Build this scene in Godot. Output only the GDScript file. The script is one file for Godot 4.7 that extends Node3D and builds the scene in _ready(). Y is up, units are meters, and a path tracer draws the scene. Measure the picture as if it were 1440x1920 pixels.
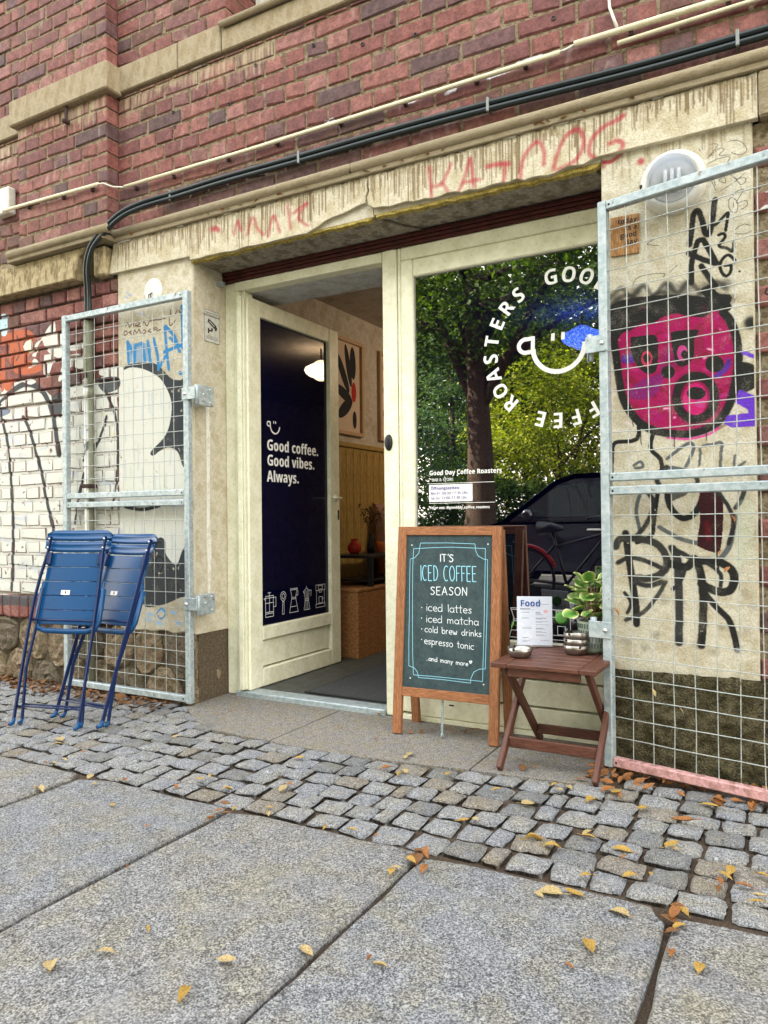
extends Node3D
# A cafe front in an old brick building: open door, shop window, chalk board, folding chairs, cobbles and granite slabs.

var rng := RandomNumberGenerator.new()
var M := {}
var T := {}
var brushes := {}
var counts := {}

func _ready():
	rng.seed = 11
	setup_view()
	make_textures()
	make_materials()
	build_ground()
	build_building()
	build_interior()
	build_street()
	build_gates()
	build_things()
	build_leaves()

# ---------------------------------------------------------------- camera, sky, sun
func setup_view():
	var cam = Camera3D.new()
	cam.name = "camera"
	add_child(cam)
	cam.position = Vector3(0, 0.99, 3.05)
	cam.basis = Basis(Vector3.UP, deg_to_rad(29.0)) * Basis(Vector3.RIGHT, deg_to_rad(0.5)) * Basis(Vector3.BACK, deg_to_rad(-0.6))
	cam.fov = 68.88
	cam.near = 0.05
	cam.far = 400.0
	cam.current = true
	var we = WorldEnvironment.new()
	we.name = "world_environment"
	var e = Environment.new()
	e.background_mode = Environment.BG_SKY
	var sky = Sky.new()
	var sm = ProceduralSkyMaterial.new()
	sm.sky_top_color = Color(0.76, 0.775, 0.8)
	sm.sky_horizon_color = Color(1.0, 0.95, 0.86)
	sm.sky_curve = 0.25
	sm.sky_energy_multiplier = 1.15
	sm.ground_bottom_color = Color(0.3, 0.3, 0.28)
	sm.ground_horizon_color = Color(0.6, 0.6, 0.58)
	sky.sky_material = sm
	e.sky = sky
	e.tonemap_mode = Environment.TONE_MAPPER_LINEAR
	e.tonemap_exposure = 6.2
	e.sdfgi_enabled = true
	e.ssao_enabled = true
	e.ssil_enabled = true
	we.environment = e
	add_child(we)
	var sun = DirectionalLight3D.new()
	sun.name = "sun"
	sun.light_energy = 1.6
	sun.light_color = Color(1.0, 0.95, 0.86)
	sun.light_angular_distance = 0.5
	sun.shadow_enabled = true
	add_child(sun)
	# from behind the building and to one side: the facade and pavement lie in its shade, the park opposite is sunlit
	sun.look_at_from_position(Vector3(-12, 11.5, -5), Vector3(0, 0, 0), Vector3.UP)

# ---------------------------------------------------------------- mesh building
class MB:
	var st := SurfaceTool.new()
	func _init(smooth := false):
		st.begin(Mesh.PRIMITIVE_TRIANGLES)
		st.set_smooth_group(0 if smooth else -1)
	func smooth(on):
		st.set_smooth_group(0 if on else -1)
	func col(c):
		st.set_color(c)
	func tri(a, b, c):
		st.add_vertex(a)
		st.add_vertex(c)
		st.add_vertex(b)
	func quad(a, b, c, d):
		tri(a, b, c)
		tri(a, c, d)
	func tri_out(a, b, c, o):
		if (b - a).cross(c - a).dot((a + b + c) / 3.0 - o) < 0.0:
			tri(a, c, b)
		else:
			tri(a, b, c)
	func quad_out(a, b, c, d, o):
		tri_out(a, b, c, o)
		tri_out(a, c, d, o)
	func box(c: Vector3, s: Vector3, ch := 0.003, bs := Basis()):
		var h = s / 2.0
		ch = minf(ch, minf(h.x, minf(h.y, h.z)) * 0.8)
		var k = h - Vector3(ch, ch, ch)
		var p = func(sx, sy, sz, ax):
			var v = Vector3(sx * k.x, sy * k.y, sz * k.z)
			if ax == 0: v.x = sx * h.x
			elif ax == 1: v.y = sy * h.y
			else: v.z = sz * h.z
			return c + bs * v
		for s1 in [-1, 1]:
			quad_out(p.call(s1, -1, -1, 0), p.call(s1, 1, -1, 0), p.call(s1, 1, 1, 0), p.call(s1, -1, 1, 0), c)
			quad_out(p.call(-1, s1, -1, 1), p.call(1, s1, -1, 1), p.call(1, s1, 1, 1), p.call(-1, s1, 1, 1), c)
			quad_out(p.call(-1, -1, s1, 2), p.call(1, -1, s1, 2), p.call(1, 1, s1, 2), p.call(-1, 1, s1, 2), c)
			if ch > 0.0:
				for s2 in [-1, 1]:
					quad_out(p.call(s1, s2, -1, 0), p.call(s1, s2, 1, 0), p.call(s1, s2, 1, 1), p.call(s1, s2, -1, 1), c)
					quad_out(p.call(s1, -1, s2, 0), p.call(s1, 1, s2, 0), p.call(s1, 1, s2, 2), p.call(s1, -1, s2, 2), c)
					quad_out(p.call(-1, s1, s2, 1), p.call(1, s1, s2, 1), p.call(1, s1, s2, 2), p.call(-1, s1, s2, 2), c)
					for s3 in [-1, 1]:
						tri_out(p.call(s1, s2, s3, 0), p.call(s1, s2, s3, 1), p.call(s1, s2, s3, 2), c)
	# a bar of rectangular section from a to b; w across (towards side), d along the other way
	func bar(a: Vector3, b: Vector3, w: float, d: float, side := Vector3.RIGHT, ch := 0.003):
		var y = (b - a).normalized()
		var x = (side - y * side.dot(y)).normalized()
		var z = x.cross(y)
		box((a + b) / 2.0, Vector3(w, (b - a).length(), d), ch, Basis(x, y, z))
	func tube(path: Array, r, n := 8, caps := true):
		var rings = []
		var up = Vector3(0.13, 0.97, 0.21).normalized()
		for i in path.size():
			var d = (path[mini(i + 1, path.size() - 1)] - path[maxi(i - 1, 0)]).normalized()
			if absf(d.dot(up)) > 0.95:
				up = Vector3(0.98, 0.1, 0.17).normalized() if i == 0 else up
			var x = up.cross(d).normalized()
			var y = d.cross(x)
			up = y
			var rr = r[i] if r is Array else r
			var ring = []
			for k in n:
				var a = TAU * k / n
				ring.append(path[i] + (x * cos(a) + y * sin(a)) * rr)
			rings.append(ring)
		for i in path.size() - 1:
			for k in n:
				var k2 = (k + 1) % n
				quad(rings[i][k], rings[i][k2], rings[i + 1][k2], rings[i + 1][k])
		if caps:
			for k in range(1, n - 1):
				tri(rings[0][0], rings[0][k + 1], rings[0][k])
				tri(rings[-1][0], rings[-1][k], rings[-1][k + 1])
	func lathe(profile: Array, n := 20, o := Vector3.ZERO, bs := Basis()):
		for i in profile.size() - 1:
			for k in n:
				var a = TAU * k / n
				var b = TAU * (k + 1) / n
				var p = func(q, t): return o + bs * Vector3(q.x * cos(t), q.y, -q.x * sin(t))
				quad(p.call(profile[i], a), p.call(profile[i], b), p.call(profile[i + 1], b), p.call(profile[i + 1], a))
	# an outline in the plane (u, v) through o, pushed out along u x v from 0 to depth, with an optional bevel on the outer rim
	func prism(poly, o: Vector3, u: Vector3, v: Vector3, depth: float, bevel := 0.0, back := false):
		var pts = PackedVector2Array()
		for q in poly:
			if pts.is_empty() or (pts[-1].distance_to(q) > 0.0008 and pts[0].distance_to(q) > 0.0008):
				pts.append(q)
		if Geometry2D.is_polygon_clockwise(pts):
			pts.reverse()
		var n = u.cross(v)
		var top = pts
		if bevel > 0.0:
			top = PackedVector2Array()
			var m = pts.size()
			for i in m:
				var e1 = (pts[i] - pts[(i + m - 1) % m]).normalized()
				var e2 = (pts[(i + 1) % m] - pts[i]).normalized()
				var b = (Vector2(-e1.y, e1.x) + Vector2(-e2.y, e2.x)).normalized()
				top.append(pts[i] + b * bevel)
		var at = func(q, h): return o + u * q.x + v * q.y + n * h
		var ix = Geometry2D.triangulate_polygon(top)
		for i in range(0, ix.size(), 3):
			var a = top[ix[i]]
			var b = top[ix[i + 1]]
			var c = top[ix[i + 2]]
			if (b - a).cross(c - a) < 0.0:
				var t = b
				b = c
				c = t
			tri(at.call(a, depth), at.call(b, depth), at.call(c, depth))
			if back:
				tri(at.call(a, 0.0), at.call(c, 0.0), at.call(b, 0.0))
		var m2 = pts.size()
		for i in m2:
			var j = (i + 1) % m2
			quad(at.call(pts[i], 0.0), at.call(pts[j], 0.0), at.call(pts[j], depth - bevel), at.call(pts[i], depth - bevel))
			if bevel > 0.0:
				quad(at.call(pts[i], depth - bevel), at.call(pts[j], depth - bevel), at.call(top[j], depth), at.call(top[i], depth))
	# a flat line of some width through points of the plane (u, v)
	func line(pts: Array, w: float, o: Vector3, u: Vector3, v: Vector3, lift := 0.001):
		var n = u.cross(v)
		for i in pts.size() - 1:
			var d = (pts[i + 1] - pts[i]).normalized()
			var s = Vector2(-d.y, d.x) * w / 2.0
			var e = d * w * 0.4
			var at = func(q): return o + u * q.x + v * q.y + n * (lift + 0.0002 * (i % 3))
			quad(at.call(pts[i] - s - e), at.call(pts[i + 1] - s + e), at.call(pts[i + 1] + s + e), at.call(pts[i] + s - e))
	func done():
		st.generate_normals()
		return st.commit()

func put(parent, called, mesh, material, pos := Vector3.ZERO, bs := Basis()):
	var o = MeshInstance3D.new()
	o.name = called
	o.mesh = mesh
	o.material_override = material
	o.transform = Transform3D(bs, pos)
	parent.add_child(o, true)
	return o

func numbered(called):
	counts[called] = counts.get(called, -1) + 1
	return called if counts[called] == 0 else "%s_%03d" % [called, counts[called]]

func tag(o, label, category, group := ""):
	o.set_meta("label", label)
	o.set_meta("category", category)
	if group != "":
		o.set_meta("group", group)
	return o

func thing(called, label, category, at := Vector3.ZERO, bs := Basis(), group := ""):
	var o = Node3D.new()
	o.name = numbered(called)
	add_child(o)
	o.transform = Transform3D(bs, at)
	return tag(o, label, category, group)

func setting(called, mesh, material):
	var o = put(self, numbered(called), mesh, material)
	o.set_meta("kind", "structure")
	return o

func node(parent, called, at := Vector3.ZERO, bs := Basis()):
	var o = Node3D.new()
	o.name = called
	o.transform = Transform3D(bs, at)
	parent.add_child(o, true)
	return o

func letters(parent, called, text, cap, material, pos, bs := Basis(), bold := true, align := HORIZONTAL_ALIGNMENT_LEFT, depth := 0.0012):
	var f = SystemFont.new()
	f.font_names = PackedStringArray(["Droid Sans"])
	f.font_weight = 700 if bold else 400
	var t = TextMesh.new()
	t.font = f
	t.font_size = 64
	t.pixel_size = cap / 0.714 / 64.0
	t.depth = depth
	t.curve_step = 1.0
	t.text = text
	t.horizontal_alignment = align
	t.vertical_alignment = VERTICAL_ALIGNMENT_CENTER
	return put(parent, called, t, material, pos, bs)

func rnd(a, b):
	return rng.randf_range(a, b)

# ---------------------------------------------------------------- textures
func noise(kind, freq, oct, sd):
	var n = FastNoiseLite.new()
	n.noise_type = kind
	n.frequency = freq
	n.fractal_octaves = oct
	n.seed = sd
	return n

func ndata(kind, freq, oct, sd, size, ysize := 0):
	var im = noise(kind, freq, oct, sd).get_seamless_image(size, ysize if ysize > 0 else size, false, false, 0.12, true)
	im.convert(Image.FORMAT_L8)
	return im.get_data()

# layers: [data, [colour, colour, ...], low, high]; each layer's colour is multiplied in (linear), the product stored as sRGB
func blend_tex(w, h, layers):
	var luts = []
	for L in layers:
		var lut = []
		for i in 256:
			var t = clampf((i / 255.0 - L[2]) / (L[3] - L[2]), 0.0, 1.0) * (L[1].size() - 1)
			var k = mini(int(t), L[1].size() - 2)
			lut.append(L[1][k].lerp(L[1][k + 1], t - k))
		luts.append(lut)
	var out = PackedByteArray()
	out.resize(w * h * 3)
	var gam = PackedByteArray()
	for i in 1025:
		gam.append(int(clampf(pow(i / 1024.0, 1.0 / 2.2), 0, 1) * 255.0))
	var nl = layers.size()
	for i in w * h:
		var c: Color = luts[0][layers[0][0][i]]
		for k in range(1, nl):
			c = c * luts[k][layers[k][0][i]]
		out[i * 3] = gam[mini(int(c.r * 1024.0), 1024)]
		out[i * 3 + 1] = gam[mini(int(c.g * 1024.0), 1024)]
		out[i * 3 + 2] = gam[mini(int(c.b * 1024.0), 1024)]
	return ImageTexture.create_from_image(Image.create_from_data(w, h, false, Image.FORMAT_RGB8, out))

func height_tex(size, parts):
	var out = PackedByteArray()
	out.resize(size * size)
	for i in size * size:
		var s = 0.0
		for p in parts:
			s += p[0][i] * p[1]
		out[i] = int(clampf(s, 0, 255))
	return ImageTexture.create_from_image(Image.create_from_data(size, size, false, Image.FORMAT_L8, out))

func g(v):
	return Color(v, v, v)

func make_textures():
	var S = FastNoiseLite.TYPE_SIMPLEX_SMOOTH
	var C = FastNoiseLite.TYPE_CELLULAR
	var fine = ndata(S, 0.11, 3, 1, 512)
	var mid = ndata(S, 0.03, 4, 2, 512)
	var coarse = ndata(S, 0.008, 4, 3, 512)
	var mid2 = ndata(S, 0.02, 3, 9, 512)
	var cell = ndata(C, 0.09, 1, 4, 512)
	T.plaster = blend_tex(512, 512, [[fine, [g(0.84), g(1.0)], 0.3, 0.6], [mid, [Color(0.9, 0.885, 0.84), g(1.0)], 0.3, 0.6], [coarse, [Color(0.84, 0.81, 0.73), g(1.0), Color(0.95, 0.95, 0.92)], 0.3, 0.7]])
	T.dirty = blend_tex(512, 512, [[fine, [g(0.72), g(1.0)], 0.3, 0.6], [mid, [Color(0.8, 0.77, 0.7), g(1.0)], 0.34, 0.62], [coarse, [Color(0.6, 0.56, 0.48), g(1.0), Color(1.0, 0.97, 0.9)], 0.3, 0.7], [mid2, [Color(0.85, 0.83, 0.8), g(1.0)], 0.3, 0.55]])
	T.brick = blend_tex(512, 512, [[fine, [g(0.74), g(1.0)], 0.25, 0.6], [mid, [Color(0.74, 0.7, 0.7), Color(0.92, 0.89, 0.88), g(1.0)], 0.22, 0.72], [mid2, [Color(0.84, 0.82, 0.83), g(1.0)], 0.3, 0.6], [coarse, [Color(0.74, 0.71, 0.7), g(1.0)], 0.3, 0.65], [ndata(S, 0.06, 2, 91, 512), [g(0.45), g(1.0), g(1.0), g(1.0)], 0.12, 0.5]])
	var V = FastNoiseLite.TYPE_VALUE
	T.granite = blend_tex(1024, 1024, [[ndata(V, 0.24, 2, 20, 1024), [Color(0.13, 0.13, 0.14), Color(0.52, 0.52, 0.515), Color(1.0, 1.0, 0.97)], 0.2, 0.8], [ndata(V, 0.42, 2, 21, 1024), [g(0.55), g(1.0)], 0.2, 0.6], [ndata(S, 0.004, 5, 22, 1024), [Color(0.95, 0.965, 1.0), g(1.0), Color(1.0, 0.965, 0.86)], 0.28, 0.72], [ndata(S, 0.012, 4, 23, 1024), [g(0.86), g(1.0)], 0.3, 0.6]])
	T.concrete = blend_tex(512, 512, [[fine, [g(0.62), g(1.0)], 0.28, 0.6], [mid, [g(0.8), g(1.0)], 0.3, 0.6], [coarse, [Color(0.78, 0.75, 0.7), g(1.0)], 0.3, 0.65]])
	T.soil = blend_tex(512, 512, [[fine, [g(0.4), g(1.0)], 0.3, 0.65], [mid, [Color(0.7, 0.62, 0.5), g(1.0)], 0.3, 0.65]])
	T.stone = blend_tex(512, 512, [[fine, [g(0.5), g(1.0)], 0.3, 0.62], [mid, [Color(0.55, 0.5, 0.42), g(1.0), Color(0.9, 0.8, 0.7)], 0.3, 0.7], [coarse, [Color(0.6, 0.62, 0.5), g(1.0), Color(0.85, 0.75, 0.68)], 0.3, 0.7]])
	T.mossy = blend_tex(512, 512, [[fine, [g(0.35), g(1.0)], 0.3, 0.66], [mid, [Color(0.45, 0.45, 0.32), g(1.0), Color(0.8, 0.85, 0.62)], 0.3, 0.7], [coarse, [Color(0.55, 0.55, 0.42), g(1.0)], 0.3, 0.65]])
	T.metal = blend_tex(512, 512, [[fine, [g(0.9), g(1.0)], 0.3, 0.6], [mid, [Color(0.76, 0.8, 0.82), g(1.0)], 0.35, 0.62], [coarse, [Color(0.86, 0.9, 0.9), g(1.0)], 0.35, 0.6], [ndata(S, 0.02, 5, 31, 512), [Color(0.5, 0.33, 0.2), g(1.0), g(1.0)], 0.1, 0.26]])
	T.wood = blend_tex(512, 512, [[fine, [g(0.72), g(1.0)], 0.3, 0.62], [mid, [Color(0.62, 0.55, 0.5), g(1.0)], 0.3, 0.64], [coarse, [g(0.8), g(1.0)], 0.3, 0.65]])
	T.pvc = blend_tex(512, 512, [[mid, [Color(0.93, 0.93, 0.9), g(1.0)], 0.3, 0.6], [coarse, [Color(0.9, 0.9, 0.86), g(1.0)], 0.3, 0.6], [ndata(S, 0.07, 2, 77, 512), [Color(0.55, 0.52, 0.46), g(1.0), g(1.0)], 0.1, 0.24]])
	T.chalk = blend_tex(512, 512, [[fine, [g(0.88), g(1.0)], 0.3, 0.6], [mid, [g(0.82), g(1.0)], 0.3, 0.62], [coarse, [Color(0.78, 0.8, 0.84), g(1.0)], 0.32, 0.62]])
	T.h_fine = height_tex(512, [[fine, 0.6], [mid, 0.4]])
	T.h_rough = height_tex(512, [[fine, 0.35], [mid, 0.65]])
	T.h_grit = height_tex(512, [[fine, 0.5], [cell, 0.25], [mid, 0.25]])

func mat(called, c, rough, tex = null, scale = 1.0, bump = null, bump_cm = 0.0, local = false):
	var m = StandardMaterial3D.new()
	m.resource_name = called
	m.albedo_color = c.linear_to_srgb()
	m.roughness = rough
	m.metallic_specular = 0.4
	if tex:
		m.albedo_texture = T[tex]
	if bump:
		m.heightmap_enabled = true
		m.heightmap_texture = T[bump]
		m.heightmap_scale = bump_cm
	m.uv1_triplanar = true
	m.uv1_world_triplanar = not local
	m.uv1_scale = scale if scale is Vector3 else Vector3(scale, scale, scale)
	M[called] = m
	return m

# paint (spray, stains, print) laid over a material: an image stretched over a rectangle of the wall plane
func painted(m, image, x0, y1, w, h):
	var t = ImageTexture.create_from_image(image) if image is Image else image
	m.detail_enabled = true
	m.detail_albedo = t
	m.detail_blend_mode = BaseMaterial3D.BLEND_MODE_MIX
	m.detail_uv_layer = BaseMaterial3D.DETAIL_UV_2
	m.uv2_triplanar = true
	m.uv2_world_triplanar = true
	m.uv2_triplanar_sharpness = 4.0
	m.uv2_scale = Vector3(1.0 / w, 1.0 / h, 0.0)
	m.uv2_offset = Vector3(-x0 / w, -y1 / h, 0.001)
	return t

# the same for a rectangle of the ground: x from x0, z from z0
func stained_ground(m, image, x0, z0, w, h):
	painted(m, image, x0, 0.0, w, 1.0)
	m.uv2_scale = Vector3(1.0 / w, 0.0, 1.0 / h)
	m.uv2_offset = Vector3(-x0 / w, 0.001, -z0 / h)

# ---------------------------------------------------------------- painting on images
func brush(r, c, hard):
	var key = "%.1f %s %.2f" % [r, c.to_html(), hard]
	if not brushes.has(key):
		var n = int(ceil(r)) * 2 + 3
		var im = Image.create(n, n, false, Image.FORMAT_RGBA8)
		var mid = (n - 1) / 2.0
		for y in n:
			for x in n:
				var d = Vector2(x - mid, y - mid).length() / maxf(r, 0.5)
				var a = 1.0 - smoothstep(hard, 1.0 + 0.35 / maxf(r, 0.7), d)
				im.set_pixel(x, y, Color(c.r, c.g, c.b, c.a * a))
		brushes[key] = im
	return brushes[key]

# pts in metres inside the rectangle whose upper left corner is (x0, y1); r in metres
func stroke(im, pts, r, c, hard, ppm, x0, y1, wobble := 0.0):
	var b = brush(r * ppm, c.linear_to_srgb(), hard)
	var half = b.get_width() / 2
	var rect = Rect2i(0, 0, b.get_width(), b.get_height())
	var step = maxf(r * ppm * 0.3, 0.6)
	for i in maxi(pts.size() - 1, 1):
		var a = Vector2((pts[i][0] - x0) * ppm, (y1 - pts[i][1]) * ppm)
		var e = a
		if pts.size() > 1:
			e = Vector2((pts[i + 1][0] - x0) * ppm, (y1 - pts[i + 1][1]) * ppm)
		var n = int(a.distance_to(e) / step) + 1
		for k in n:
			var p = a.lerp(e, float(k) / n)
			if wobble > 0.0:
				p += Vector2(rnd(-wobble, wobble), rnd(-wobble, wobble))
			im.blend_rect(b, rect, Vector2i(int(round(p.x)) - half, int(round(p.y)) - half))

func fill_shape(im, pts, c, ppm, x0, y1):
	var q = []
	for p in pts:
		q.append(Vector2((p[0] - x0) * ppm, (y1 - p[1]) * ppm))
	var lo = 1e9
	var hi = -1e9
	for p in q:
		lo = minf(lo, p.y)
		hi = maxf(hi, p.y)
	var cs = c.linear_to_srgb()
	cs.a = c.a
	for y in range(maxi(0, int(lo)), mini(im.get_height() - 1, int(hi)) + 1):
		var xs = []
		for i in q.size():
			var a = q[i]
			var b = q[(i + 1) % q.size()]
			if (a.y <= y + 0.5) != (b.y <= y + 0.5):
				xs.append(a.x + (b.x - a.x) * (y + 0.5 - a.y) / (b.y - a.y))
		xs.sort()
		for i in range(0, xs.size() - 1, 2):
			var l = clampi(int(round(xs[i])), 0, im.get_width())
			var r = clampi(int(round(xs[i + 1])), 0, im.get_width())
			if r > l:
				if cs.a >= 0.99:
					im.fill_rect(Rect2i(l, y, r - l, 1), cs)
				else:
					for x in range(l, r):
						im.set_pixel(x, y, im.get_pixel(x, y).blend(cs))

# ops: ["s", radius, r, g, b, a, hard, [points]] strokes or ["f", r, g, b, a, [points]] fills, colours linear
func paint_ops(im, ops, ppm, x0, y1):
	for o in ops:
		if o[0] == "F":
			fill_shape(im, curve(o[5] + [o[5][0]]), Color(o[1], o[2], o[3], o[4]), ppm, x0, y1)
		elif o[0] == "S":
			if o[1] > 0.007 and o[2] < 0.1 and o[5] > 0.7 and o[6] > 0.3:   # overspray beside a fat dark line
				stroke(im, curve(o[7]), o[1] * 2.1, Color(o[2], o[3], o[4], 0.035), 0.0, ppm, x0, y1)
			stroke(im, curve(o[7]), o[1], Color(o[2], o[3], o[4], o[5]), o[6], ppm, x0, y1)
		elif o[0] == "f":
			fill_shape(im, o[5], Color(o[1], o[2], o[3], o[4]), ppm, x0, y1)
		else:
			stroke(im, o[7], o[1], Color(o[2], o[3], o[4], o[5]), o[6], ppm, x0, y1)

# a smooth curve through the points
func curve(p):
	var out = []
	for i in p.size() - 1:
		var a = Vector2(p[maxi(i - 1, 0)][0], p[maxi(i - 1, 0)][1])
		var b = Vector2(p[i][0], p[i][1])
		var c = Vector2(p[i + 1][0], p[i + 1][1])
		var d = Vector2(p[mini(i + 2, p.size() - 1)][0], p[mini(i + 2, p.size() - 1)][1])
		for k in 5:
			out.append(b.cubic_interpolate(c, a, d, k / 5.0))
	out.append(Vector2(p[-1][0], p[-1][1]))
	return out

# wear: where a noise is low the paint is gone or thin
func wear(im, freq, sd, cut, soft):
	var n = noise(FastNoiseLite.TYPE_SIMPLEX_SMOOTH, freq, 4, sd)
	var d = n.get_image(im.get_width(), im.get_height())
	for y in im.get_height():
		for x in im.get_width():
			var c = im.get_pixel(x, y)
			if c.a > 0.0:
				var v = d.get_pixel(x, y).r
				c.a *= clampf((v - cut) / soft, 0.0, 1.0)
				im.set_pixel(x, y, c)

# spray does not cover the finest hollows
func grain(im, sd):
	var d = noise(FastNoiseLite.TYPE_SIMPLEX_SMOOTH, 0.3, 3, sd).get_image(im.get_width(), im.get_height())
	var d2 = noise(FastNoiseLite.TYPE_SIMPLEX_SMOOTH, 0.02, 4, sd + 1).get_image(im.get_width(), im.get_height())
	for y in im.get_height():
		for x in im.get_width():
			var c = im.get_pixel(x, y)
			if c.a > 0.0:
				c.a *= clampf(1.04 + (d.get_pixel(x, y).r - 0.45) * 0.3 + (d2.get_pixel(x, y).r - 0.45) * 0.45, 0.0, 1.0)
				im.set_pixel(x, y, c)

func clear_border(im):
	var w = im.get_width()
	var h = im.get_height()
	for r in [Rect2i(0, 0, w, 2), Rect2i(0, h - 2, w, 2), Rect2i(0, 0, 2, h), Rect2i(w - 2, 0, 2, h)]:
		im.fill_rect(r, Color(0, 0, 0, 0))

# ---------------------------------------------------------------- materials
const BRICK_TONES = [[0.27, 0.099, 0.078], [0.325, 0.132, 0.106], [0.215, 0.081, 0.071], [0.171, 0.086, 0.082], [0.132, 0.075, 0.071], [0.363, 0.167, 0.139], [0.242, 0.11, 0.093], [0.182, 0.088, 0.066]]
const LX0 = -4.95
const LY1 = 2.46
const LW = 2.12
const LH = 2.2
const RX0 = -0.72
const RY1 = 2.47
const RW = 1.6
const RH = 2.2
const PPM = 430.0

func make_materials():
	for i in BRICK_TONES.size():
		var c = BRICK_TONES[i]
		mat("brick_%d" % i, Color(c[0], c[1], c[2]), 0.72, "brick", 3.1, "h_fine", 0.12)
	mat("mortar", Color(0.31, 0.255, 0.17), 0.95, "dirty", 4.0, "h_rough", 0.5)
	mat("sandstone", Color(0.36, 0.295, 0.195), 0.9, "plaster", Vector3(2.0, 1.0, 2.0), "h_fine", 0.15)
	mat("ledge_stone", Color(0.5, 0.42, 0.26), 0.9, "dirty", Vector3(4.0, 1.5, 4.0), "h_rough", 0.3)
	mat("cornice", Color(0.29, 0.24, 0.155), 0.9, "plaster", Vector3(1.5, 4.0, 4.0), "h_rough", 0.25)
	mat("reveal", Color(0.56, 0.52, 0.41), 0.9, "plaster", 1.3, "h_fine", 0.15)
	mat("concrete_soffit", Color(0.38, 0.35, 0.3), 0.95, "dirty", 2.3, "h_rough", 0.5)
	mat("yellow_layer", Color(0.62, 0.5, 0.14), 0.95, "dirty", 7.0, "h_grit", 0.5)
	mat("filler", Color(0.78, 0.77, 0.72), 0.85, "plaster", 4.0, "h_fine", 0.1)
	mat("fieldstone", Color(0.36, 0.295, 0.21), 0.95, "stone", 2.2, "h_grit", 0.7)
	mat("fieldstone_grey", Color(0.23, 0.2, 0.155), 0.95, "stone", 2.7, "h_grit", 0.7)
	mat("foundation_mortar", Color(0.17, 0.135, 0.09), 0.98, "soil", 3.0, "h_grit", 0.8)
	mat("mossy_plinth", Color(0.15, 0.125, 0.075), 0.98, "mossy", 1.9, "h_grit", 1.2)
	mat("red_beam", Color(0.085, 0.014, 0.01), 0.55, "dirty", 3.0, "h_fine", 0.1)
	mat("cream_frame", Color(0.8, 0.79, 0.61), 0.42, "pvc", 1.6)
	mat("frame_gap", Color(0.03, 0.03, 0.025), 0.9)
	mat("granite", Color(0.46, 0.46, 0.45), 0.8, "granite", 1.5, "h_fine", 0.25)
	mat("granite_slab", Color(0.385, 0.39, 0.39), 0.82, "granite", 1.25, "h_fine", 0.15)
	mat("granite_slab_warm", Color(0.405, 0.4, 0.38), 0.82, "granite", 1.15, "h_fine", 0.15)
	mat("granite_blue", Color(0.43, 0.435, 0.445), 0.8, "granite", 1.6, "h_fine", 0.25)
	mat("granite_brown", Color(0.41, 0.37, 0.31), 0.85, "granite", 1.7, "h_fine", 0.25)
	mat("granite_dark", Color(0.33, 0.33, 0.32), 0.85, "granite", 1.8, "h_fine", 0.25)
	mat("step", Color(0.42, 0.385, 0.335), 0.9, "granite", 1.9, "h_fine", 0.25)
	mat("soil", Color(0.1, 0.068, 0.042), 1.0, "soil", 5.0, "h_grit", 1.0)
	mat("joint_sand", Color(0.13, 0.095, 0.065), 1.0, "soil", 7.0, "h_grit", 0.8)
	mat("asphalt", Color(0.06, 0.06, 0.062), 0.9, "concrete", 2.0, "h_fine", 0.2)
	mat("grass_ground", Color(0.05, 0.085, 0.022), 1.0, "soil", 1.0)
	mat("clamp", Color(0.2, 0.21, 0.2), 0.5).metallic = 0.5
	mat("galvanised", Color(0.46, 0.51, 0.515), 0.5, "metal", 1.9).metallic = 0.35
	mat("wire", Color(0.5, 0.51, 0.47), 0.5, "metal", 3.0).metallic = 0.4
	mat("pink_rail", Color(0.66, 0.38, 0.39), 0.6, "dirty", 4.5)
	mat("bolt", Color(0.6, 0.62, 0.6), 0.3).metallic = 0.8
	mat("white_plastic", Color(0.66, 0.65, 0.58), 0.5, "pvc", 4.0)
	mat("conduit", Color(0.66, 0.6, 0.42), 0.5, "pvc", 3.0)
	mat("black_cable", Color(0.014, 0.02, 0.02), 0.35)
	mat("rust", Color(0.06, 0.035, 0.03), 0.9, "dirty", 8.0)
	mat("black", Color(0.012, 0.012, 0.013), 0.4)
	mat("white_print", Color(0.82, 0.82, 0.78), 0.6)
	mat("dark_print", Color(0.02, 0.02, 0.02), 0.7)
	mat("board_wood_x", Color(0.41, 0.175, 0.072), 0.55, "wood", Vector3(1.2, 16, 16), null, 0.0, true)
	mat("board_wood_y", Color(0.41, 0.175, 0.072), 0.55, "wood", Vector3(16, 1.2, 16), null, 0.0, true)
	mat("table_wood_x", Color(0.14, 0.055, 0.034), 0.5, "wood", Vector3(1.2, 14, 14), null, 0.0, true)
	mat("table_wood_y", Color(0.14, 0.055, 0.034), 0.5, "wood", Vector3(14, 1.4, 14), null, 0.0, true)
	mat("table_wood_z", Color(0.14, 0.055, 0.034), 0.5, "wood", Vector3(14, 14, 1.3), null, 0.0, true)
	mat("sign_wood", Color(0.5, 0.27, 0.1), 0.7, "wood", Vector3(12, 1.5, 12), null, 0.0, true)
	mat("chair_blue", Color(0.004, 0.052, 0.15), 0.25)
	mat("chair_frame", Color(0.005, 0.016, 0.07), 0.35)
	mat("steel", Color(0.36, 0.34, 0.31), 0.34).metallic = 1.0
	var gl = mat("film_glass", Color(0.004, 0.014, 0.14, 0.04), 0.0)
	gl.transparency = BaseMaterial3D.TRANSPARENCY_ALPHA
	gl.refraction_enabled = true
	gl.refraction_scale = 0.27
	gl.metallic_specular = 0.7
	var dg = mat("door_glass", Color(0.002, 0.0035, 0.035, 0.45), 0.0)
	dg.transparency = BaseMaterial3D.TRANSPARENCY_ALPHA
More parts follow.
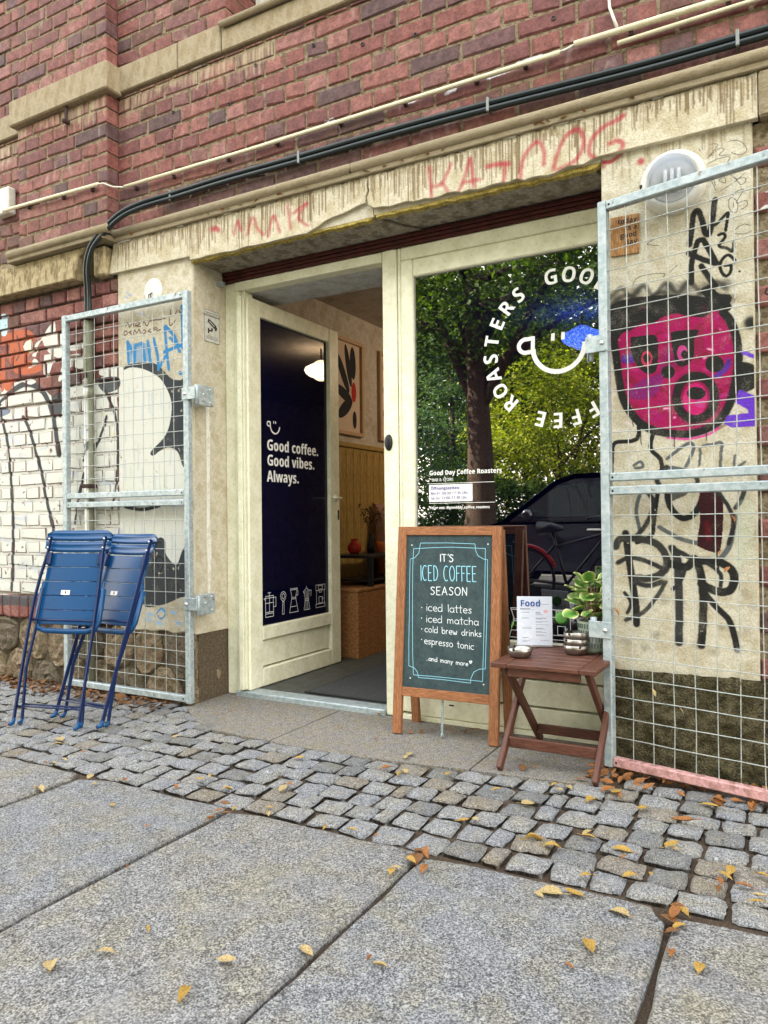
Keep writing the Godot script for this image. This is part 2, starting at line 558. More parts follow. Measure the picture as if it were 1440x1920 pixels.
	dg.refraction_enabled = true
	dg.refraction_scale = 0.05
	var clear = mat("clear_glass", Color(1, 1, 1, 0.06), 0.02)
	clear.transparency = BaseMaterial3D.TRANSPARENCY_ALPHA
	var lg = mat("lamp_glass", Color(0.36, 0.4, 0.46, 0.5), 0.3)
	lg.transparency = BaseMaterial3D.TRANSPARENCY_ALPHA
	mat("pane_green", Color(0.22, 0.42, 0.38), 0.05)
	# interior
	mat("room_wall", Color(0.58, 0.52, 0.46), 0.9, "plaster", 1.0)
	mat("room_ceiling", Color(0.58, 0.52, 0.46), 0.9, "plaster", 1.0)
	mat("room_white", Color(0.62, 0.63, 0.64), 0.9, "plaster", 1.5)
	mat("room_floor", Color(0.09, 0.095, 0.085), 0.6, "concrete", 2.0)
	mat("wainscot", Color(0.5, 0.34, 0.1), 0.6, "wood", Vector3(9, 0.8, 9))
	mat("bench_wood", Color(0.46, 0.22, 0.08), 0.6, "wood", Vector3(2, 9, 2))
	mat("mat_grey", Color(0.09, 0.095, 0.1), 0.95, "soil", 6.0, "h_rough", 0.3)
	mat("cushion_pink", Color(0.5, 0.3, 0.24), 0.9, "plaster", 3.0)
	mat("cushion_orange", Color(0.42, 0.12, 0.03), 0.9, "plaster", 3.0)
	mat("red_glaze", Color(0.35, 0.02, 0.01), 0.15)
	mat("twig", Color(0.1, 0.05, 0.03), 0.9)
	mat("picture_paper", Color(0.62, 0.48, 0.36), 0.8)
	mat("picture_frame", Color(0.5, 0.33, 0.2), 0.6)
	mat("picture_ink", Color(0.015, 0.014, 0.02), 0.8)
	mat("picture_red", Color(0.45, 0.02, 0.015), 0.8)
	var lamp = mat("lamp_opal", Color(0.9, 0.85, 0.75), 0.4)
	lamp.emission_enabled = true
	lamp.emission = Color(1.0, 0.9, 0.76)
	lamp.emission_energy_multiplier = 5.0
	# street
	mat("bark", Color(0.13, 0.095, 0.07), 0.95, "stone", 1.6, "h_grit", 1.5)
	for d in [["leaf_deep", Color(0.085, 0.14, 0.025)], ["leaf_lime", Color(0.4, 0.45, 0.055)], ["leaf_conifer", Color(0.1, 0.17, 0.11)], ["leaf_hedge", Color(0.08, 0.14, 0.03)]]:
		var lm = mat(d[0], d[1], 0.6)
		lm.vertex_color_use_as_albedo = true
		lm.backlight_enabled = true
		lm.backlight = Color(0.9, 0.95, 0.5)
	var cp = mat("car_paint", Color(0.003, 0.004, 0.009), 0.3)
	cp.clearcoat_enabled = true
	cp.clearcoat = 1.0
	cp.clearcoat_roughness = 0.03
	mat("car_glass", Color(0.01, 0.014, 0.016), 0.02).metallic_specular = 0.6
	mat("tyre", Color(0.015, 0.015, 0.015), 0.9)
	mat("bike_red", Color(0.28, 0.012, 0.012), 0.35)
	mat("bike_pink", Color(0.55, 0.3, 0.3), 0.35)
	# painted surfaces
	var left = Image.create(int(LW * PPM), int(LH * PPM), false, Image.FORMAT_RGBA8)
	paint_ops(left, LEFT_PAINT, PPM, LX0, LY1)
	wear(left, 0.03, 5, 0.1, 0.1)
	grain(left, 17)
	clear_border(left)
	var lt = ImageTexture.create_from_image(left)
	var right = Image.create(int(RW * PPM), int(RH * PPM), false, Image.FORMAT_RGBA8)
	paint_ops(right, RIGHT_PAINT, PPM, RX0, RY1)
	wear(right, 0.05, 6, 0.02, 0.1)
	grain(right, 16)
	clear_border(right)
	var rt = ImageTexture.create_from_image(right)
	for i in BRICK_TONES.size():
		var m = M["brick_%d" % i].duplicate()
		m.resource_name = "painted_brick_%d" % i
		painted(m, lt, LX0, LY1, LW, LH)
		M["painted_brick_%d" % i] = m
		m = M["brick_%d" % i].duplicate()
		m.resource_name = "tagged_brick_%d" % i
		painted(m, rt, RX0, RY1, RW, RH)
		M["tagged_brick_%d" % i] = m
	painted(mat("pier_paint_a", Color(0.57, 0.525, 0.41), 0.9, "plaster", 1.5, "h_fine", 0.2), lt, LX0, LY1, LW, LH)
	painted(mat("pier_paint_b", Color(0.585, 0.545, 0.43), 0.9, "plaster", 1.6, "h_fine", 0.25), rt, RX0, RY1, RW, RH)
	painted(mat("painted_mortar", Color(0.1, 0.07, 0.05), 0.95, "dirty", 4.0, "h_rough", 0.5), lt, LX0, LY1, LW, LH)
	painted(mat("painted_bed", Color(0.4, 0.37, 0.3), 0.95, "dirty", 4.0, "h_rough", 0.5), lt, LX0, LY1, LW, LH)
	painted(mat("duct", Color(0.2, 0.2, 0.13), 0.5, "metal", 3.0), lt, LX0, LY1, LW, LH)
	# grain of the plaster showing through the spray
	# weathering of the brickwork: lime runs below the stone band, soot and rusty grime above the cornice, dabs of white paint
	var wt = Image.create(1500, 470, false, Image.FORMAT_RGBA8)
	var wp = 255.0
	for i in 700:
		var x = rnd(-4.9, -2.3)
		var y = 3.46 - rnd(0.0, 0.02)
		stroke(wt, [[x, y], [x + rnd(-0.003, 0.003), y - rnd(0.02, 0.12) * (0.4 + absf(sin(x * 3.1)))]], rnd(0.006, 0.016), Color(0.44, 0.36, 0.22, rnd(0.03, 0.11)), 0.0, wp, -4.95, 4.44)
	for i in 700:
		var x = rnd(-4.9, 0.85)
		var y = 2.66 + 0.26 * pow(rng.randf(), 1.7)
		stroke(wt, [[x, y], [x + rnd(-0.06, 0.06), y + rnd(-0.02, 0.02)]], rnd(0.01, 0.035), [Color(0.12, 0.07, 0.045, rnd(0.05, 0.14)), Color(0.2, 0.11, 0.05, rnd(0.05, 0.12)), Color(0.08, 0.06, 0.05, 0.08)][rng.randi() % 3], 0.0, wp, -4.95, 4.44)
	for i in 420:
		var x = rnd(-4.9, 0.85)
		var y = rnd(2.7, 4.4)
		stroke(wt, [[x, y], [x + rnd(-0.03, 0.03), y - rnd(0.0, 0.14)]], rnd(0.006, 0.03), [Color(0.07, 0.05, 0.05, 0.09), Color(0.5, 0.4, 0.36, 0.07), Color(0.12, 0.07, 0.06, 0.1)][rng.randi() % 3], 0.0, wp, -4.95, 4.44)
	for q in [[-1.17, 2.905, 0.14], [-1.02, 2.925, 0.1], [-1.35, 2.89, 0.05], [-2.0, 2.93, 0.05], [-1.55, 2.905, 0.06]]:
		stroke(wt, [[q[0], q[1]], [q[0] + q[2], q[1] + 0.004]], 0.009, Color(0.7, 0.7, 0.68, 0.75), 0.3, wp, -4.95, 4.44, 1.2)
	clear_border(wt)
	var wtt = ImageTexture.create_from_image(wt)
	for i in BRICK_TONES.size():
		painted(M["brick_%d" % i], wtt, -4.95, 4.44, 1500 / wp, 470 / wp)
	painted(M.mortar, wtt, -4.95, 4.44, 1500 / wp, 470 / wp)
	# wear of the slabs: trodden paler tracks, damp and oily spots, chewing gum, lichen, soil along the joints
	var gs = Image.create(1140, 480, false, Image.FORMAT_RGBA8)
	var gp = 300.0
	for i in 420:
		var x = rnd(-3.2, 0.6)
		var z = rnd(1.0, 2.6)
		var k = rng.randi() % 5
		var c = [Color(0.1, 0.095, 0.085, 0.035), Color(0.3, 0.3, 0.29, 0.03), Color(0.08, 0.08, 0.085, 0.03), Color(0.3, 0.26, 0.14, 0.035), Color(0.2, 0.21, 0.24, 0.03)][k]
		stroke(gs, [[x, -z], [x + rnd(-0.2, 0.2), -z + rnd(-0.1, 0.1)]], rnd(0.02, 0.1), c, 0.0, gp, -3.2, -1.0)
	for i in 1500:
		var x = rnd(-1.9, 0.6) + rnd(-0.3, 0.3)
		stroke(gs, [[x, -rnd(1.1, 2.5)]], rnd(0.002, 0.005), Color(0.42, 0.36, 0.1, rnd(0.1, 0.4)), 0.1, gp, -3.2, -1.0)
	for i in 90:
		stroke(gs, [[rnd(-3.2, 0.6), -rnd(1.06, 2.5)]], rnd(0.003, 0.011), Color(0.06, 0.06, 0.06, rnd(0.15, 0.5)), 0.4, gp, -3.2, -1.0)
	for jx in [-2.45, -1.72, -0.976, -0.284, 0.45]:
		for i in 420:
			stroke(gs, [[jx + rng.randfn() * 0.016, -rnd(1.0, 2.6)]], rnd(0.003, 0.009), Color(0.1, 0.075, 0.05, rnd(0.1, 0.45)), 0.1, gp, -3.2, -1.0)
	for i in 900:
		stroke(gs, [[rnd(-3.2, 0.6), -1.05 - absf(rng.randfn()) * 0.03]], rnd(0.004, 0.014), Color(0.11, 0.085, 0.06, rnd(0.1, 0.4)), 0.1, gp, -3.2, -1.0)
	clear_border(gs)
	var gst = ImageTexture.create_from_image(gs)
	stained_ground(M.granite_slab, gst, -3.2, 1.0, 3.8, 1.6)
	stained_ground(M.granite_slab_warm, gst, -3.2, 1.0, 3.8, 1.6)
	# the lintel's plaster: drip stains and red spray
	var lin = Image.create(1760, 128, false, Image.FORMAT_RGBA8)
	var lp = 500.0
	for i in 620:
		var x = rnd(-3.52, -0.06)
		var top = 2.605 - rnd(0.0, 0.03)
		var len = rnd(0.03, 0.21) * clampf(0.25 + 0.9 * absf(sin(x * 2.3 + 1.0) * sin(x * 7.1)) + rnd(-0.1, 0.3), 0.1, 1.0)
		stroke(lin, [[x, top], [x + rnd(-0.003, 0.003), top - len]], rnd(0.002, 0.0062), Color(0.17, 0.115, 0.055, rnd(0.08, 0.36)), 0.25, lp, -3.55, 2.63)
	for i in 260:
		var x = rnd(-3.52, -0.06)
		stroke(lin, [[x, 2.6 - rnd(0.0, 0.012)]], rnd(0.006, 0.016), Color(0.16, 0.11, 0.06, rnd(0.2, 0.5)), 0.1, lp, -3.55, 2.63)
	paint_ops(lin, LINTEL_PAINT, lp, -3.55, 2.63)
	clear_border(lin)
	painted(mat("lintel_plaster", Color(0.59, 0.535, 0.4), 0.9, "plaster", 1.5, "h_fine", 0.25), lin, -3.55, 2.63, 3.52, 0.256)

# ---------------------------------------------------------------- ground
func plane_mesh(x0, x1, z0, z1, y):
	var b = MB.new()
	b.quad(Vector3(x0, y, z1), Vector3(x1, y, z1), Vector3(x1, y, z0), Vector3(x0, y, z0))
	return b.done()

func jag(a: Vector2, b: Vector2, step, amp):
	var out = [a]
	var n = maxi(int(a.distance_to(b) / step), 1)
	var s = (b - a).normalized().orthogonal()
	for i in range(1, n):
		out.append(a.lerp(b, float(i) / n) + s * rnd(-amp, amp))
	return out

# a flat stone lying in the pavement: its outline in (x, z), its top at y
func flag(outline, y, depth, bevel):
	var b = MB.new()
	var pts = []
	for p in outline:
		pts.append(Vector2(p.x, -p.y))
	b.prism(pts, Vector3(0, y - depth, 0), Vector3.RIGHT, Vector3.FORWARD, depth, bevel)
	return b.done()

func cobble_mesh(sd):
	var n = noise(FastNoiseLite.TYPE_SIMPLEX_SMOOTH, 0.6, 2, sd)
	var b = MB.new(true)
	var K = 6
	var grid = []
	var r2 = RandomNumberGenerator.new()
	r2.seed = sd
	var skew = [r2.randf_range(-0.05, 0.05), r2.randf_range(-0.05, 0.05), r2.randf_range(-0.06, 0.06), r2.randf_range(-0.06, 0.06)]
	for j in K + 1:
		var row = []
		for i in K + 1:
			var u = float(i) / K * 2.0 - 1.0
			var v = float(j) / K * 2.0 - 1.0
			var su = signf(u) * pow(absf(u), 0.75)
			var sv = signf(v) * pow(absf(v), 0.75)
			var x = su * sqrt(1.0 - 0.12 * sv * sv * sv * sv) + skew[0] * sv + skew[2] * su * sv
			var z = sv * sqrt(1.0 - 0.12 * su * su * su * su) + skew[1] * su + skew[3] * su * sv
			var edge = maxf(absf(u), absf(v))
			var h = -0.06 * pow(maxf(absf(su), absf(sv)), 3.0) - 0.13 * pow(edge, 14.0) + n.get_noise_2d(u * 2.2, v * 2.2) * 0.09
			row.append(Vector3(x * 0.5 + n.get_noise_2d(v * 3.0 + 9.0, u) * 0.03, h * 0.5, z * 0.5 + n.get_noise_2d(u * 3.0, v + 20.0) * 0.03))
		grid.append(row)
	for j in K:
		for i in K:
			b.quad(grid[j + 1][i], grid[j + 1][i + 1], grid[j][i + 1], grid[j][i])
	var rim = []
	for i in K: rim.append(grid[0][i])
	for j in K: rim.append(grid[j][K])
	for i in K: rim.append(grid[K][K - i])
	for j in K: rim.append(grid[K - j][0])
	for i in rim.size():
		var p = rim[i]
		var q = rim[(i + 1) % rim.size()]
		b.quad(q, p, p * Vector3(0.96, 0, 0.96) + Vector3(0, -0.75, 0), q * Vector3(0.96, 0, 0.96) + Vector3(0, -0.75, 0))
	return b.done()

func build_ground():
	setting("ground", plane_mesh(-120, 120, -120, 120, -0.16), M.soil)
	setting("road", plane_mesh(-60, 60, 5.05, 10.2, -0.13), M.asphalt)
	var lawn = setting("lawn", plane_mesh(-60, 60, 10.45, 80, -0.03), M.grass_ground)
	var b = MB.new()
	b.box(Vector3(0, -0.08, 4.97), Vector3(60, 0.16, 0.15), 0.02)
	setting("kerb", b.done(), M.granite)
	b = MB.new()
	b.box(Vector3(0, -0.06, 10.32), Vector3(60, 0.18, 0.15), 0.02)
	setting("kerb", b.done(), M.granite)
	b = MB.new()
	b.box(Vector3(0, -0.1, 2.3), Vector3(60, 0.11, 5.2), 0.0)
	setting("soil_bed", b.done(), M.soil)
	# granite slabs
	var pave = Node3D.new()
	pave.name = "pavement"
	pave.set_meta("kind", "structure")
	add_child(pave)
	var xs = [-5.38, -4.64, -3.91, -3.18, -2.45, -1.72, -0.976, -0.284, 0.45, 1.19, 1.93, 2.66]
	var zs = [1.055, 2.46, 3.72, 4.88]
	for r in 3:
		for i in xs.size() - 1:
			var x0 = xs[i] + 0.0075 + rnd(0, 0.003)
			var x1 = xs[i + 1] - 0.0075 - rnd(0, 0.003)
			var z0 = zs[r] + 0.007 + rnd(-0.012, 0.012)
			var z1 = zs[r + 1] - 0.007
			var cl = rnd(0.015, 0.045)
			var cr = rnd(0.015, 0.045)
			var o = []
			o += jag(Vector2(x0, z0 + cl), Vector2(x0, z1), 0.12, 0.005)
			o += jag(Vector2(x0, z1), Vector2(x1, z1), 0.12, 0.004)
			o += jag(Vector2(x1, z1), Vector2(x1, z0 + cr * 1.4), 0.12, 0.005)
			o += jag(Vector2(x1 - 0.004, z0 + cr * 1.4), Vector2(x1 - cr, z0 + 0.01), 0.03, 0.003)
			o += jag(Vector2(x1 - cr, z0), Vector2(x0 + cl, z0), 0.09, 0.007)
			put(pave, "slab", flag(o, rnd(-0.006, 0.004), 0.08, 0.006), M[["granite_slab", "granite_slab_warm"][(i + r) % 2]])
	# cobbles
	var strip = Node3D.new()
	strip.name = "cobblestone_path"
	strip.set_meta("kind", "structure")
	add_child(strip)
	var shapes = []
	for i in 9:
		shapes.append(cobble_mesh(40 + i))
	var all = []
	var row = 0
	for lane in range(8, -4, -1):
		var z = 0.412 + lane * 0.1125
		if lane > 5: continue
		var x = -5.0 + rnd(0, 0.08)
		while x < 1.0:
			var w = rnd(0.088, 0.128)
			if rng.randf() < 0.07:
				w = rnd(0.05, 0.07)
			var d = rnd(0.098, 0.111)
			var edge_z = 0.36 if x < -1.4 else lerpf(0.345, 0.255, clampf((x + 1.4) / 0.76, 0.0, 1.0))
			var pull = clampf(1.0 - lane / 5.5, 0.0, 1.0) if x < -0.66 else 0.0
			var zz = z + (edge_z - 0.355) * pull + 0.006 * sin(x * 2.1 + row * 0.3) + rnd(-0.004, 0.004)
			d += 0.1 * (0.355 - edge_z) * (1.0 if x < -0.66 else 0.0)
			var front = edge_z - 0.02
			if x < -2.3: front = lerpf(0.0, 0.36, clampf((x + 2.92) / 0.55, 0.0, 1.0))
			if x > -0.66: front = 0.1
			if zz - d * 0.5 > front:
				all.append([Vector3(x + w / 2, rnd(-0.007, 0.002), zz), w, d])
			x += w + rnd(0.006, 0.013)
		row += 1
	setting("joint_sand", plane_mesh(-5.1, 1.1, 0.0, 1.06, -0.019), M.joint_sand)
	setting("joint_sand", plane_mesh(-5.5, 2.8, 1.061, 4.89, -0.017), M.joint_sand)
	# nearest in view first: the first 300 are stones of their own, the others lie joined outside the view
	all.sort_custom(func(a, c): return (a[0] - Vector3(-1.1, 0, 2.2)).length() < (c[0] - Vector3(-1.1, 0, 2.2)).length())
	var mats = ["granite", "granite", "granite_blue", "granite_blue", "granite", "granite_brown", "granite_dark"]
	var rest = SurfaceTool.new()
	rest.begin(Mesh.PRIMITIVE_TRIANGLES)
	for i in all.size():
		var bs = Basis(Vector3.UP, rnd(-0.08, 0.08) + (PI if rng.randf() < 0.5 else 0.0)) * Basis(Vector3(rnd(-1, 1), 0, rnd(-1, 1)).normalized(), rnd(0, 0.06))
		bs = bs.scaled_local(Vector3(all[i][1], 0.1, all[i][2]))
		if i < 300:
			put(strip, "cobble", shapes[rng.randi() % 9], M[mats[rng.randi() % 7]], all[i][0], bs)
		else:
			rest.append_from(shapes[rng.randi() % 9], 0, Transform3D(bs, all[i][0]))
	if all.size() > 300:
		var o = put(strip, "outer_cobbles", rest.commit(), M.granite)
		o.set_meta("kind", "stuff")
	# step slabs before the door
	var steps = Node3D.new()
	steps.name = "door_step"
	steps.set_meta("kind", "structure")
	add_child(steps)
	var edge = [Vector2(-2.87, 0.07), Vector2(-2.62, 0.26), Vector2(-2.43, 0.345), Vector2(-2.09, 0.36), Vector2(-1.7, 0.372), Vector2(-1.4, 0.34), Vector2(-1.147, 0.305), Vector2(-0.88, 0.28), Vector2(-0.64, 0.255)]
	var cut = [[0, 3], [3, 6], [6, 8]]
	for c in cut:
		var o = [Vector2(edge[c[0]].x + 0.003, -0.5)]
		if c[0] == 0:
			o[0] = Vector2(-2.87, -0.5)
		for i in range(c[0], c[1]):
			o += jag(edge[i] + Vector2(0.003 if i == c[0] else 0.0, 0), edge[i + 1] - Vector2(0.003 if i == c[1] - 1 else 0.0, 0), 0.05, 0.006)
		o.append(edge[c[1]] - Vector2(0.003, 0))
		o.append(Vector2(edge[c[1]].x - 0.003, -0.5))
		put(steps, "step_slab", flag(o, rnd(-0.003, -0.001), 0.09, 0.003), M.step)

# ---------------------------------------------------------------- the building
func brick_mesh(w, sd, depth := 0.09):
	var r2 = RandomNumberGenerator.new()
	r2.seed = sd
	var j = func(a): return r2.randf_range(-a, a)
	var h = 0.0745
	var b = MB.new()
	var back = []
	var rim = []
	var face = []
	var ch = 0.005
	for c in [[-1, -1], [1, -1], [1, 1], [-1, 1]]:
		var chip = 0.0
		if r2.randf() < 0.25:
			chip = r2.randf_range(0.004, 0.011)
		var p = Vector3(c[0] * w / 2 + j.call(0.0015), c[1] * h / 2 + j.call(0.002), 0)
		back.append(Vector3(c[0] * w / 2, c[1] * h / 2, -depth))
		rim.append(p + Vector3(0, 0, -ch - chip * 0.6))
		face.append(p - Vector3(c[0], c[1], 0) * (ch + chip) + Vector3(0, 0, j.call(0.0012)))
	for i in 4:
		var k = (i + 1) % 4
		b.quad(back[i], back[k], rim[k], rim[i])
		b.quad(rim[i], rim[k], face[k], face[i])
	var mid = Vector3(j.call(w * 0.2), j.call(h * 0.2), 0.0008)
	for i in 4:
		b.tri(face[i], face[(i + 1) % 4], mid)
	return b.done()

var brick_sets := {}
const COURSE = 0.0855
const PITCH = 0.256

# English cross bond between x0 and x1, from y0 up to y1; the face at z
func lay(parent, x0, x1, y0, y1, z, kind, depth := 0.09, start := 0, skip = null):
	var key = "d%.2f" % depth
	if not brick_sets.has(key):
		var s = []
		var hd = []
		for i in 6:
			s.append(brick_mesh(PITCH - 0.011, 100 + i, depth))
			hd.append(brick_mesh(PITCH / 2 - 0.011, 200 + i, depth))
		brick_sets[key] = [s, hd]
	var k = start
	var y = y0
	while y < y1 - 0.02:
		var ch = minf(COURSE, y1 - y)
		var head = k % 2 == 1
		var pitch = PITCH / 2 if head else PITCH
		var phase = PITCH / 4 if head else (0.0 if k % 4 == 0 else PITCH / 2)
		var i0 = int(floor((x0 - phase) / pitch)) - 1
		var x = phase + i0 * pitch
		while x < x1:
			var a = maxf(x + 0.0055, x0)
			var c = minf(x + pitch - 0.0055, x1)
			if a - x0 < 0.055: a = x0
			if x1 - c < 0.055: c = x1
			if c - a > 0.056 and not (skip != null and skip.call((a + c) / 2, y)):
				var nominal = pitch - 0.011
				var bs = Basis().scaled(Vector3((c - a) / nominal, (ch - 0.011) / 0.0745, 1))
				var r = rng.randf()
				var tone = 0
				if r < 0.25: tone = 0
				elif r < 0.43: tone = 1
				elif r < 0.6: tone = 2
				elif r < 0.67: tone = 3
				elif r < 0.72: tone = 4
				elif r < 0.82: tone = 5
				elif r < 0.92: tone = 6
				else: tone = 7
				if rng.randf() < clampf((2.85 - y) * 1.6, 0.0, 0.5) and kind == "brick_":
					tone = [3, 4, 7][rng.randi() % 3]
				put(parent, "brick", brick_sets[key][1 if head else 0][rng.randi() % 6], M[kind + str(tone)], Vector3((a + c) / 2 + rnd(-0.001, 0.001), y + ch / 2 + rnd(-0.0015, 0.0015), z + rnd(-0.0025, 0.0025)), bs * Basis(Vector3.BACK, rnd(-0.006, 0.006)))
			x += pitch
		y += COURSE
		k += 1

func block(parent, called, c, s, material, ch := 0.004):
	var b = MB.new()
	b.box(c, s, ch)
	return put(parent, called, b.done(), material)

func span(x0, x1, y0, y1, z0, z1):
	return [Vector3((x0 + x1) / 2, (y0 + y1) / 2, (z0 + z1) / 2), Vector3(x1 - x0, y1 - y0, z1 - z0)]

func slabx(parent, called, r, material, ch := 0.004):
	return block(parent, called, r[0], r[1], material, ch)

# a rough stone face: a grid pushed in and out by noise
func rough_panel(x0, x1, y0, y1, z, nx, ny, amp, freq, sd):
	var n = noise(FastNoiseLite.TYPE_SIMPLEX_SMOOTH, freq, 4, sd)
	var b = MB.new(true)
	var at = func(i, j):
		var x = lerpf(x0, x1, float(i) / nx)
		var y = lerpf(y0, y1, float(j) / ny)
		return Vector3(x, y, z + n.get_noise_2d(x * 10, y * 10) * amp)
	for i in nx:
		for j in ny:
			b.quad(at.call(i, j), at.call(i + 1, j), at.call(i + 1, j + 1), at.call(i, j + 1))
	return b.done()

func half_plane(poly, p: Vector2, nrm: Vector2):
	var out = []
	for i in poly.size():
		var a = poly[i]
		var c = poly[(i + 1) % poly.size()]
		var da = (a - p).dot(nrm)
		var dc = (c - p).dot(nrm)
		if da <= 0: out.append(a)
		if (da < 0) != (dc < 0):
			out.append(a.lerp(c, da / (da - dc)))
	return out

# a fieldstone: an outline swelling out of the wall
func fieldstone(poly, z, swell, sd):
	var n = noise(FastNoiseLite.TYPE_SIMPLEX_SMOOTH, 0.9, 3, sd)
	var c = Vector2.ZERO
	for p in poly: c += p / poly.size()
	# round the outline off
	for k in 1:
		var q = []
		for i in poly.size():
			var a = poly[i]
			var e = poly[(i + 1) % poly.size()]
			q.append(a.lerp(e, 0.25))
			q.append(a.lerp(e, 0.75))
		poly = q
	var b = MB.new()
	var rings = []
	for t in [[1.0, 0.0], [0.985, 0.6], [0.94, 0.85], [0.8, 0.93], [0.58, 0.97], [0.3, 1.0]]:
		var ring = []
		for p in poly:
			var q = c + (p - c) * t[0]
			ring.append(Vector3(q.x, q.y, z + swell * t[1] + n.get_noise_2d(q.x * 26, q.y * 26) * 0.03 * t[1]))
		rings.append(ring)
	var m = poly.size()
	for r in rings.size() - 1:
		for i in m:
			b.quad(rings[r][i], rings[r][(i + 1) % m], rings[r + 1][(i + 1) % m], rings[r + 1][i])
	var top = Vector3(c.x, c.y, z + swell * 1.02)
	for i in m:
		b.tri(rings[-1][i], rings[-1][(i + 1) % m], top)
	return b.done()

func build_building():
	var B = thing("brick_building", "old red brick building with plastered piers around an open shop front", "building")
	var core = node(B, "upper_storeys")
	# masonry above and beside the picture that keeps the facade in the shade
	slabx(core, "brickwork", span(-14, 12, 4.45, 11.5, -9, -0.02), M.brick_0, 0.0)
	slabx(core, "brickwork", span(-14, -4.96, -0.1, 4.449, -9, -0.02), M.brick_0, 0.0)
	slabx(core, "brickwork", span(0.88, 12, -0.1, 4.449, -9, -0.02), M.brick_0, 0.0)

	# upper wall with its bricks
	var wall = put(B, "brick_wall", mortar_mesh([[-4.95, 0.87, 2.62, 3.47], [-4.95, 0.87, 3.47, 3.6]]), M.mortar)
	lay(wall, -3.44, 0.84, 2.672, 3.465, 0.0, "brick_", 0.05, 0)
	lay(wall, -4.75, -4.24, 2.672, 3.465, 0.0, "brick_", 0.05, 1)
	var upper = put(B, "upper_brick_wall", mortar_mesh([[-4.95, -2.625, 3.6, 4.45], [-1.6, 0.87, 3.6, 4.45]]), M.mortar)
	lay(upper, -3.44, -2.62, 3.625, 4.0, 0.0, "brick_", 0.25, 3)
	lay(upper, -4.75, -4.24, 3.625, 4.45, 0.0, "brick_", 0.05, 2)
	for q in [[-3.0, 3.255], [-2.99, 3.17], [-2.42, 3.34], [-2.06, 3.33], [-1.78, 3.245], [-1.5, 3.2], [-1.36, 3.37], [-2.6, 3.19], [-1.62, 3.3], [-0.86, 3.06]]:
		var hb = MB.new(true)
		hb.lathe([Vector2(0.0, -0.004), Vector2(0.005, -0.003), Vector2(0.0085, 0.0016), Vector2(0.011, -0.002)], 10, Vector3(q[0], q[1], 0.003), Basis(Vector3.RIGHT, PI / 2))
		put(wall, "anchor_plug", hb.done(), M.black)
	# pilaster
	var pil = block(B, "pilaster", Vector3(-3.838, 3.55, 0.022), Vector3(0.784, 1.8, 0.104), M.mortar, 0.0)
	lay(pil_off(pil), -4.236, -3.44, 2.684, 3.452, 0.08, "brick_", 0.095, 0)
	lay(pil_off(pil), -4.236, -3.44, 3.625, 4.4, 0.08, "brick_", 0.095, 1)
	# stone band
	var band = slabx(B, "stone_band", span(-3.437, -2.95, 3.468, 3.62, -0.03, 0.022), M.sandstone, 0.006)
	slabx(band, "band_stone", span(-2.944, -2.64, 3.468, 3.62, -0.03, 0.024), M.sandstone, 0.006)
	slabx(band, "band_stone", span(-2.635, 0.6, 3.468, 3.585, -0.03, 0.021), M.sandstone, 0.006)
	slabx(band, "band_stone", span(-4.27, -3.395, 3.452, 3.612, 0.0, 0.122), M.sandstone, 0.008)
	slabx(band, "band_stone", span(-4.95, -4.275, 3.468, 3.62, -0.03, 0.022), M.sandstone, 0.006)
	# upper window
	var win = node(B, "upper_window")
	var b = MB.new(true)
	b.tube([Vector3(-2.63, 3.6, 0.034), Vector3(0.6, 3.6, 0.034)], 0.017, 12)
	put(win, "sill", b.done(), M.cornice)
	slabx(win, "sill_bed", span(-2.62, 0.6, 3.588, 3.598, -0.26, 0.03), M.cornice, 0.002)
	slabx(win, "frame", span(-2.62, -2.5, 3.604, 4.45, -0.3, -0.25), M.white_plastic, 0.004)
	slabx(win, "frame", span(-2.495, -1.6, 3.604, 3.67, -0.3, -0.252), M.white_plastic, 0.004)
	slabx(win, "frame", span(-2.495, -2.44, 3.675, 4.45, -0.295, -0.255), M.white_plastic, 0.004)
	slabx(win, "pane", span(-2.435, -1.6, 3.675, 4.45, -0.28, -0.275), M.pane_green, 0.0)

	# cornice over the lintel
	var cor = node(B, "cornice")
	b = MB.new(true)
	b.tube([Vector3(-3.44, 2.648, 0.03), Vector3(-1.84, 2.648, 0.032), Vector3(-1.835, 2.646, 0.03)], 0.026, 14)
	b.tube([Vector3(-1.825, 2.649, 0.031), Vector3(0.87, 2.65, 0.03)], 0.026, 14)
	put(cor, "roll_moulding", b.done(), M.cornice)
	b = MB.new(true)
	b.tube([Vector3(-4.29, 2.655, 0.112), Vector3(-3.395, 2.655, 0.112)], 0.026, 14)
	put(cor, "roll_moulding", b.done(), M.cornice)
	slabx(cor, "fillet", span(-3.44, 0.87, 2.6, 2.628, -0.02, 0.04), M.cornice, 0.004)
	slabx(cor, "fillet", span(-4.3, -3.435, 2.606, 2.634, -0.02, 0.118), M.cornice, 0.004)
	slabx(cor, "fillet", span(-4.95, -4.305, 2.606, 2.634, -0.02, 0.05), M.cornice, 0.004)
	# stone ledge at the side with the notch that lets the cables through
	b = MB.new()
	b.prism([Vector2(-4.95, 2.43), Vector2(-3.735, 2.43), Vector2(-3.73, 2.47), Vector2(-3.7, 2.55), Vector2(-3.64, 2.59), Vector2(-3.63, 2.603), Vector2(-4.95, 2.603)], Vector3(0, 0, -0.05), Vector3.RIGHT, Vector3.UP, 0.125, 0.008)
	put(B, "stone_ledge", b.done(), M.ledge_stone)
	slabx(B, "stone_ledge", span(-3.6, -3.5, 2.425, 2.595, -0.05, 0.05), M.ledge_stone, 0.01)
	slabx(B, "stone_ledge", span(-0.105, 0.87, 2.43, 2.598, -0.05, 0.035), M.cornice, 0.008)

	# lintel: plaster with a broken lower edge over the concrete
	var lin = node(B, "lintel")
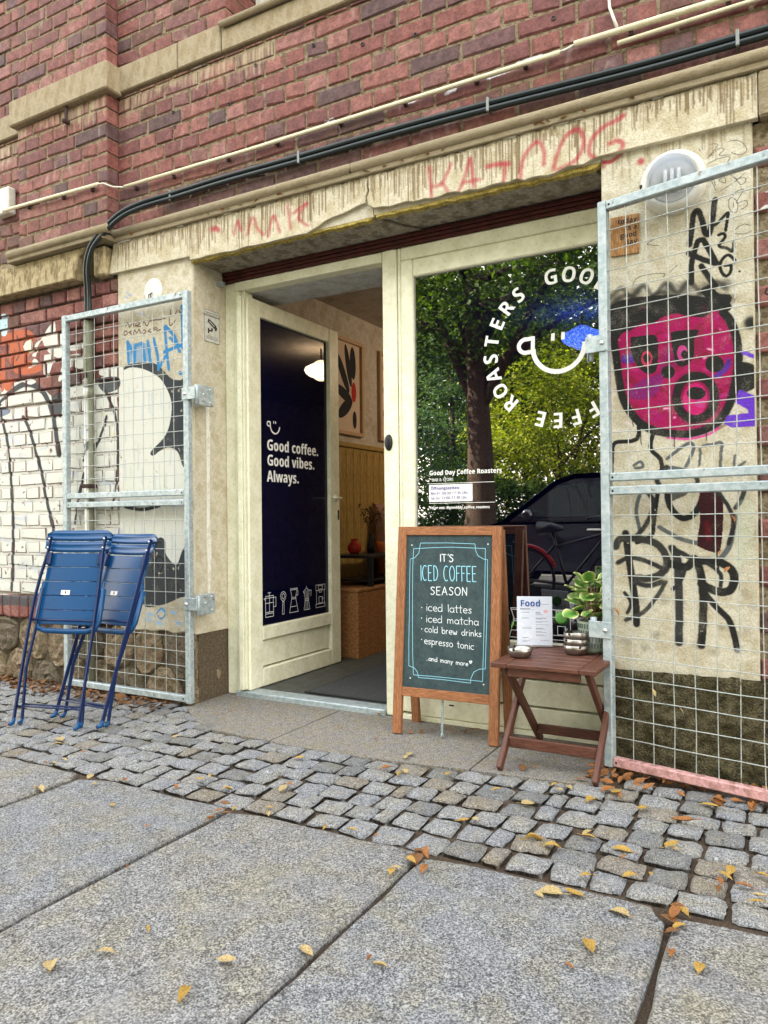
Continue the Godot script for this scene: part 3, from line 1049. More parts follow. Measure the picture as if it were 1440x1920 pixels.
	var top_a = jag(Vector2(-1.745, 2.6), Vector2(-3.495, 2.6), 0.035, 0.006)
	var pa = [Vector2(-3.495, 2.432), Vector2(-2.872, 2.425)]
	pa += jag(Vector2(-2.868, 2.405), Vector2(-2.1, 2.398), 0.04, 0.004)
	pa += jag(Vector2(-2.1, 2.398), Vector2(-1.96, 2.445), 0.03, 0.004)
	pa += jag(Vector2(-1.96, 2.445), Vector2(-1.765, 2.478), 0.03, 0.004)
	pa += [Vector2(-1.765, 2.478), Vector2(-1.762, 2.51), Vector2(-1.752, 2.53), Vector2(-1.756, 2.56)]
	b = MB.new()
	b.prism(pa + top_a, Vector3(0, 0, -0.005), Vector3.RIGHT, Vector3.UP, 0.026, 0.002)
	put(lin, "plaster", b.done(), M.lintel_plaster)
	var pc = [Vector2(-1.745, 2.6), Vector2(-1.744, 2.555), Vector2(-1.738, 2.527), Vector2(-1.752, 2.5), Vector2(-1.745, 2.465), Vector2(-1.715, 2.443), Vector2(-1.675, 2.44)]
	pc += jag(Vector2(-1.66, 2.438), Vector2(-1.45, 2.43), 0.03, 0.006)
	pc += jag(Vector2(-1.45, 2.43), Vector2(-0.95, 2.41), 0.035, 0.007)
	pc += jag(Vector2(-0.95, 2.41), Vector2(-0.68, 2.415), 0.03, 0.009)
	pc += [Vector2(-0.676, 2.43), Vector2(-0.108, 2.432)]
	pc += jag(Vector2(-0.108, 2.6), Vector2(-1.745, 2.6), 0.035, 0.006)
	b = MB.new()
	b.prism(pc, Vector3(0, 0, -0.005), Vector3.RIGHT, Vector3.UP, 0.03, 0.002)
	put(lin, "plaster", b.done(), M.lintel_plaster)
	b = MB.new()
	b.prism(jag(Vector2(-2.87, 2.394), Vector2(-1.73, 2.397), 0.03, 0.004) + [Vector2(-1.73, 2.409), Vector2(-2.87, 2.409)], Vector3(0, 0, -0.03), Vector3.RIGHT, Vector3.UP, 0.034, 0.002)
	b.prism(jag(Vector2(-1.715, 2.402), Vector2(-0.675, 2.396), 0.03, 0.005) + [Vector2(-0.675, 2.413), Vector2(-1.715, 2.417)], Vector3(0, 0, -0.03), Vector3.RIGHT, Vector3.UP, 0.034, 0.002)
	put(lin, "insulation_edge", b.done(), M.yellow_layer)
	b = MB.new()
	b.prism([Vector2(-2.87, 2.4105), Vector2(-1.73, 2.4105), Vector2(-1.73, 2.53), Vector2(-2.87, 2.53)], Vector3(0, 0, -0.03), Vector3.RIGHT, Vector3.UP, 0.032, 0.002)
	b.prism([Vector2(-1.728, 2.4185), Vector2(-0.675, 2.4145), Vector2(-0.675, 2.53), Vector2(-1.728, 2.53)], Vector3(0, 0, -0.03), Vector3.RIGHT, Vector3.UP, 0.031, 0.002)
	put(lin, "undercoat", b.done(), M.reveal)
	b = MB.new()
	for k in 40:
		var x = rnd(-3.45, -0.15)
		b.box(Vector3(x, 2.603 + rnd(0, 0.004), rnd(0.0, 0.02)), Vector3(rnd(0.03, 0.12), rnd(0.008, 0.018), rnd(0.01, 0.03)), 0.004, Basis(Vector3.BACK, rnd(-0.1, 0.1)))
	var crumbs = put(lin, "mortar_crumbs", b.done(), M.filler)
	crumbs.set_meta("kind", "stuff")
	b = MB.new()
	b.prism(jag(Vector2(-2.872, -0.005), Vector2(-1.735, -0.005), 0.05, 0.004) + jag(Vector2(-1.735, -0.005), Vector2(-1.6, -0.25), 0.04, 0.008) + [Vector2(-1.6, -0.25), Vector2(-2.872, -0.25)], Vector3(0, 2.46, 0), Vector3.RIGHT, Vector3.BACK, 0.055, 0.004)
	put(lin, "soffit", b.done(), M.concrete_soffit)
	b = MB.new()
	b.prism(jag(Vector2(-1.727, -0.005), Vector2(-0.673, -0.005), 0.05, 0.004) + [Vector2(-0.673, -0.25), Vector2(-1.59, -0.25)] + jag(Vector2(-1.59, -0.25), Vector2(-1.727, -0.005), 0.04, 0.008), Vector3(0, 2.46, 0), Vector3.RIGHT, Vector3.BACK, 0.048, 0.004)
	put(lin, "soffit", b.done(), M.concrete_soffit)
	slabx(lin, "beam_core", span(-3.45, -0.12, 2.4605, 2.6, -0.33, -0.006), M.concrete_soffit, 0.0)
	for x in [-2.62, -2.28, -1.98, -1.52, -1.16, -0.86]:
		b = MB.new(true)
		b.lathe([Vector2(0.0, -0.003), Vector2(0.02, -0.004), Vector2(0.026, -0.002), Vector2(0.027, 0.004)], 16, Vector3(x, 2.404 if x < -1.7 else 2.411, -0.12 + rnd(-0.02, 0.02)))
		put(lin, "anchor_cap", b.done(), M.concrete_soffit)
	# dark red beam under it
	var beam = slabx(B, "red_beam", span(-2.872, -0.6, 2.383, 2.404, -0.262, -0.236), M.red_beam, 0.004)
	slabx(beam, "flange", span(-2.872, -0.6, 2.363, 2.38, -0.262, -0.24), M.red_beam, 0.003)
	slabx(beam, "flange", span(-2.872, -0.6, 2.3445, 2.361, -0.262, -0.244), M.red_beam, 0.003)
	slabx(beam, "end_bracket", span(-2.869, -2.83, 2.318, 2.343, -0.224, -0.19), M.galvanised, 0.003)

	# plaster piers
	b = MB.new()
	var pl = jag(Vector2(-3.452, 0.372), Vector2(-2.87, 0.368), 0.04, 0.009)
	b.prism(pl + [Vector2(-2.868, 0.37)] + jag(Vector2(-2.868, 0.37), Vector2(-2.868, 2.46), 0.08, 0.002) + [Vector2(-2.868, 2.46), Vector2(-3.452, 2.46)], Vector3(0, 0, -0.29), Vector3.RIGHT, Vector3.UP, 0.29, 0.008)
	var pier = put(B, "plaster_pier", b.done(), M.pier_paint_a)
	b = MB.new(true)
	b.lathe([Vector2(0.0, 0.004), Vector2(0.055, 0.004), Vector2(0.066, 0.003), Vector2(0.072, -0.003)], 28, Vector3(-3.165, 2.29, 0.0), Basis(Vector3.RIGHT, PI / 2))
	put(pier, "round_patch", b.done(), M.filler)
	b = MB.new(true)
	b.tube([Vector3(-3.17, 2.28, 0.0), Vector3(-3.168, 2.265, 0.02), Vector3(-3.16, 2.235, 0.018)], 0.003, 6)
	b.tube([Vector3(-3.17, 2.28, 0.0), Vector3(-3.18, 2.262, 0.02), Vector3(-3.172, 2.24, 0.025)], 0.003, 6)
	put(pier, "wire_end", b.done(), M.black)
	var patch = [[1.72, -0.115, 0.008], [1.6, -0.108, 0.012], [1.45, -0.112, 0.015], [1.2, -0.11, 0.011], [0.95, -0.108, 0.013], [0.82, -0.112, 0.017], [0.7, -0.112, 0.012], [0.5, -0.105, 0.006]]
	var pp = []
	for q in patch: pp.append(Vector2(-q[1] - q[2], q[0]))
	patch.reverse()
	for q in patch: pp.append(Vector2(-q[1] + q[2], q[0]))
	b = MB.new()
	b.prism(pp, Vector3(-2.8695, 0, 0), Vector3.FORWARD, Vector3.UP, 0.004, 0.001)
	put(pier, "filler_streak", b.done(), M.filler)
	b = MB.new()
	b.prism(jag(Vector2(-0.676, 0.372), Vector2(-0.48, 0.366), 0.04, 0.004) + jag(Vector2(-0.48, 0.366), Vector2(-0.2, 0.372), 0.022, 0.014) + [Vector2(-0.128, 0.37), Vector2(-0.128, 2.46), Vector2(-0.676, 2.46)], Vector3(0, 0, -0.2), Vector3.RIGHT, Vector3.UP, 0.2, 0.008)
	put(B, "plaster_pier", b.done(), M.pier_paint_b)
	slabx(B, "pier_core", span(-0.6, 0.87, -0.1, 2.46, -0.34, -0.201), M.reveal, 0.0)

	# painted wall with the soldier course under it
	var low = slabx(B, "painted_brick_wall", span(-4.95, -3.45, 0.3, 2.46, -0.3, -0.016), M.painted_mortar, 0.0)
	slabx(low, "mortar_bed", span(-4.95, -3.452, 0.54, 1.64, -0.02, -0.005), M.painted_bed, 0.0)
	lay(pil_off(low), -4.95, -3.455, 0.534, 2.43, 0.0, "painted_brick_", 0.05, 0)
	var x = -4.95
	while x < -3.46:
		var w = minf(0.085, -3.455 - x)
		put(pil_off(low), "brick", brick_sets["d0.05"][1][rng.randi() % 6], M["painted_brick_%d" % [1, 5, 0][rng.randi() % 3]], Vector3(x + w / 2, 0.455, 0.014), Basis().scaled(Vector3(w * 0.9 / 0.117, 0.14 / 0.0745, 1)))
		x += 0.086
	var side = slabx(B, "side_brick_wall", span(-0.13, 0.87, 0.3, 2.43, -0.19, -0.02), M.mortar, 0.0)
	lay(pil_off(side), -0.122, 0.6, 0.38, 2.425, -0.004, "tagged_brick_", 0.05, 0)

	# foundation of fieldstones and a mossy plinth
	var fnd = slabx(B, "stone_foundation", span(-4.95, -2.872, -0.15, 0.375, -0.3, -0.03), M.foundation_mortar, 0.0)
	var seeds = []
	for i in 9:
		for j in 2:
			seeds.append(Vector2(-4.92 + i * 0.26 + (0.13 if j == 1 else 0.0) + rnd(-0.06, 0.06), 0.02 + j * 0.24 + rnd(-0.05, 0.05)))
	for i in seeds.size():
		var poly = [Vector2(-4.95, -0.12), Vector2(-2.875, -0.12), Vector2(-2.875, 0.385), Vector2(-4.95, 0.385)]
		for k in seeds.size():
			if k != i:
				var dlt = (seeds[k] - seeds[i])
				poly = half_plane(poly, (seeds[i] + seeds[k]) / 2.0 - dlt.normalized() * 0.006, dlt)
		if poly.size() >= 3:
			put(pil_off(fnd), "stone", fieldstone(poly, -0.04, rnd(0.026, 0.044), 300 + i), M["fieldstone" if i % 3 else "fieldstone_grey"])
	slabx(B, "reveal_base", span(-3.3, -2.91, -0.1, 0.366, -0.29, -0.031), M.foundation_mortar, 0.01)
	var rv = put(B, "reveal_stone", rough_panel(-0.29, 0.0, -0.06, 0.37, 0.0, 16, 20, 0.035, 0.5, 61), M.fieldstone, Vector3(-2.885, 0, 0.0), Basis(Vector3.UP, PI / 2) * Basis().scaled(Vector3(-1, 1, 1)))
	put(B, "mossy_plinth", rough_panel(-0.668, 0.9, -0.08, 0.385, 0.012, 130, 44, 0.022, 1.1, 62), M.mossy_plinth)
	slabx(B, "plinth_core", span(-0.665, 0.87, -0.1, 0.38, -0.2, -0.02), M.mossy_plinth, 0.0)

	build_shop_front(B)

func pil_off(o):
	return o

func mortar_mesh(rects):
	var b = MB.new()
	for r in rects:
		b.box(Vector3((r[0] + r[1]) / 2, (r[2] + r[3]) / 2, -0.1), Vector3(r[1] - r[0], r[3] - r[2], 0.186), 0.0)
	return b.done()

func build_shop_front(B):
	var Z = -0.25
	var b
	# fixed frame
	var fr = node(B, "shop_frame")
	slabx(fr, "jamb", span(-2.868, -2.795, 0.0, 2.342, -0.33, Z - 0.012), M.cream_frame, 0.004)
	slabx(fr, "jamb", span(-2.793, -2.757, 0.0, 2.29, -0.33, Z), M.cream_frame, 0.005)
	slabx(fr, "jamb", span(-2.755, -2.733, 0.0, 2.29, -0.345, Z - 0.02), M.cream_frame, 0.003)
	slabx(fr, "head_rail", span(-2.793, -1.83, 2.291, 2.342, -0.33, Z - 0.003), M.cream_frame, 0.004)
	slabx(fr, "mullion", span(-1.827, -1.746, 0.0, 2.343, -0.33, Z), M.cream_frame, 0.005)
	slabx(fr, "threshold", span(-2.79, -1.83, -0.02, 0.028, -0.34, Z + 0.015), M.galvanised, 0.006)
	for y in [2.04, 1.15, 0.28]:
		slabx(fr, "hinge", span(-2.768, -2.74, y - 0.05, y, -0.262, -0.236), M.cream_frame, 0.003)
		slabx(fr, "hinge", span(-2.764, -2.744, y - 0.1, y - 0.053, -0.262, -0.24), M.cream_frame, 0.003)
	b = MB.new(true)
	b.lathe([Vector2(0.0, 0.016), Vector2(0.014, 0.015), Vector2(0.02, 0.01), Vector2(0.022, 0.0)], 20, Vector3(-1.797, 1.372, Z), Basis(Vector3.RIGHT, PI / 2).scaled(Vector3(1, 1.9, 1)))
	put(fr, "doorbell", b.done(), M.black)
	# shop window
	var w = node(B, "shop_window")
	slabx(w, "sash", span(-1.742, -1.724, 0.03, 2.3425, -0.33, Z - 0.006), M.cream_frame, 0.003)
	slabx(w, "sash", span(-1.722, -1.655, 0.03, 2.275, -0.325, Z + 0.002), M.cream_frame, 0.006)
	slabx(w, "sash", span(-1.722, -0.56, 2.277, 2.3425, -0.33, Z - 0.003), M.cream_frame, 0.005)
	slabx(w, "sash", span(-1.654, -0.601, 2.187, 2.274, -0.325, Z + 0.001), M.cream_frame, 0.006)
	slabx(w, "sash", span(-0.6, -0.56, 0.03, 2.274, -0.325, Z), M.cream_frame, 0.006)
	slabx(w, "sash", span(-1.654, -0.601, 0.36, 0.42, -0.325, Z + 0.001), M.cream_frame, 0.006)
	slabx(w, "panel", span(-1.654, -0.601, 0.253, 0.357, -0.32, Z - 0.002), M.cream_frame, 0.004)
	slabx(w, "panel", span(-1.654, -0.601, 0.13, 0.246, -0.32, Z - 0.004), M.cream_frame, 0.004)
	slabx(w, "panel", span(-1.654, -0.601, 0.02, 0.122, -0.32, Z + 0.003), M.cream_frame, 0.004)
	slabx(w, "gap_filler", span(-1.654, -0.601, 0.03, 0.36, -0.33, -0.322), M.frame_gap, 0.0)
	slabx(w, "vent_slot", span(-1.48, -1.455, 0.085, 0.092, -0.25, Z + 0.0045), M.black, 0.0)
	slabx(w, "sill", span(-1.742, -0.56, -0.01, 0.018, -0.33, Z + 0.01), M.cream_frame, 0.003)
	slabx(w, "glass_pane", span(-1.655, -0.6, 0.42, 2.187, -0.28, -0.27), M.film_glass, 0.0)
	var zg = -0.2685
	var cx = -0.93
	var cy = 1.75
	var ring = "GOOD DAY COFFEE ROASTERS "
	for i in ring.length():
		if ring[i] == " ":
			continue
		# clockwise, starting just left of the top
		var a = deg_to_rad(96.0 - i * 360.0 / ring.length())
		var p = Vector3(cx + cos(a) * 0.325, cy + sin(a) * 0.325, zg)
		if p.x > -0.635:
			continue
		letters(w, "letter", ring[i], 0.068, M.white_print, p, Basis(Vector3.BACK, a - PI / 2), true, HORIZONTAL_ALIGNMENT_CENTER)
	# the smiling cup
	var arc = []
	for k in 25:
		var a = deg_to_rad(188.0 + k * (172.0 - 3.0) / 24.0)
		arc.append(Vector2(cx - 0.003 + cos(a) * 0.118, 1.762 + sin(a) * 0.118))
	b = MB.new()
	b.line(arc, 0.021, Vector3(0, 0, zg), Vector3.RIGHT, Vector3.UP, 0.0002)
	var hand = []
	for k in 13:
		var a = deg_to_rad(80.0 + k * 200.0 / 12.0)
		hand.append(Vector2(-1.083 + cos(a) * 0.034, 1.776 + sin(a) * 0.031))
	b.line([Vector2(-1.052, 1.745), Vector2(-1.05, 1.808), hand[0]], 0.018, Vector3(0, 0, zg), Vector3.RIGHT, Vector3.UP, 0.0009)
	b.line(hand + [Vector2(-1.045, 1.748)], 0.018, Vector3(0, 0, zg), Vector3.RIGHT, Vector3.UP, 0.0012)
	for ex in [-0.958, -0.912]:
		b.line([Vector2(ex, 1.792), Vector2(ex + 0.001, 1.812)], 0.016, Vector3(0, 0, zg), Vector3.RIGHT, Vector3.UP, 0.0005)
	put(w, "smile_print", b.done(), M.white_print)
	letters(w, "name_print", "Good Day Coffee Roasters", 0.0215, M.white_print, Vector3(-1.583, 1.21, zg))
	letters(w, "name_print", "BAR & STORE", 0.014, M.white_print, Vector3(-1.57, 1.176, zg), Basis(), false)
	b = MB.new()
	for y in [1.158, 1.062]:
		b.line([Vector2(-1.583, y), Vector2(-1.245, y)], 0.0022, Vector3(0, 0, zg), Vector3.RIGHT, Vector3.UP, 0.0002)
	put(w, "rule_line", b.done(), M.white_print)
	slabx(w, "hours_label", span(-1.584, -1.356, 1.069, 1.152, zg - 0.0012, zg + 0.0012), M.white_print, 0.0)
	var blue_print = mat("blue_print", Color(0.12, 0.1, 0.3), 0.7)
	letters(w, "hours_print", "Öffnungszeiten:", 0.0145, blue_print, Vector3(-1.575, 1.135, zg + 0.0018))
	letters(w, "hours_print", "Mo-Fr: 09:30-17:30 Uhr", 0.0135, blue_print, Vector3(-1.575, 1.11, zg + 0.0018), Basis(), false)
	letters(w, "hours_print", "Sa-So: 12:00-17:30 Uhr", 0.0135, blue_print, Vector3(-1.575, 1.087, zg + 0.0018), Basis(), false)
	letters(w, "name_print", "Folge uns: @goodday_coffee_roasters", 0.0125, M.white_print, Vector3(-1.583, 1.04, zg))
	# coffee machines drawn along the foot of the pane
	var U = Vector3.RIGHT
	var V = Vector3.UP
	machine_icon(w, Vector3(-0.985, 0.435, zg), U, V, 0.135, 4)
	machine_icon(w, Vector3(-1.18, 0.435, zg), U, V, 0.135, 2)
	# the door, swung inwards at a right angle: its outer face looks along +x
	var d = node(B, "door", Vector3(-2.70, 0, -0.255), Basis(Vector3.UP, PI / 2))
	# local axes: x runs from the hinge to the free edge, z out of the outer face
	slabx(d, "stile", span(0.0, 0.12, 0.03, 2.255, -0.06, 0.0), M.cream_frame, 0.006)
	slabx(d, "stile", span(0.84, 0.955, 0.03, 2.255, -0.06, 0.0), M.cream_frame, 0.006)
	slabx(d, "rail", span(0.1205, 0.8395, 2.16, 2.255, -0.06, -0.0005), M.cream_frame, 0.005)
	slabx(d, "rail", span(0.1205, 0.8395, 0.296, 0.374, -0.06, -0.0005), M.cream_frame, 0.005)
	slabx(d, "rail", span(0.1205, 0.8395, 0.03, 0.134, -0.06, -0.0005), M.cream_frame, 0.005)
	slabx(d, "lower_panel", span(0.1265, 0.8335, 0.142, 0.2885, -0.045, -0.022), M.cream_frame, 0.003)
	slabx(d, "panel_gasket", span(0.1205, 0.8395, 0.1345, 0.2955, -0.052, -0.0455), M.frame_gap, 0.0)
	slabx(d, "glass_pane", span(0.121, 0.839, 0.3745, 2.1595, -0.034, -0.024), M.door_glass, 0.0)
	b = MB.new(true)
	b.tube([Vector3(0.895, 1.128, 0.0), Vector3(0.895, 1.128, 0.045), Vector3(0.885, 1.128, 0.055), Vector3(0.79, 1.128, 0.055)], 0.009, 10)
	b.lathe([Vector2(0.0, 0.008), Vector2(0.022, 0.008), Vector2(0.024, 0.0)], 18, Vector3(0.895, 1.128, 0), Basis(Vector3.RIGHT, PI / 2))
	put(d, "handle", b.done(), M.cream_frame)
	slabx(d, "lock_plate", span(0.925, 0.94, 0.985, 1.05, -0.001, 0.003), M.rust, 0.001)
	slabx(d, "weather_strip", span(-0.02, -0.003, 0.04, 2.25, -0.05, -0.012), M.cream_frame, 0.002)
	slabx(d, "weather_strip", span(-0.034, -0.0235, 0.04, 2.25, -0.05, -0.02), M.cream_frame, 0.002)
	var zz = -0.0225
	for t in [["Good coffee.", 1.43], ["Good vibes.", 1.34], ["Always.", 1.245]]:
		letters(d, "motto_print", t[0], 0.063, M.white_print, Vector3(0.195, t[1], zz))
	var sm = []
	for k in 17:
		var a = deg_to_rad(186.0 + k * 168.0 / 16.0)
		sm.append(Vector2(0.275 + cos(a) * 0.045, 1.548 + sin(a) * 0.045))
	b = MB.new()
	b.line(sm, 0.009, Vector3(0, 0, zz), Vector3.RIGHT, Vector3.UP, 0.0002)
	var hl = []
	for k in 9:
		var a = deg_to_rad(80.0 + k * 200.0 / 8.0)
		hl.append(Vector2(0.212 + cos(a) * 0.014, 1.556 + sin(a) * 0.013))
	b.line([Vector2(0.229, 1.543), Vector2(0.229, 1.568), hl[0]], 0.0075, Vector3(0, 0, zz), Vector3.RIGHT, Vector3.UP, 0.0009)
	b.line(hl + [Vector2(0.231, 1.543)], 0.0075, Vector3(0, 0, zz), Vector3.RIGHT, Vector3.UP, 0.0012)
	for ex in [0.262, 0.281]:
		b.line([Vector2(ex, 1.565), Vector2(ex, 1.574)], 0.007, Vector3(0, 0, zz), Vector3.RIGHT, Vector3.UP, 0.0005)
	put(d, "smile_print", b.done(), M.white_print)
	for k in 5:
		machine_icon(d, Vector3(0.155 + [0.0, 0.152, 0.25, 0.395, 0.535][k], 0.42, zz), Vector3.RIGHT, Vector3.UP, 0.145, k)

# white line drawings of coffee makers; h is the height of the tallest
func machine_icon(parent, o, u, v, h, kind):
	var L = []
	match kind:
		0: L = [[[0.1, 0], [0.62, 0], [0.62, 0.84], [0.1, 0.84], [0.1, 0]], [[0.1, 0.13], [0.62, 0.13]], [[0.1, 0.19], [0.62, 0.19]], [[0.1, 0.56], [0.62, 0.56]], [[0.36, 0.2], [0.36, 0.97]], [[0.27, 0.97], [0.45, 0.97]], [[0.0, 0.76], [0.78, 0.76], [0.78, 0.38], [0.62, 0.38]], [[0.0, 0.76], [0.1, 0.68]]]
		1: L = [[[0.17, 0], [0.3, 0], [0.28, 0.52], [0.2, 0.52], [0.17, 0]], [[0.24, 0.52], [0.1, 0.62], [0.05, 0.76], [0.1, 0.88], [0.24, 0.94], [0.38, 0.88], [0.43, 0.76], [0.38, 0.62], [0.24, 0.52]], [[0.24, 0.62], [0.15, 0.7], [0.15, 0.8], [0.24, 0.86], [0.33, 0.8], [0.33, 0.7], [0.24, 0.62]]]
		2: L = [[[0.0, 0], [0.62, 0], [0.45, 0.56], [0.15, 0.56], [0.0, 0]], [[0.07, 0.24], [0.55, 0.24]], [[0.15, 0.56], [0.15, 0.62], [0.45, 0.62], [0.45, 0.56]], [[0.18, 0.62], [0.06, 1.0], [0.56, 1.0], [0.42, 0.62]], [[0.06, 0.95], [0.56, 0.95]], [[0.53, 0.88], [0.6, 0.88], [0.6, 0.7], [0.46, 0.7]]]
		3: L = [[[0.05, 0], [0.48, 0], [0.4, 0.4], [0.13, 0.4], [0.05, 0]], [[0.13, 0.4], [0.13, 0.46], [0.4, 0.46], [0.4, 0.4]], [[0.14, 0.46], [0.06, 0.82], [0.24, 0.94], [0.44, 0.82], [0.39, 0.46]], [[0.06, 0.82], [0.0, 0.8], [0.08, 0.7]], [[0.44, 0.82], [0.6, 0.82], [0.57, 0.56]], [[0.22, 0.46], [0.2, 0.84]], [[0.3, 0.46], [0.32, 0.84]], [[0.19, 0], [0.2, 0.4]], [[0.34, 0], [0.32, 0.4]], [[0.24, 0.94], [0.24, 1.03]]]
		4: L = [[[0, 0], [0.72, 0], [0.72, 0.15], [0, 0.15], [0, 0]], [[0.05, 0.15], [0.05, 0.75]], [[0.67, 0.15], [0.67, 0.75]], [[0, 0.75], [0.72, 0.75], [0.72, 1.0], [0, 1.0], [0, 0.75]], [[0.2, 0.8], [0.52, 0.8], [0.52, 0.96], [0.2, 0.96], [0.2, 0.8]], [[0.24, 0.75], [0.28, 0.66], [0.44, 0.66], [0.48, 0.75]], [[0.24, 0.18], [0.5, 0.18], [0.5, 0.46], [0.24, 0.46], [0.24, 0.18]], [[0.5, 0.4], [0.57, 0.38], [0.5, 0.3]]]
	var b = MB.new()
	for k in L.size():
		var pts = []
		for p in L[k]:
			pts.append(Vector2(p[0], p[1]) * h)
		b.line(pts, 0.0028, o, u, v, 0.0002 + 0.00015 * (k % 4))
	return put(parent, "coffee_maker_print", b.done(), M.white_print)

# ---------------------------------------------------------------- inside the cafe
func inner(called, r, material, ch := 0.0):
	var b = MB.new()
	b.box(r[0], r[1], ch)
	return setting(called, b.done(), material)

func pillow(w, h, d):
	var b = MB.new(true)
	var N = 10
	for s in [1.0, -1.0]:
		var at = func(i, j):
			var u = float(i) / N * 2 - 1
			var v = float(j) / N * 2 - 1
			var e = (1 - pow(absf(u), 3.0)) * (1 - pow(absf(v), 3.0))
			return Vector3(u * w / 2 * (1 - 0.06 * (1 - v * v)), v * h / 2 * (1 - 0.06 * (1 - u * u)), s * d / 2 * pow(e, 0.6) + 0.006 * sin(u * 7 + v * 4))
		for i in N:
			for j in N:
				if s > 0:
					b.quad(at.call(i, j), at.call(i + 1, j), at.call(i + 1, j + 1), at.call(i, j + 1))
				else:
					b.quad(at.call(i, j + 1), at.call(i + 1, j + 1), at.call(i + 1, j), at.call(i, j))
	return b.done()

func build_interior():
	inner("interior_floor", span(-3.1, 0.86, -0.1, 0.026, -6.0, -0.342), M.room_floor)
	inner("interior_ceiling", span(-3.3, 0.86, 2.62, 2.75, -6.2, -0.342), M.room_ceiling)
	inner("interior_wall_back", span(-3.3, 0.86, -0.1, 2.62, -6.2, -6.001), M.room_wall)
	inner("interior_wall_right", span(0.861, 1.0, -0.1, 2.75, -6.2, -0.342), M.room_wall)
	inner("interior_lintel", span(-3.1, 0.86, 2.292, 2.619, -0.6, -0.334), M.room_white)
	inner("interior_wall_return", span(-3.1, -2.876, 0.027, 2.291, -0.6, -0.335), M.room_white)
	var wall = inner("interior_wall_left", span(-3.3, -3.101, -0.1, 2.62, -6.2, -0.3), M.room_wall)
	var z = -0.63
	while z > -5.0:
		slabx(wall, "plank", span(-3.101, -3.085, 0.027, 1.55, z - 0.104, z), M.wainscot, 0.004)
		z -= 0.107
	slabx(wall, "dado_rail", span(-3.101, -3.07, 1.552, 1.59, -5.0, -0.62), M.wainscot, 0.005)
	var rug = thing("doormat", "grey ribbed doormat lying inside the open doorway", "mat", Vector3(-2.08, 0.027, -0.8))
	var b = MB.new()
	b.box(Vector3(0, 0.005, 0), Vector3(0.66, 0.01, 0.88), 0.003)
	put(rug, "rubber_base", b.done(), M.black)
	for k in 40:
		b = MB.new()
		b.box(Vector3(0, 0.012, -0.43 + k * 0.022), Vector3(0.62, 0.005, 0.013), 0.002)
		put(rug, "rib", b.done(), M.mat_grey)
	# bench along the side wall
	var bench = thing("wooden_bench", "yellowish plywood box bench along the panelled wall inside the cafe", "bench", Vector3(-2.86, 0.027, -2.4))
	slabx(bench, "end_panel", span(-0.2, 0.19, 0.0, 0.455, 1.03, 1.05), M.bench_wood, 0.002)
	slabx(bench, "front_panel", span(0.191, 0.21, 0.0, 0.455, -1.6, 1.05), M.bench_wood, 0.002)
	slabx(bench, "seat", span(-0.205, 0.215, 0.457, 0.478, -1.6, 1.055), M.bench_wood, 0.003)
	var st = thing("side_table", "low black table standing on the bench inside the cafe", "table", Vector3(-2.83, 0.506, -1.9))
	slabx(st, "table_top", span(-0.18, 0.18, 0.2, 0.222, -0.34, 0.38), M.black, 0.004)
	for s in [[-0.16, -0.3], [0.16, -0.3], [-0.16, 0.34], [0.16, 0.34]]:
		slabx(st, "leg", span(s[0] - 0.018, s[0] + 0.018, 0.0, 0.2, s[1] - 0.018, s[1] + 0.018), M.black, 0.002)
	slabx(st, "shelf", span(-0.141, 0.141, 0.03, 0.045, -0.28, 0.32), M.black, 0.002)
	tag(put(self, "cushion", pillow(0.42, 0.42, 0.15), M.cushion_pink, Vector3(-2.9, 0.915, -2.42), Basis(Vector3.UP, 0.9) * Basis(Vector3.RIGHT, -0.25)), "plump dusty pink cushion leaning against the panelled wall", "cushion")
	tag(put(self, "cushion_001", pillow(0.36, 0.34, 0.13), M.cushion_orange, Vector3(-2.86, 0.66, -2.32), Basis(Vector3.UP, 0.9) * Basis(Vector3.RIGHT, -0.35)), "burnt orange cushion behind the low black table", "cushion")
	var v = thing("red_vase", "small round red glazed vase on the low black table", "vase", Vector3(-2.9, 0.729, -1.72))
	b = MB.new(true)
	b.lathe([Vector2(0.0, 0), Vector2(0.03, 0.0), Vector2(0.052, 0.03), Vector2(0.05, 0.06), Vector2(0.026, 0.09), Vector2(0.022, 0.105), Vector2(0.028, 0.112), Vector2(0.02, 0.1), Vector2(0.0, 0.02)], 20)
	put(v, "body", b.done(), M.red_glaze)
	v = thing("flower_vase", "dark slim vase with dried brown flower sprigs", "vase", Vector3(-2.86, 0.729, -1.9))
	b = MB.new(true)
	b.lathe([Vector2(0.0, 0), Vector2(0.03, 0.0), Vector2(0.034, 0.05), Vector2(0.018, 0.11), Vector2(0.022, 0.14), Vector2(0.014, 0.13), Vector2(0.0, 0.03)], 16)
	put(v, "body", b.done(), M.black)
	for k in 9:
		b = MB.new(true)
		var dir = Vector3(rnd(-0.45, 0.45), 1, rnd(-0.45, 0.45)) * rnd(0.16, 0.24)
		b.tube([Vector3(0, 0.06, 0), Vector3(0, 0.13, 0) + dir * 0.4, Vector3(0, 0.13, 0) + dir], 0.0015, 5)
		for q in 7:
			var p = Vector3(0, 0.13, 0) + dir * rnd(0.5, 1.05) + Vector3(rnd(-1, 1), rnd(-1, 1), rnd(-1, 1)) * 0.022
			b.tube([p, p + Vector3(rnd(-1, 1), rnd(0, 1), rnd(-1, 1)) * 0.014], [0.004, 0.006], 5)
		put(v, "sprig", b.done(), M.twig)
	picture("framed abstract print of black petals around a red oval", -1.95, 0.46, 0.76, 2.03, 0)
	picture("framed abstract print of stacked black blobs", -2.68, 0.46, 0.76, 2.03, 1)
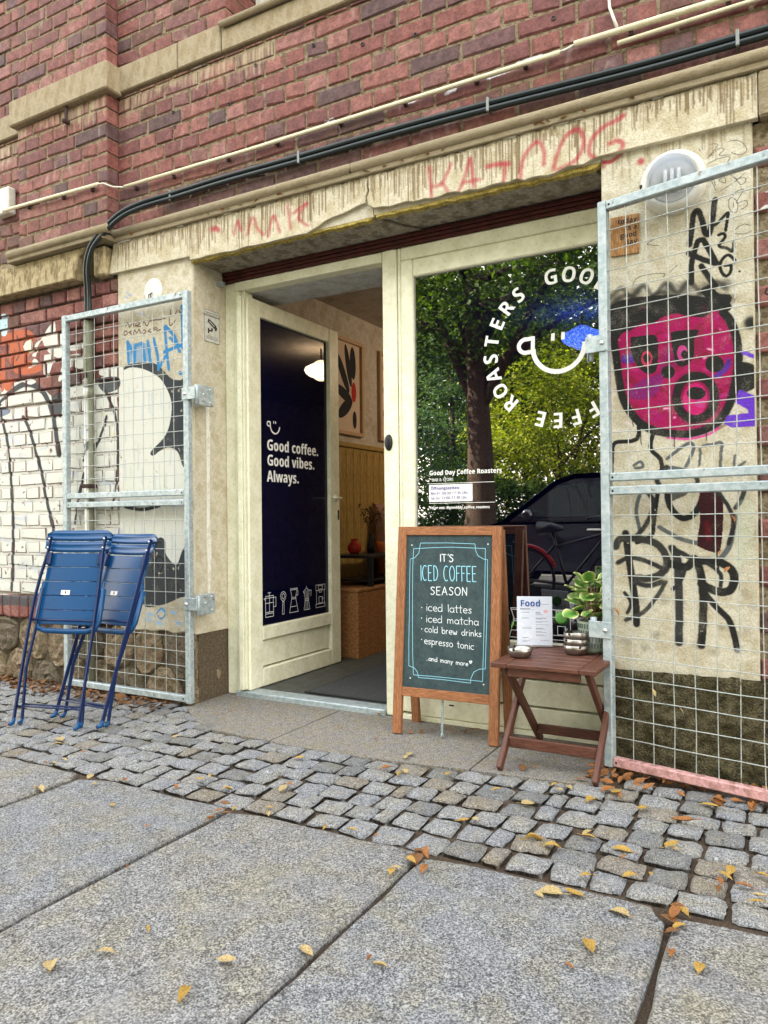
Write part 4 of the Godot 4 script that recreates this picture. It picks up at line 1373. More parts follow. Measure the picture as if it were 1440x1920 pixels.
	# the lit lamp under the ceiling
	var L = thing("ceiling_lamp", "lit white opal dome lamp hanging below the cafe ceiling", "lamp", Vector3(-1.48, 2.62, -2.9))
	b = MB.new(true)
	b.tube([Vector3(0, 0, 0), Vector3(0, -0.14, 0)], 0.009, 8)
	put(L, "stem", b.done(), M.black)
	b = MB.new(true)
	b.lathe([Vector2(0.0, -0.285), Vector2(0.06, -0.28), Vector2(0.115, -0.262), Vector2(0.152, -0.232), Vector2(0.162, -0.205), Vector2(0.15, -0.18), Vector2(0.1, -0.155), Vector2(0.04, -0.142), Vector2(0.0, -0.14)], 28)
	put(L, "lamp_shade", b.done(), M.lamp_opal)
	var light = OmniLight3D.new()
	light.name = "lamp_light"
	light.light_color = Color(1.0, 0.86, 0.68)
	light.light_energy = 0.04
	light.omni_range = 12.0
	light.omni_attenuation = 2.0
	light.light_size = 0.1
	light.shadow_enabled = true
	L.add_child(light)
	light.position = Vector3(0, -0.21, 0)

func picture(label, z, w, h, y, kind):
	var P = thing("wall_picture", label, "picture", Vector3(-3.1005, y, z), Basis(Vector3.UP, PI / 2))
	slabx(P, "frame", span(-w / 2, w / 2, h / 2 - 0.03, h / 2, 0, 0.03), M.picture_frame, 0.002)
	slabx(P, "frame", span(-w / 2, w / 2, -h / 2, -h / 2 + 0.03, 0, 0.03), M.picture_frame, 0.002)
	slabx(P, "frame", span(-w / 2, -w / 2 + 0.03, -h / 2 + 0.031, h / 2 - 0.031, 0, 0.03), M.picture_frame, 0.002)
	slabx(P, "frame", span(w / 2 - 0.03, w / 2, -h / 2 + 0.031, h / 2 - 0.031, 0, 0.03), M.picture_frame, 0.002)
	slabx(P, "paper", span(-w / 2 + 0.031, w / 2 - 0.031, -h / 2 + 0.031, h / 2 - 0.031, 0.0, 0.008), M.picture_paper, 0.0)
	var E = []
	if kind == 0:
		E = [[0.09, 0.2, 0.045, 0.13, 0.05], [0.02, 0.17, 0.035, 0.17, 0.25], [-0.06, 0.1, 0.04, 0.17, 0.55], [-0.05, -0.06, 0.045, 0.13, 1.2], [-0.03, -0.17, 0.05, 0.13, 2.2], [0.11, -0.25, 0.03, 0.07, 0.0]]
	else:
		for k in 6:
			E.append([0.1 * (k % 2) - 0.1, 0.26 - k * 0.1, 0.05, 0.055, 0.0])
			E.append([0.1 * (k % 2) + 0.06, 0.24 - k * 0.1, 0.055, 0.045, 0.3])
	for k in E.size():
		var e = E[k]
		put(P, "petal_print", blob(e, 0.0085 + 0.0002 * k), M.picture_ink)
	if kind == 0:
		put(P, "petal_print", blob([0.1, -0.03, 0.036, 0.08, 0.0], 0.0099), M.picture_red)

func blob(e, z):
	var pts = []
	for i in 20:
		var a = TAU * i / 20
		pts.append(Vector2(e[0], e[1]) + Vector2(cos(a) * e[2], sin(a) * e[3]).rotated(e[4]))
	var b = MB.new()
	b.prism(pts, Vector3(0, 0, z - 0.0008), Vector3.RIGHT, Vector3.UP, 0.0008)
	return b.done()

# ---------------------------------------------------------------- across the street
func leaf_cloud(parent, called, clumps, per, size, material, dim, spread, droop := 0.0):
	var b = MB.new()
	var L = 1.0
	b.tri(Vector3(0, 0, 0), Vector3(0.28, 0.05, 0.45), Vector3(0, 0, 1.0))
	b.tri(Vector3(0, 0, 0), Vector3(0, 0, 1.0), Vector3(-0.28, 0.05, 0.45))
	var mm = MultiMesh.new()
	mm.transform_format = MultiMesh.TRANSFORM_3D
	mm.use_colors = true
	mm.mesh = b.done()
	mm.instance_count = clumps.size() * per
	var n = 0
	for c in clumps:
		var tone = rnd(dim if dim != null else 0.7, 1.3)
		for k in per:
			var d = Vector3(rng.randfn(), rng.randfn() * 0.6, rng.randfn()) * spread
			d.y -= droop * d.length()
			var bs = Basis.from_euler(Vector3(rnd(-0.9, 0.9), rnd(0, TAU), rnd(-0.9, 0.9))).scaled_local(Vector3.ONE * size * rnd(0.7, 1.3))
			mm.set_instance_transform(n, Transform3D(bs, c + d))
			var v = tone * rnd(0.8, 1.2)
			mm.set_instance_color(n, Color(v * rnd(0.85, 1.15), v, v * rnd(0.7, 1.1)))
			n += 1
	var o = MultiMeshInstance3D.new()
	o.name = called
	o.multimesh = mm
	o.material_override = material
	o.set_meta("kind", "stuff")
	parent.add_child(o, true)
	return o

func in_ball(c: Vector3, r: Vector3, hollow):
	while true:
		var v = Vector3(rnd(-1, 1), rnd(-1, 1), rnd(-1, 1))
		if v.length() < 1.0 and v.length() > hollow:
			return c + v * r
	return c

func tree(called, label, at, trunk_h, r0, crown_c, crown_r, n_clumps, per, size, leafmat, spread, limbs := 8):
	var t = thing(called, label, "tree", at)
	var b = MB.new(true)
	var path = []
	var rad = []
	for i in 12:
		var f = i / 11.0
		path.append(Vector3(0.08 * sin(f * 4.0), f * trunk_h - 0.1, 0.06 * sin(f * 5.0 + 1.0)))
		rad.append(r0 * (1.0 - 0.55 * f) * (1.0 + 0.45 * exp(-f * 9.0)))
	b.tube(path, rad, 14)
	put(t, "trunk", b.done(), M.bark)
	for k in limbs:
		var s = path[6 + k % 6]
		var e = in_ball(crown_c, crown_r * 0.85, 0.5)
		b = MB.new(true)
		var m = s.lerp(e, 0.5) + Vector3(0, 0.3, 0)
		b.tube([s, s.lerp(m, 0.6), m, e], [r0 * 0.38, r0 * 0.26, r0 * 0.18, r0 * 0.05], 7)
		put(t, "limb", b.done(), M.bark)
	var clumps = []
	for k in n_clumps:
		clumps.append(in_ball(crown_c, crown_r, 0.35))
	leaf_cloud(t, "crown", clumps, per, size, leafmat, 0.35 if leafmat == M.leaf_lime else 0.6, spread)
	return t

func build_street():
	var st = tree("street_tree", "tall street tree with a thick dark trunk beside the parked car", Vector3(-5.76, -0.03, 10.75), 6.0, 0.33, Vector3(0.3, 6.6, 0.0), Vector3(4.2, 2.6, 3.2), 300, 100, 0.13, M.leaf_deep, 0.4, 14)
	tree("lime_tree", "sunlit yellow-green tree at the edge of the park lawn", Vector3(-5.2, -0.03, 15.0), 2.6, 0.14, Vector3(0.2, 3.1, 0), Vector3(2.4, 2.6, 1.6), 150, 120, 0.11, M.leaf_lime, 0.27)
	tree("lime_tree", "sunlit yellow-green tree near the lone conifer", Vector3(-7.4, -0.03, 19.0), 3.4, 0.18, Vector3(0.2, 4.6, 0), Vector3(2.3, 3.4, 2.0), 130, 100, 0.13, M.leaf_lime, 0.3)
	var pk = tree("park_tree", "dense dark green tree standing deep in the park", Vector3(-3.0, -0.03, 22.0), 4.5, 0.25, Vector3(0, 5.6, 0), Vector3(4.5, 5.2, 3.0), 260, 60, 0.24, M.leaf_deep, 0.6)
	tree("park_tree", "dense dark green tree behind the conifer", Vector3(-11.0, -0.03, 23.0), 4.5, 0.25, Vector3(0, 6.5, 0), Vector3(4.5, 4.5, 3.0), 220, 50, 0.3, M.leaf_deep, 0.6)
	# conifer: drooping tiers
	var t = thing("conifer", "blue-green conifer with drooping tiers beyond the hedge", "tree", Vector3(-8.6, -0.03, 16.0))
	var b = MB.new(true)
	b.tube([Vector3(0, -0.1, 0), Vector3(0, 6.5, 0)], [0.16, 0.03], 9)
	put(t, "trunk", b.done(), M.bark)
	var cl = []
	for k in 11:
		var y = 1.2 + k * 0.5
		var r = 1.7 * (1.0 - (y - 1.0) / 6.5) + 0.25
		for q in 14:
			var a = rnd(0, TAU)
			var rr = r * rnd(0.3, 1.0)
			cl.append(Vector3(cos(a) * rr, y - rr * 0.22, sin(a) * rr))
	leaf_cloud(t, "crown", cl, 90, 0.1, M.leaf_conifer, null, 0.2, 0.2)
	# hedge in two lengths
	for h in [[-9.5, "clipped green hedge beside the conifer"], [-5.5, "clipped green hedge under the lime tree"], [-1.5, "clipped green hedge past the street tree"]]:
		var hd = thing("hedge", h[1], "hedge", Vector3(h[0], -0.03, 13.6))
		var hc = []
		for k in 170:
			hc.append(Vector3(rnd(-2, 2), rnd(0.1, 1.9), rnd(-0.5, 0.5)))
		leaf_cloud(hd, "foliage", hc, 60, 0.11, M.leaf_hedge, null, 0.16)
	# the row goes on along the street, out of the picture: it takes the low sky from the facade
	for p in [[pk, -18.0, 15.0, "dense dark green park tree at the far bend of the lawn"], [pk, 3.5, 16.0, "dense dark green park tree past the hedge end"], [pk, 10.0, 15.0, "dense dark green park tree further along the lawn"], [st, 3.0, 10.75, "tall street tree beyond the parked car's bonnet side"], [st, -15.0, 10.75, "tall street tree up the street from the hedge"], [pk, -9.2, 20.5, "dense dark green park tree close behind the conifer"]]:
		var o = p[0].duplicate()
		o.name = numbered(str(p[0].name).get_slice("_0", 0))
		add_child(o)
		o.position = Vector3(p[1], -0.03, p[2])
		o.rotation.y = p[1]
		o.set_meta("label", p[3])
	build_car()
	build_bicycle()

func build_car():
	var C = thing("parked_car", "dark blue parked car across the pavement mirrored in the shop window", "car", Vector3(-2.55, -0.13, 7.3))
	var b = MB.new()
	var side = [Vector2(-2.25, 0.35), Vector2(-2.27, 0.6), Vector2(-2.2, 0.82), Vector2(-1.25, 1.02), Vector2(-1.05, 1.07), Vector2(2.15, 1.1), Vector2(2.24, 0.95), Vector2(2.27, 0.5), Vector2(2.2, 0.32)]
	b.prism(side, Vector3(0, 0, -0.92), Vector3.RIGHT, Vector3.UP, 1.84, 0.06, true)
	put(C, "body", b.done(), M.car_paint)
	b = MB.new()
	b.prism([Vector2(-1.2, 1.02), Vector2(-1.08, 1.1), Vector2(-0.35, 1.62), Vector2(-0.1, 1.7), Vector2(1.5, 1.72), Vector2(2.05, 1.55), Vector2(2.2, 1.02)], Vector3(0, 0, -0.8), Vector3.RIGHT, Vector3.UP, 1.6, 0.07, true)
	put(C, "roof", b.done(), M.car_paint)
	for s in [1, -1]:
		var z = 0.801 * s
		for w in [[Vector2(-0.9, 1.12), Vector2(-0.3, 1.55), Vector2(0.35, 1.6), Vector2(0.35, 1.12)], [Vector2(0.43, 1.12), Vector2(0.43, 1.6), Vector2(1.25, 1.6), Vector2(1.3, 1.12)], [Vector2(1.38, 1.12), Vector2(1.33, 1.59), Vector2(1.6, 1.56), Vector2(1.95, 1.14)]]:
			b = MB.new()
			b.prism(w, Vector3(0, 0, z if s > 0 else z - 0.006), Vector3.RIGHT, Vector3.UP, 0.006, 0.002, true)
			put(C, "side_window", b.done(), M.car_glass)
		b = MB.new(true)
		b.tube([Vector3(-0.72, 1.12, 0.93 * s), Vector3(-0.68, 1.15, 1.0 * s), Vector3(-0.66, 1.15, 1.1 * s)], [0.05, 0.09, 0.07], 10)
		put(C, "wing_mirror", b.done(), M.car_paint)
		for x in [-1.4, 1.4]:
			b = MB.new(true)
			b.lathe([Vector2(0.2, 0.11), Vector2(0.3, 0.11), Vector2(0.34, 0.08), Vector2(0.34, -0.08), Vector2(0.3, -0.1)], 28, Vector3(x, 0.34, 0.85 * s), Basis(Vector3.RIGHT, PI / 2 * s))
			var ty = put(C, "wheel", b.done(), M.tyre)
			b = MB.new(true)
			b.lathe([Vector2(0.0, 0.09), Vector2(0.05, 0.1), Vector2(0.19, 0.08), Vector2(0.2, 0.11)], 20, Vector3(x, 0.34, 0.85 * s), Basis(Vector3.RIGHT, PI / 2 * s))
			put(ty, "rim", b.done(), M.bolt)
		slabx(C, "headlight", span(-2.275, -2.15, 0.7, 0.8, 0.55 * s - 0.2, 0.55 * s + 0.2), M.white_plastic, 0.03)
		slabx(C, "door_handle", span(0.1, 0.3, 0.93, 0.955, 0.925 * s - 0.012, 0.925 * s + 0.012), M.bolt, 0.005)
	b = MB.new()
	b.box(Vector3(-0.73, 1.37, 0), Vector3(0.012, 0.75, 1.42), 0.002, Basis(Vector3.BACK, -0.94))
	put(C, "windscreen", b.done(), M.car_glass)

func build_bicycle():
	var C = thing("bicycle", "black bicycle with a red mudguard parked near the kerb", "bicycle", Vector3(-2.1, -0.03, 4.25), Basis(Vector3.UP, 0.12))
	var b
	for x in [-0.52, 0.52]:
		b = MB.new(true)
		var ring = []
		for i in 33:
			ring.append(Vector3(x + cos(TAU * i / 32) * 0.33, 0.34 + sin(TAU * i / 32) * 0.33, 0))
		b.tube(ring, 0.018, 8, false)
		var wl = put(C, "wheel", b.done(), M.tyre)
		b = MB.new()
		for i in 14:
			b.tube([Vector3(x, 0.34, 0), Vector3(x + cos(TAU * i / 14) * 0.32, 0.34 + sin(TAU * i / 14) * 0.32, 0)], 0.0015, 4, false)
		put(wl, "spoke", b.done(), M.black)
		b = MB.new(true)
		var f = []
		for i in 13:
			f.append(Vector3(x + cos(0.4 + 2.3 * i / 12) * 0.37, 0.34 + sin(0.4 + 2.3 * i / 12) * 0.37, 0))
		b.tube(f, 0.022, 8)
		if x < 0:
			put(C, "mudguard", b.done(), M.bike_red)
	b = MB.new(true)
	for p in [[Vector3(-0.52, 0.34, 0), Vector3(-0.05, 0.3, 0)], [Vector3(-0.05, 0.3, 0), Vector3(0.38, 0.82, 0)], [Vector3(-0.05, 0.3, 0), Vector3(-0.2, 0.86, 0)], [Vector3(-0.16, 0.7, 0), Vector3(0.37, 0.84, 0)], [Vector3(0.36, 0.95, 0), Vector3(0.52, 0.34, 0)], [Vector3(-0.52, 0.34, 0), Vector3(-0.17, 0.72, 0)]]:
		b.tube(p, 0.017, 8)
	put(C, "frame", b.done(), M.black)
	b = MB.new(true)
	b.tube([Vector3(0.28, 1.0, -0.28), Vector3(0.36, 1.02, -0.1), Vector3(0.36, 0.96, 0), Vector3(0.36, 1.02, 0.1), Vector3(0.28, 1.0, 0.28)], 0.012, 8)
	put(C, "handlebar", b.done(), M.black)
	b = MB.new(true)
	b.tube([Vector3(-0.36, 0.9, 0), Vector3(-0.2, 0.9, 0), Vector3(-0.08, 0.89, 0)], [0.08, 0.06, 0.02], 10)
	put(C, "saddle", b.done(), M.black)

# ---------------------------------------------------------------- wire mesh gates
func gate(called, label, at, bs, dir, rail_mat):
	var G = thing(called, label, "gate", at, bs, "pair of wire mesh gates folded back against the piers")
	# x runs from the hinge post (0) to the free edge (dir * 1.0)
	var W = 1.01
	var t = 0.036
	var b
	for x in [0.0, W - t]:
		slabx(G, "post", xspan(dir, x, x + t, 0.012, 2.225, -t / 2, t / 2), M.galvanised, 0.004)
	slabx(G, "top_rail", xspan(dir, t + 0.0005, W - t - 0.0005, 2.186, 2.222, -t / 2 + 0.001, t / 2 - 0.001), M.galvanised, 0.004)
	slabx(G, "middle_rail", xspan(dir, t + 0.0005, W - t - 0.0005, 1.125, 1.158, -t / 2 + 0.001, t / 2 - 0.001), M.galvanised, 0.004)
	slabx(G, "middle_rail", xspan(dir, t + 0.0005, W - t - 0.0005, 1.072, 1.105, -t / 2 + 0.001, t / 2 - 0.001), M.galvanised, 0.004)
	slabx(G, "bottom_rail", xspan(dir, t + 0.0005, W - t - 0.0005, 0.018, 0.054, -t / 2 + 0.001, t / 2 - 0.001), rail_mat, 0.004)
	for p in [[1.158, 2.186], [0.054, 1.072]]:
		b = MB.new(true)
		var n = 11
		for i in range(1, n + 1):
			var x = dir * (t + (W - 2 * t) * i / (n + 1.0)) + rnd(-0.003, 0.003)
			var path = []
			for k in 7:
				path.append(Vector3(x + rnd(-0.0022, 0.0022), lerpf(p[0], p[1], k / 6.0), 0.002 + rnd(-0.002, 0.002)))
			b.tube(path, 0.002, 5, false)
		n = 12
		for i in range(1, n + 1):
			var y = lerpf(p[0], p[1], i / (n + 1.0)) + rnd(-0.002, 0.002)
			var path = []
			for k in 9:
				path.append(Vector3(dir * lerpf(t, W - t, k / 8.0), y + rnd(-0.002, 0.002), 0.0068 + rnd(-0.002, 0.002)))
			b.tube(path, 0.002, 5, false)
		put(G, "wire_mesh", b.done(), M.wire)
	for y in [1.668, 0.545]:
		var h = slabx(G, "hinge", xspan(dir, -0.055, t + 0.004, y - 0.033, y + 0.033, t / 2, t / 2 + 0.006), M.galvanised, 0.002)
		b = MB.new(true)
		b.lathe([Vector2(0.0, 0.007), Vector2(0.008, 0.006), Vector2(0.009, 0.0)], 12, Vector3(dir * 0.016, y, t / 2 + 0.006), Basis(Vector3.RIGHT, PI / 2))
		put(h, "bolt", b.done(), M.bolt)
		b = MB.new(true)
		b.tube([Vector3(dir * -0.045, y - 0.06, 0.0), Vector3(dir * -0.045, y + 0.045, 0.0)], 0.013, 12)
		put(h, "hinge_pin", b.done(), M.galvanised)
		slabx(h, "wall_plate", xspan(dir, -0.05, -0.034, y - 0.06, y + 0.05, -0.13, -0.012), M.galvanised, 0.003) if dir < 0 else null
		for q in [[0.03, -0.1], [-0.04, -0.1], [0.0, -0.05]]:
			if dir < 0:
				b = MB.new(true)
				b.lathe([Vector2(0.0, 0.004), Vector2(0.006, 0.003), Vector2(0.007, 0.0)], 10, Vector3(0.05, y + q[0], q[1]), Basis(Vector3.BACK, -PI / 2))
				put(h, "bolt", b.done(), M.bolt)
	for c in [[0.05, 2.204], [W - 0.05, 2.204], [0.05, 1.141], [0.05, 1.088], [W - 0.05, 1.088], [0.05, 0.036]]:
		b = MB.new(true)
		b.lathe([Vector2(0.0, 0.0022), Vector2(0.004, 0.002), Vector2(0.005, 0.0)], 8, Vector3(dir * c[0], c[1], t / 2 - 0.001), Basis(Vector3.RIGHT, PI / 2))
		put(G, "rivet", b.done(), M.black)
	return G

func xspan(dir, x0, x1, y0, y1, z0, z1):
	return span(x0, x1, y0, y1, z0, z1) if dir > 0 else span(-x1, -x0, y0, y1, z0, z1)

func build_gates():
	gate("wire_gate", "grey galvanised wire mesh gate behind the folded blue chairs", Vector3(-2.838, 0, 0.058), Basis(), -1.0, M.galvanised)
	gate("wire_gate", "grey galvanised wire mesh gate with a pink sprayed bottom rail", Vector3(-0.672, 0, 0.06), Basis(Vector3.UP, deg_to_rad(-14.0)), 1.0, M.pink_rail)

# ---------------------------------------------------------------- things
func painted_local(m, image, x0, y1, w, h):
	painted(m, image, x0, y1, w, h)
	m.uv2_world_triplanar = false
	return m

func build_things():
	var b
	# conduits and cables
	var cd = thing("electric_conduit", "long thin cream conduit running along the red bricks", "conduit")
	b = MB.new(true)
	b.tube([Vector3(-3.36, 2.912, 0.024), Vector3(-2.4, 2.899, 0.022), Vector3(-1.036, 2.896, 0.022), Vector3(-0.83, 2.897, 0.022)], 0.0105, 10)
	put(cd, "pipe", b.done(), M.conduit)
	b = MB.new(true)
	b.tube([Vector3(-0.77, 2.91, 0.024), Vector3(0.3, 2.895, 0.024)], 0.0125, 10)
	put(cd, "pipe", b.done(), M.conduit)
	b = MB.new(true)
	b.tube([Vector3(-4.36, 2.956, 0.1), Vector3(-3.485, 2.925, 0.104)], 0.0105, 10)
	put(cd, "pipe", b.done(), M.conduit)
	b = MB.new(true)
	b.tube([Vector3(-3.5, 2.926, 0.104), Vector3(-3.44, 2.918, 0.108), Vector3(-3.415, 2.91, 0.06), Vector3(-3.37, 2.912, 0.026)], 0.005, 8)
	b.tube([Vector3(-0.84, 2.897, 0.022), Vector3(-0.8, 2.9, 0.024), Vector3(-0.76, 2.91, 0.024)], 0.006, 8)
	put(cd, "wire", b.done(), M.white_plastic)
	for x in [-3.28, -2.99, -2.6, -2.28, -1.9, -1.55, -1.2, -0.98, -0.55, -0.2]:
		slabx(cd, "clip", span(x - 0.008, x + 0.008, 2.88, 2.9, 0.0, 0.02), M.rust, 0.002)
	for x in [-4.12, -3.8, -3.55]:
		slabx(cd, "clip", span(x - 0.008, x + 0.008, 2.91 - (x + 3.8) * 0.035, 2.942 - (x + 3.8) * 0.035, 0.08, 0.101), M.rust, 0.002)
	cd = thing("short_conduit", "second cream conduit with a white lead just above the long one", "conduit")
	b = MB.new(true)
	b.tube([Vector3(-0.6, 2.862, 0.02), Vector3(0.3, 2.866, 0.02)], 0.009, 10)
	put(cd, "pipe", b.done(), M.conduit)
	b = MB.new(true)
	b.tube([Vector3(-0.64, 3.4, 0.012), Vector3(-0.635, 3.1, 0.012), Vector3(-0.63, 3.02, 0.014), Vector3(-0.615, 2.97, 0.02), Vector3(-0.6, 2.925, 0.024)], 0.006, 8)
	put(cd, "lead", b.done(), M.white_plastic)
	var ca = thing("black_cable", "pair of thick black cables sweeping along the wall into a duct", "cable")
	var path = [[0.3, 2.728], [-0.071, 2.73], [-0.513, 2.733], [-1.126, 2.756], [-1.6, 2.768], [-2.112, 2.772], [-2.6, 2.78], [-2.966, 2.774], [-3.18, 2.748], [-3.317, 2.708], [-3.44, 2.64], [-3.538, 2.572], [-3.61, 2.48], [-3.654, 2.372], [-3.668, 2.28], [-3.666, 2.15]]
	for s in 2:
		var P = []
		for k in path.size():
			var p = path[k]
			var q = path[mini(k + 1, path.size() - 1)]
			var q0 = path[maxi(k - 1, 0)]
			var d = Vector2(q[0] - q0[0], q[1] - q0[1]).normalized().orthogonal() * (0.0132 if s == 0 else -0.0132)
			var out = lerpf(0.032, 0.11, smoothstep(-2.9, -3.42, p[0]))
			if p[1] < 2.56: out = lerpf(0.03, 0.1, smoothstep(2.3, 2.56, p[1]))
			P.append(Vector3(p[0] + d.x, p[1] + d.y, out))
		var sm = []
		for k in P.size() - 1:
			for f in 6:
				sm.append(P[k].cubic_interpolate(P[k + 1], P[maxi(k - 1, 0)], P[mini(k + 2, P.size() - 1)], f / 6.0))
		sm.append(P[-1])
		b = MB.new(true)
		b.tube(sm, 0.0125, 10)
		put(ca, "cable_run", b.done(), M.black_cable)
	for p in [[-2.99, 2.773], [-2.13, 2.772], [-1.14, 2.757], [-0.17, 2.731]]:
		slabx(ca, "clamp", span(p[0] - 0.006, p[0] + 0.006, p[1] - 0.028, p[1] + 0.034, 0.004, 0.047), M.clamp, 0.003)
	var du = thing("cable_duct", "vertical grey duct pipe beside the painted brick wall", "pipe")
	b = MB.new(true)
	b.tube([Vector3(-3.665, 2.2, 0.032), Vector3(-3.665, 1.76, 0.032)], 0.028, 16)
	b.tube([Vector3(-3.665, 1.78, 0.032), Vector3(-3.665, 1.72, 0.032)], 0.031, 16)
	b.tube([Vector3(-3.665, 1.72, 0.032), Vector3(-3.665, -0.03, 0.032)], 0.027, 16)
	put(du, "pipe", b.done(), M.duct)
	for y in [2.19, 1.2, 0.6]:
		slabx(du, "collar", span(-3.7, -3.63, y - 0.012, y + 0.012, 0.0, 0.063), M.rust, 0.004)
	# junction box
	var jb = thing("junction_box", "small white electrical box with a scuffed sticker by the conduit end", "electrical box", Vector3(-4.46, 3.05, 0.0))
	slabx(jb, "case", span(-0.07, 0.09, -0.085, 0.085, 0.0, 0.06), M.white_plastic, 0.008)
	slabx(jb, "sticker", span(-0.03, 0.045, -0.02, 0.05, 0.0602, 0.0612), M.white_print, 0.0)
	# iron hook under the band
	b = MB.new()
	b.bar(Vector3(-3.76, 3.46, 0.1), Vector3(-3.76, 3.355, 0.1), 0.018, 0.012, Vector3.RIGHT, 0.003)
	b.bar(Vector3(-3.76, 3.36, 0.08), Vector3(-3.76, 3.36, 0.125), 0.02, 0.02, Vector3.RIGHT, 0.003)
	tag(put(self, "iron_hook", b.done(), M.rust), "short rusty iron bracket hanging under the stone band", "hook")
	# bulkhead lamp, unlit
	var bl = thing("bulkhead_lamp", "round white bulkhead lamp with a clouded glass dome, unlit", "lamp", Vector3(-0.4, 2.262, 0.0), Basis(Vector3.RIGHT, PI / 2))
	b = MB.new(true)
	b.lathe([Vector2(0.118, 0.0), Vector2(0.12, 0.03), Vector2(0.112, 0.05), Vector2(0.1, 0.058), Vector2(0.088, 0.056), Vector2(0.086, 0.04), Vector2(0.0, 0.03)], 36)
	put(bl, "housing", b.done(), M.white_plastic)
	b = MB.new(true)
	b.lathe([Vector2(0.085, 0.042), Vector2(0.07, 0.036), Vector2(0.0, 0.034)], 32)
	put(bl, "reflector", b.done(), mat("reflector", Color(0.2, 0.21, 0.22), 0.35))
	b = MB.new(true)
	b.lathe([Vector2(0.087, 0.055), Vector2(0.086, 0.085), Vector2(0.074, 0.115), Vector2(0.045, 0.137), Vector2(0.0, 0.144)], 36)
	put(bl, "glass_dome", b.done(), M.lamp_glass)
	b = MB.new(true)
	for s in [-0.024, 0.0, 0.024]:
		b.tube([Vector3(s, 0.05, -0.04), Vector3(s, 0.055, 0.04)], 0.007, 8)
	put(bl, "bulb_tube", b.done(), M.white_print)
	b = MB.new(true)
	for s in [-1, 1]:
		b.lathe([Vector2(0.0, 0.036), Vector2(0.006, 0.035), Vector2(0.008, 0.02)], 10, Vector3(0.113 * s, 0.018, 0.0))
	put(bl, "screw", b.done(), M.black)
	# wooden plaque
	var sg = thing("wooden_plaque", "small wooden plaque reading today is a good day", "sign", Vector3(-0.585, 2.101, 0.0), Basis(Vector3.BACK, -0.01))
	slabx(sg, "plate", span(-0.055, 0.055, -0.078, 0.078, 0.0, 0.008), M.sign_wood, 0.0015)
	for k in 4:
		letters(sg, "lettering", ["today", "is a", "good", "day"][k], 0.0195, M.dark_print, Vector3(0.048, 0.056 - k * 0.0285, 0.0082), Basis(), true, HORIZONTAL_ALIGNMENT_RIGHT, 0.0008)
	# camera warning sign on the reveal
	var im = Image.create(180, 260, false, Image.FORMAT_RGBA8)
	paint_ops(im, CAMERA_SIGN, 1400.0, -0.064, 0.093)
	var wsm = painted_local(mat("warning_sheet", Color(0.6, 0.6, 0.56), 0.5, "plaster", 6.0), im, -0.064, 0.093, 180 / 1400.0, 260 / 1400.0)
	var ws = thing("warning_sign", "white video surveillance sticker with a camera symbol on the door reveal", "sign", Vector3(-2.8672, 2.077, -0.147), Basis(Vector3.UP, PI / 2))
	slabx(ws, "sheet", span(-0.062, 0.062, -0.09, 0.09, 0.0, 0.0025), wsm, 0.0)
	letters(ws, "lettering", "VIDEOÜBERWACHT", 0.0105, M.dark_print, Vector3(0, 0.058, 0.0025), Basis(), true, HORIZONTAL_ALIGNMENT_CENTER, 0.0006)

	build_board()
	build_table()
	chair(Vector3(-3.35, 0, 0.732), Vector3(-3.03, 0, 0.651), Vector3(-3.035, 0.894, 0.399), "folded blue slatted metal chair leaning in front of its twin")
	chair(Vector3(-3.381, 0, 0.55), Vector3(-2.946, 0, 0.58), Vector3(-2.95, 0.896, 0.258), "folded blue slatted metal chair wedged between its twin and the gate")

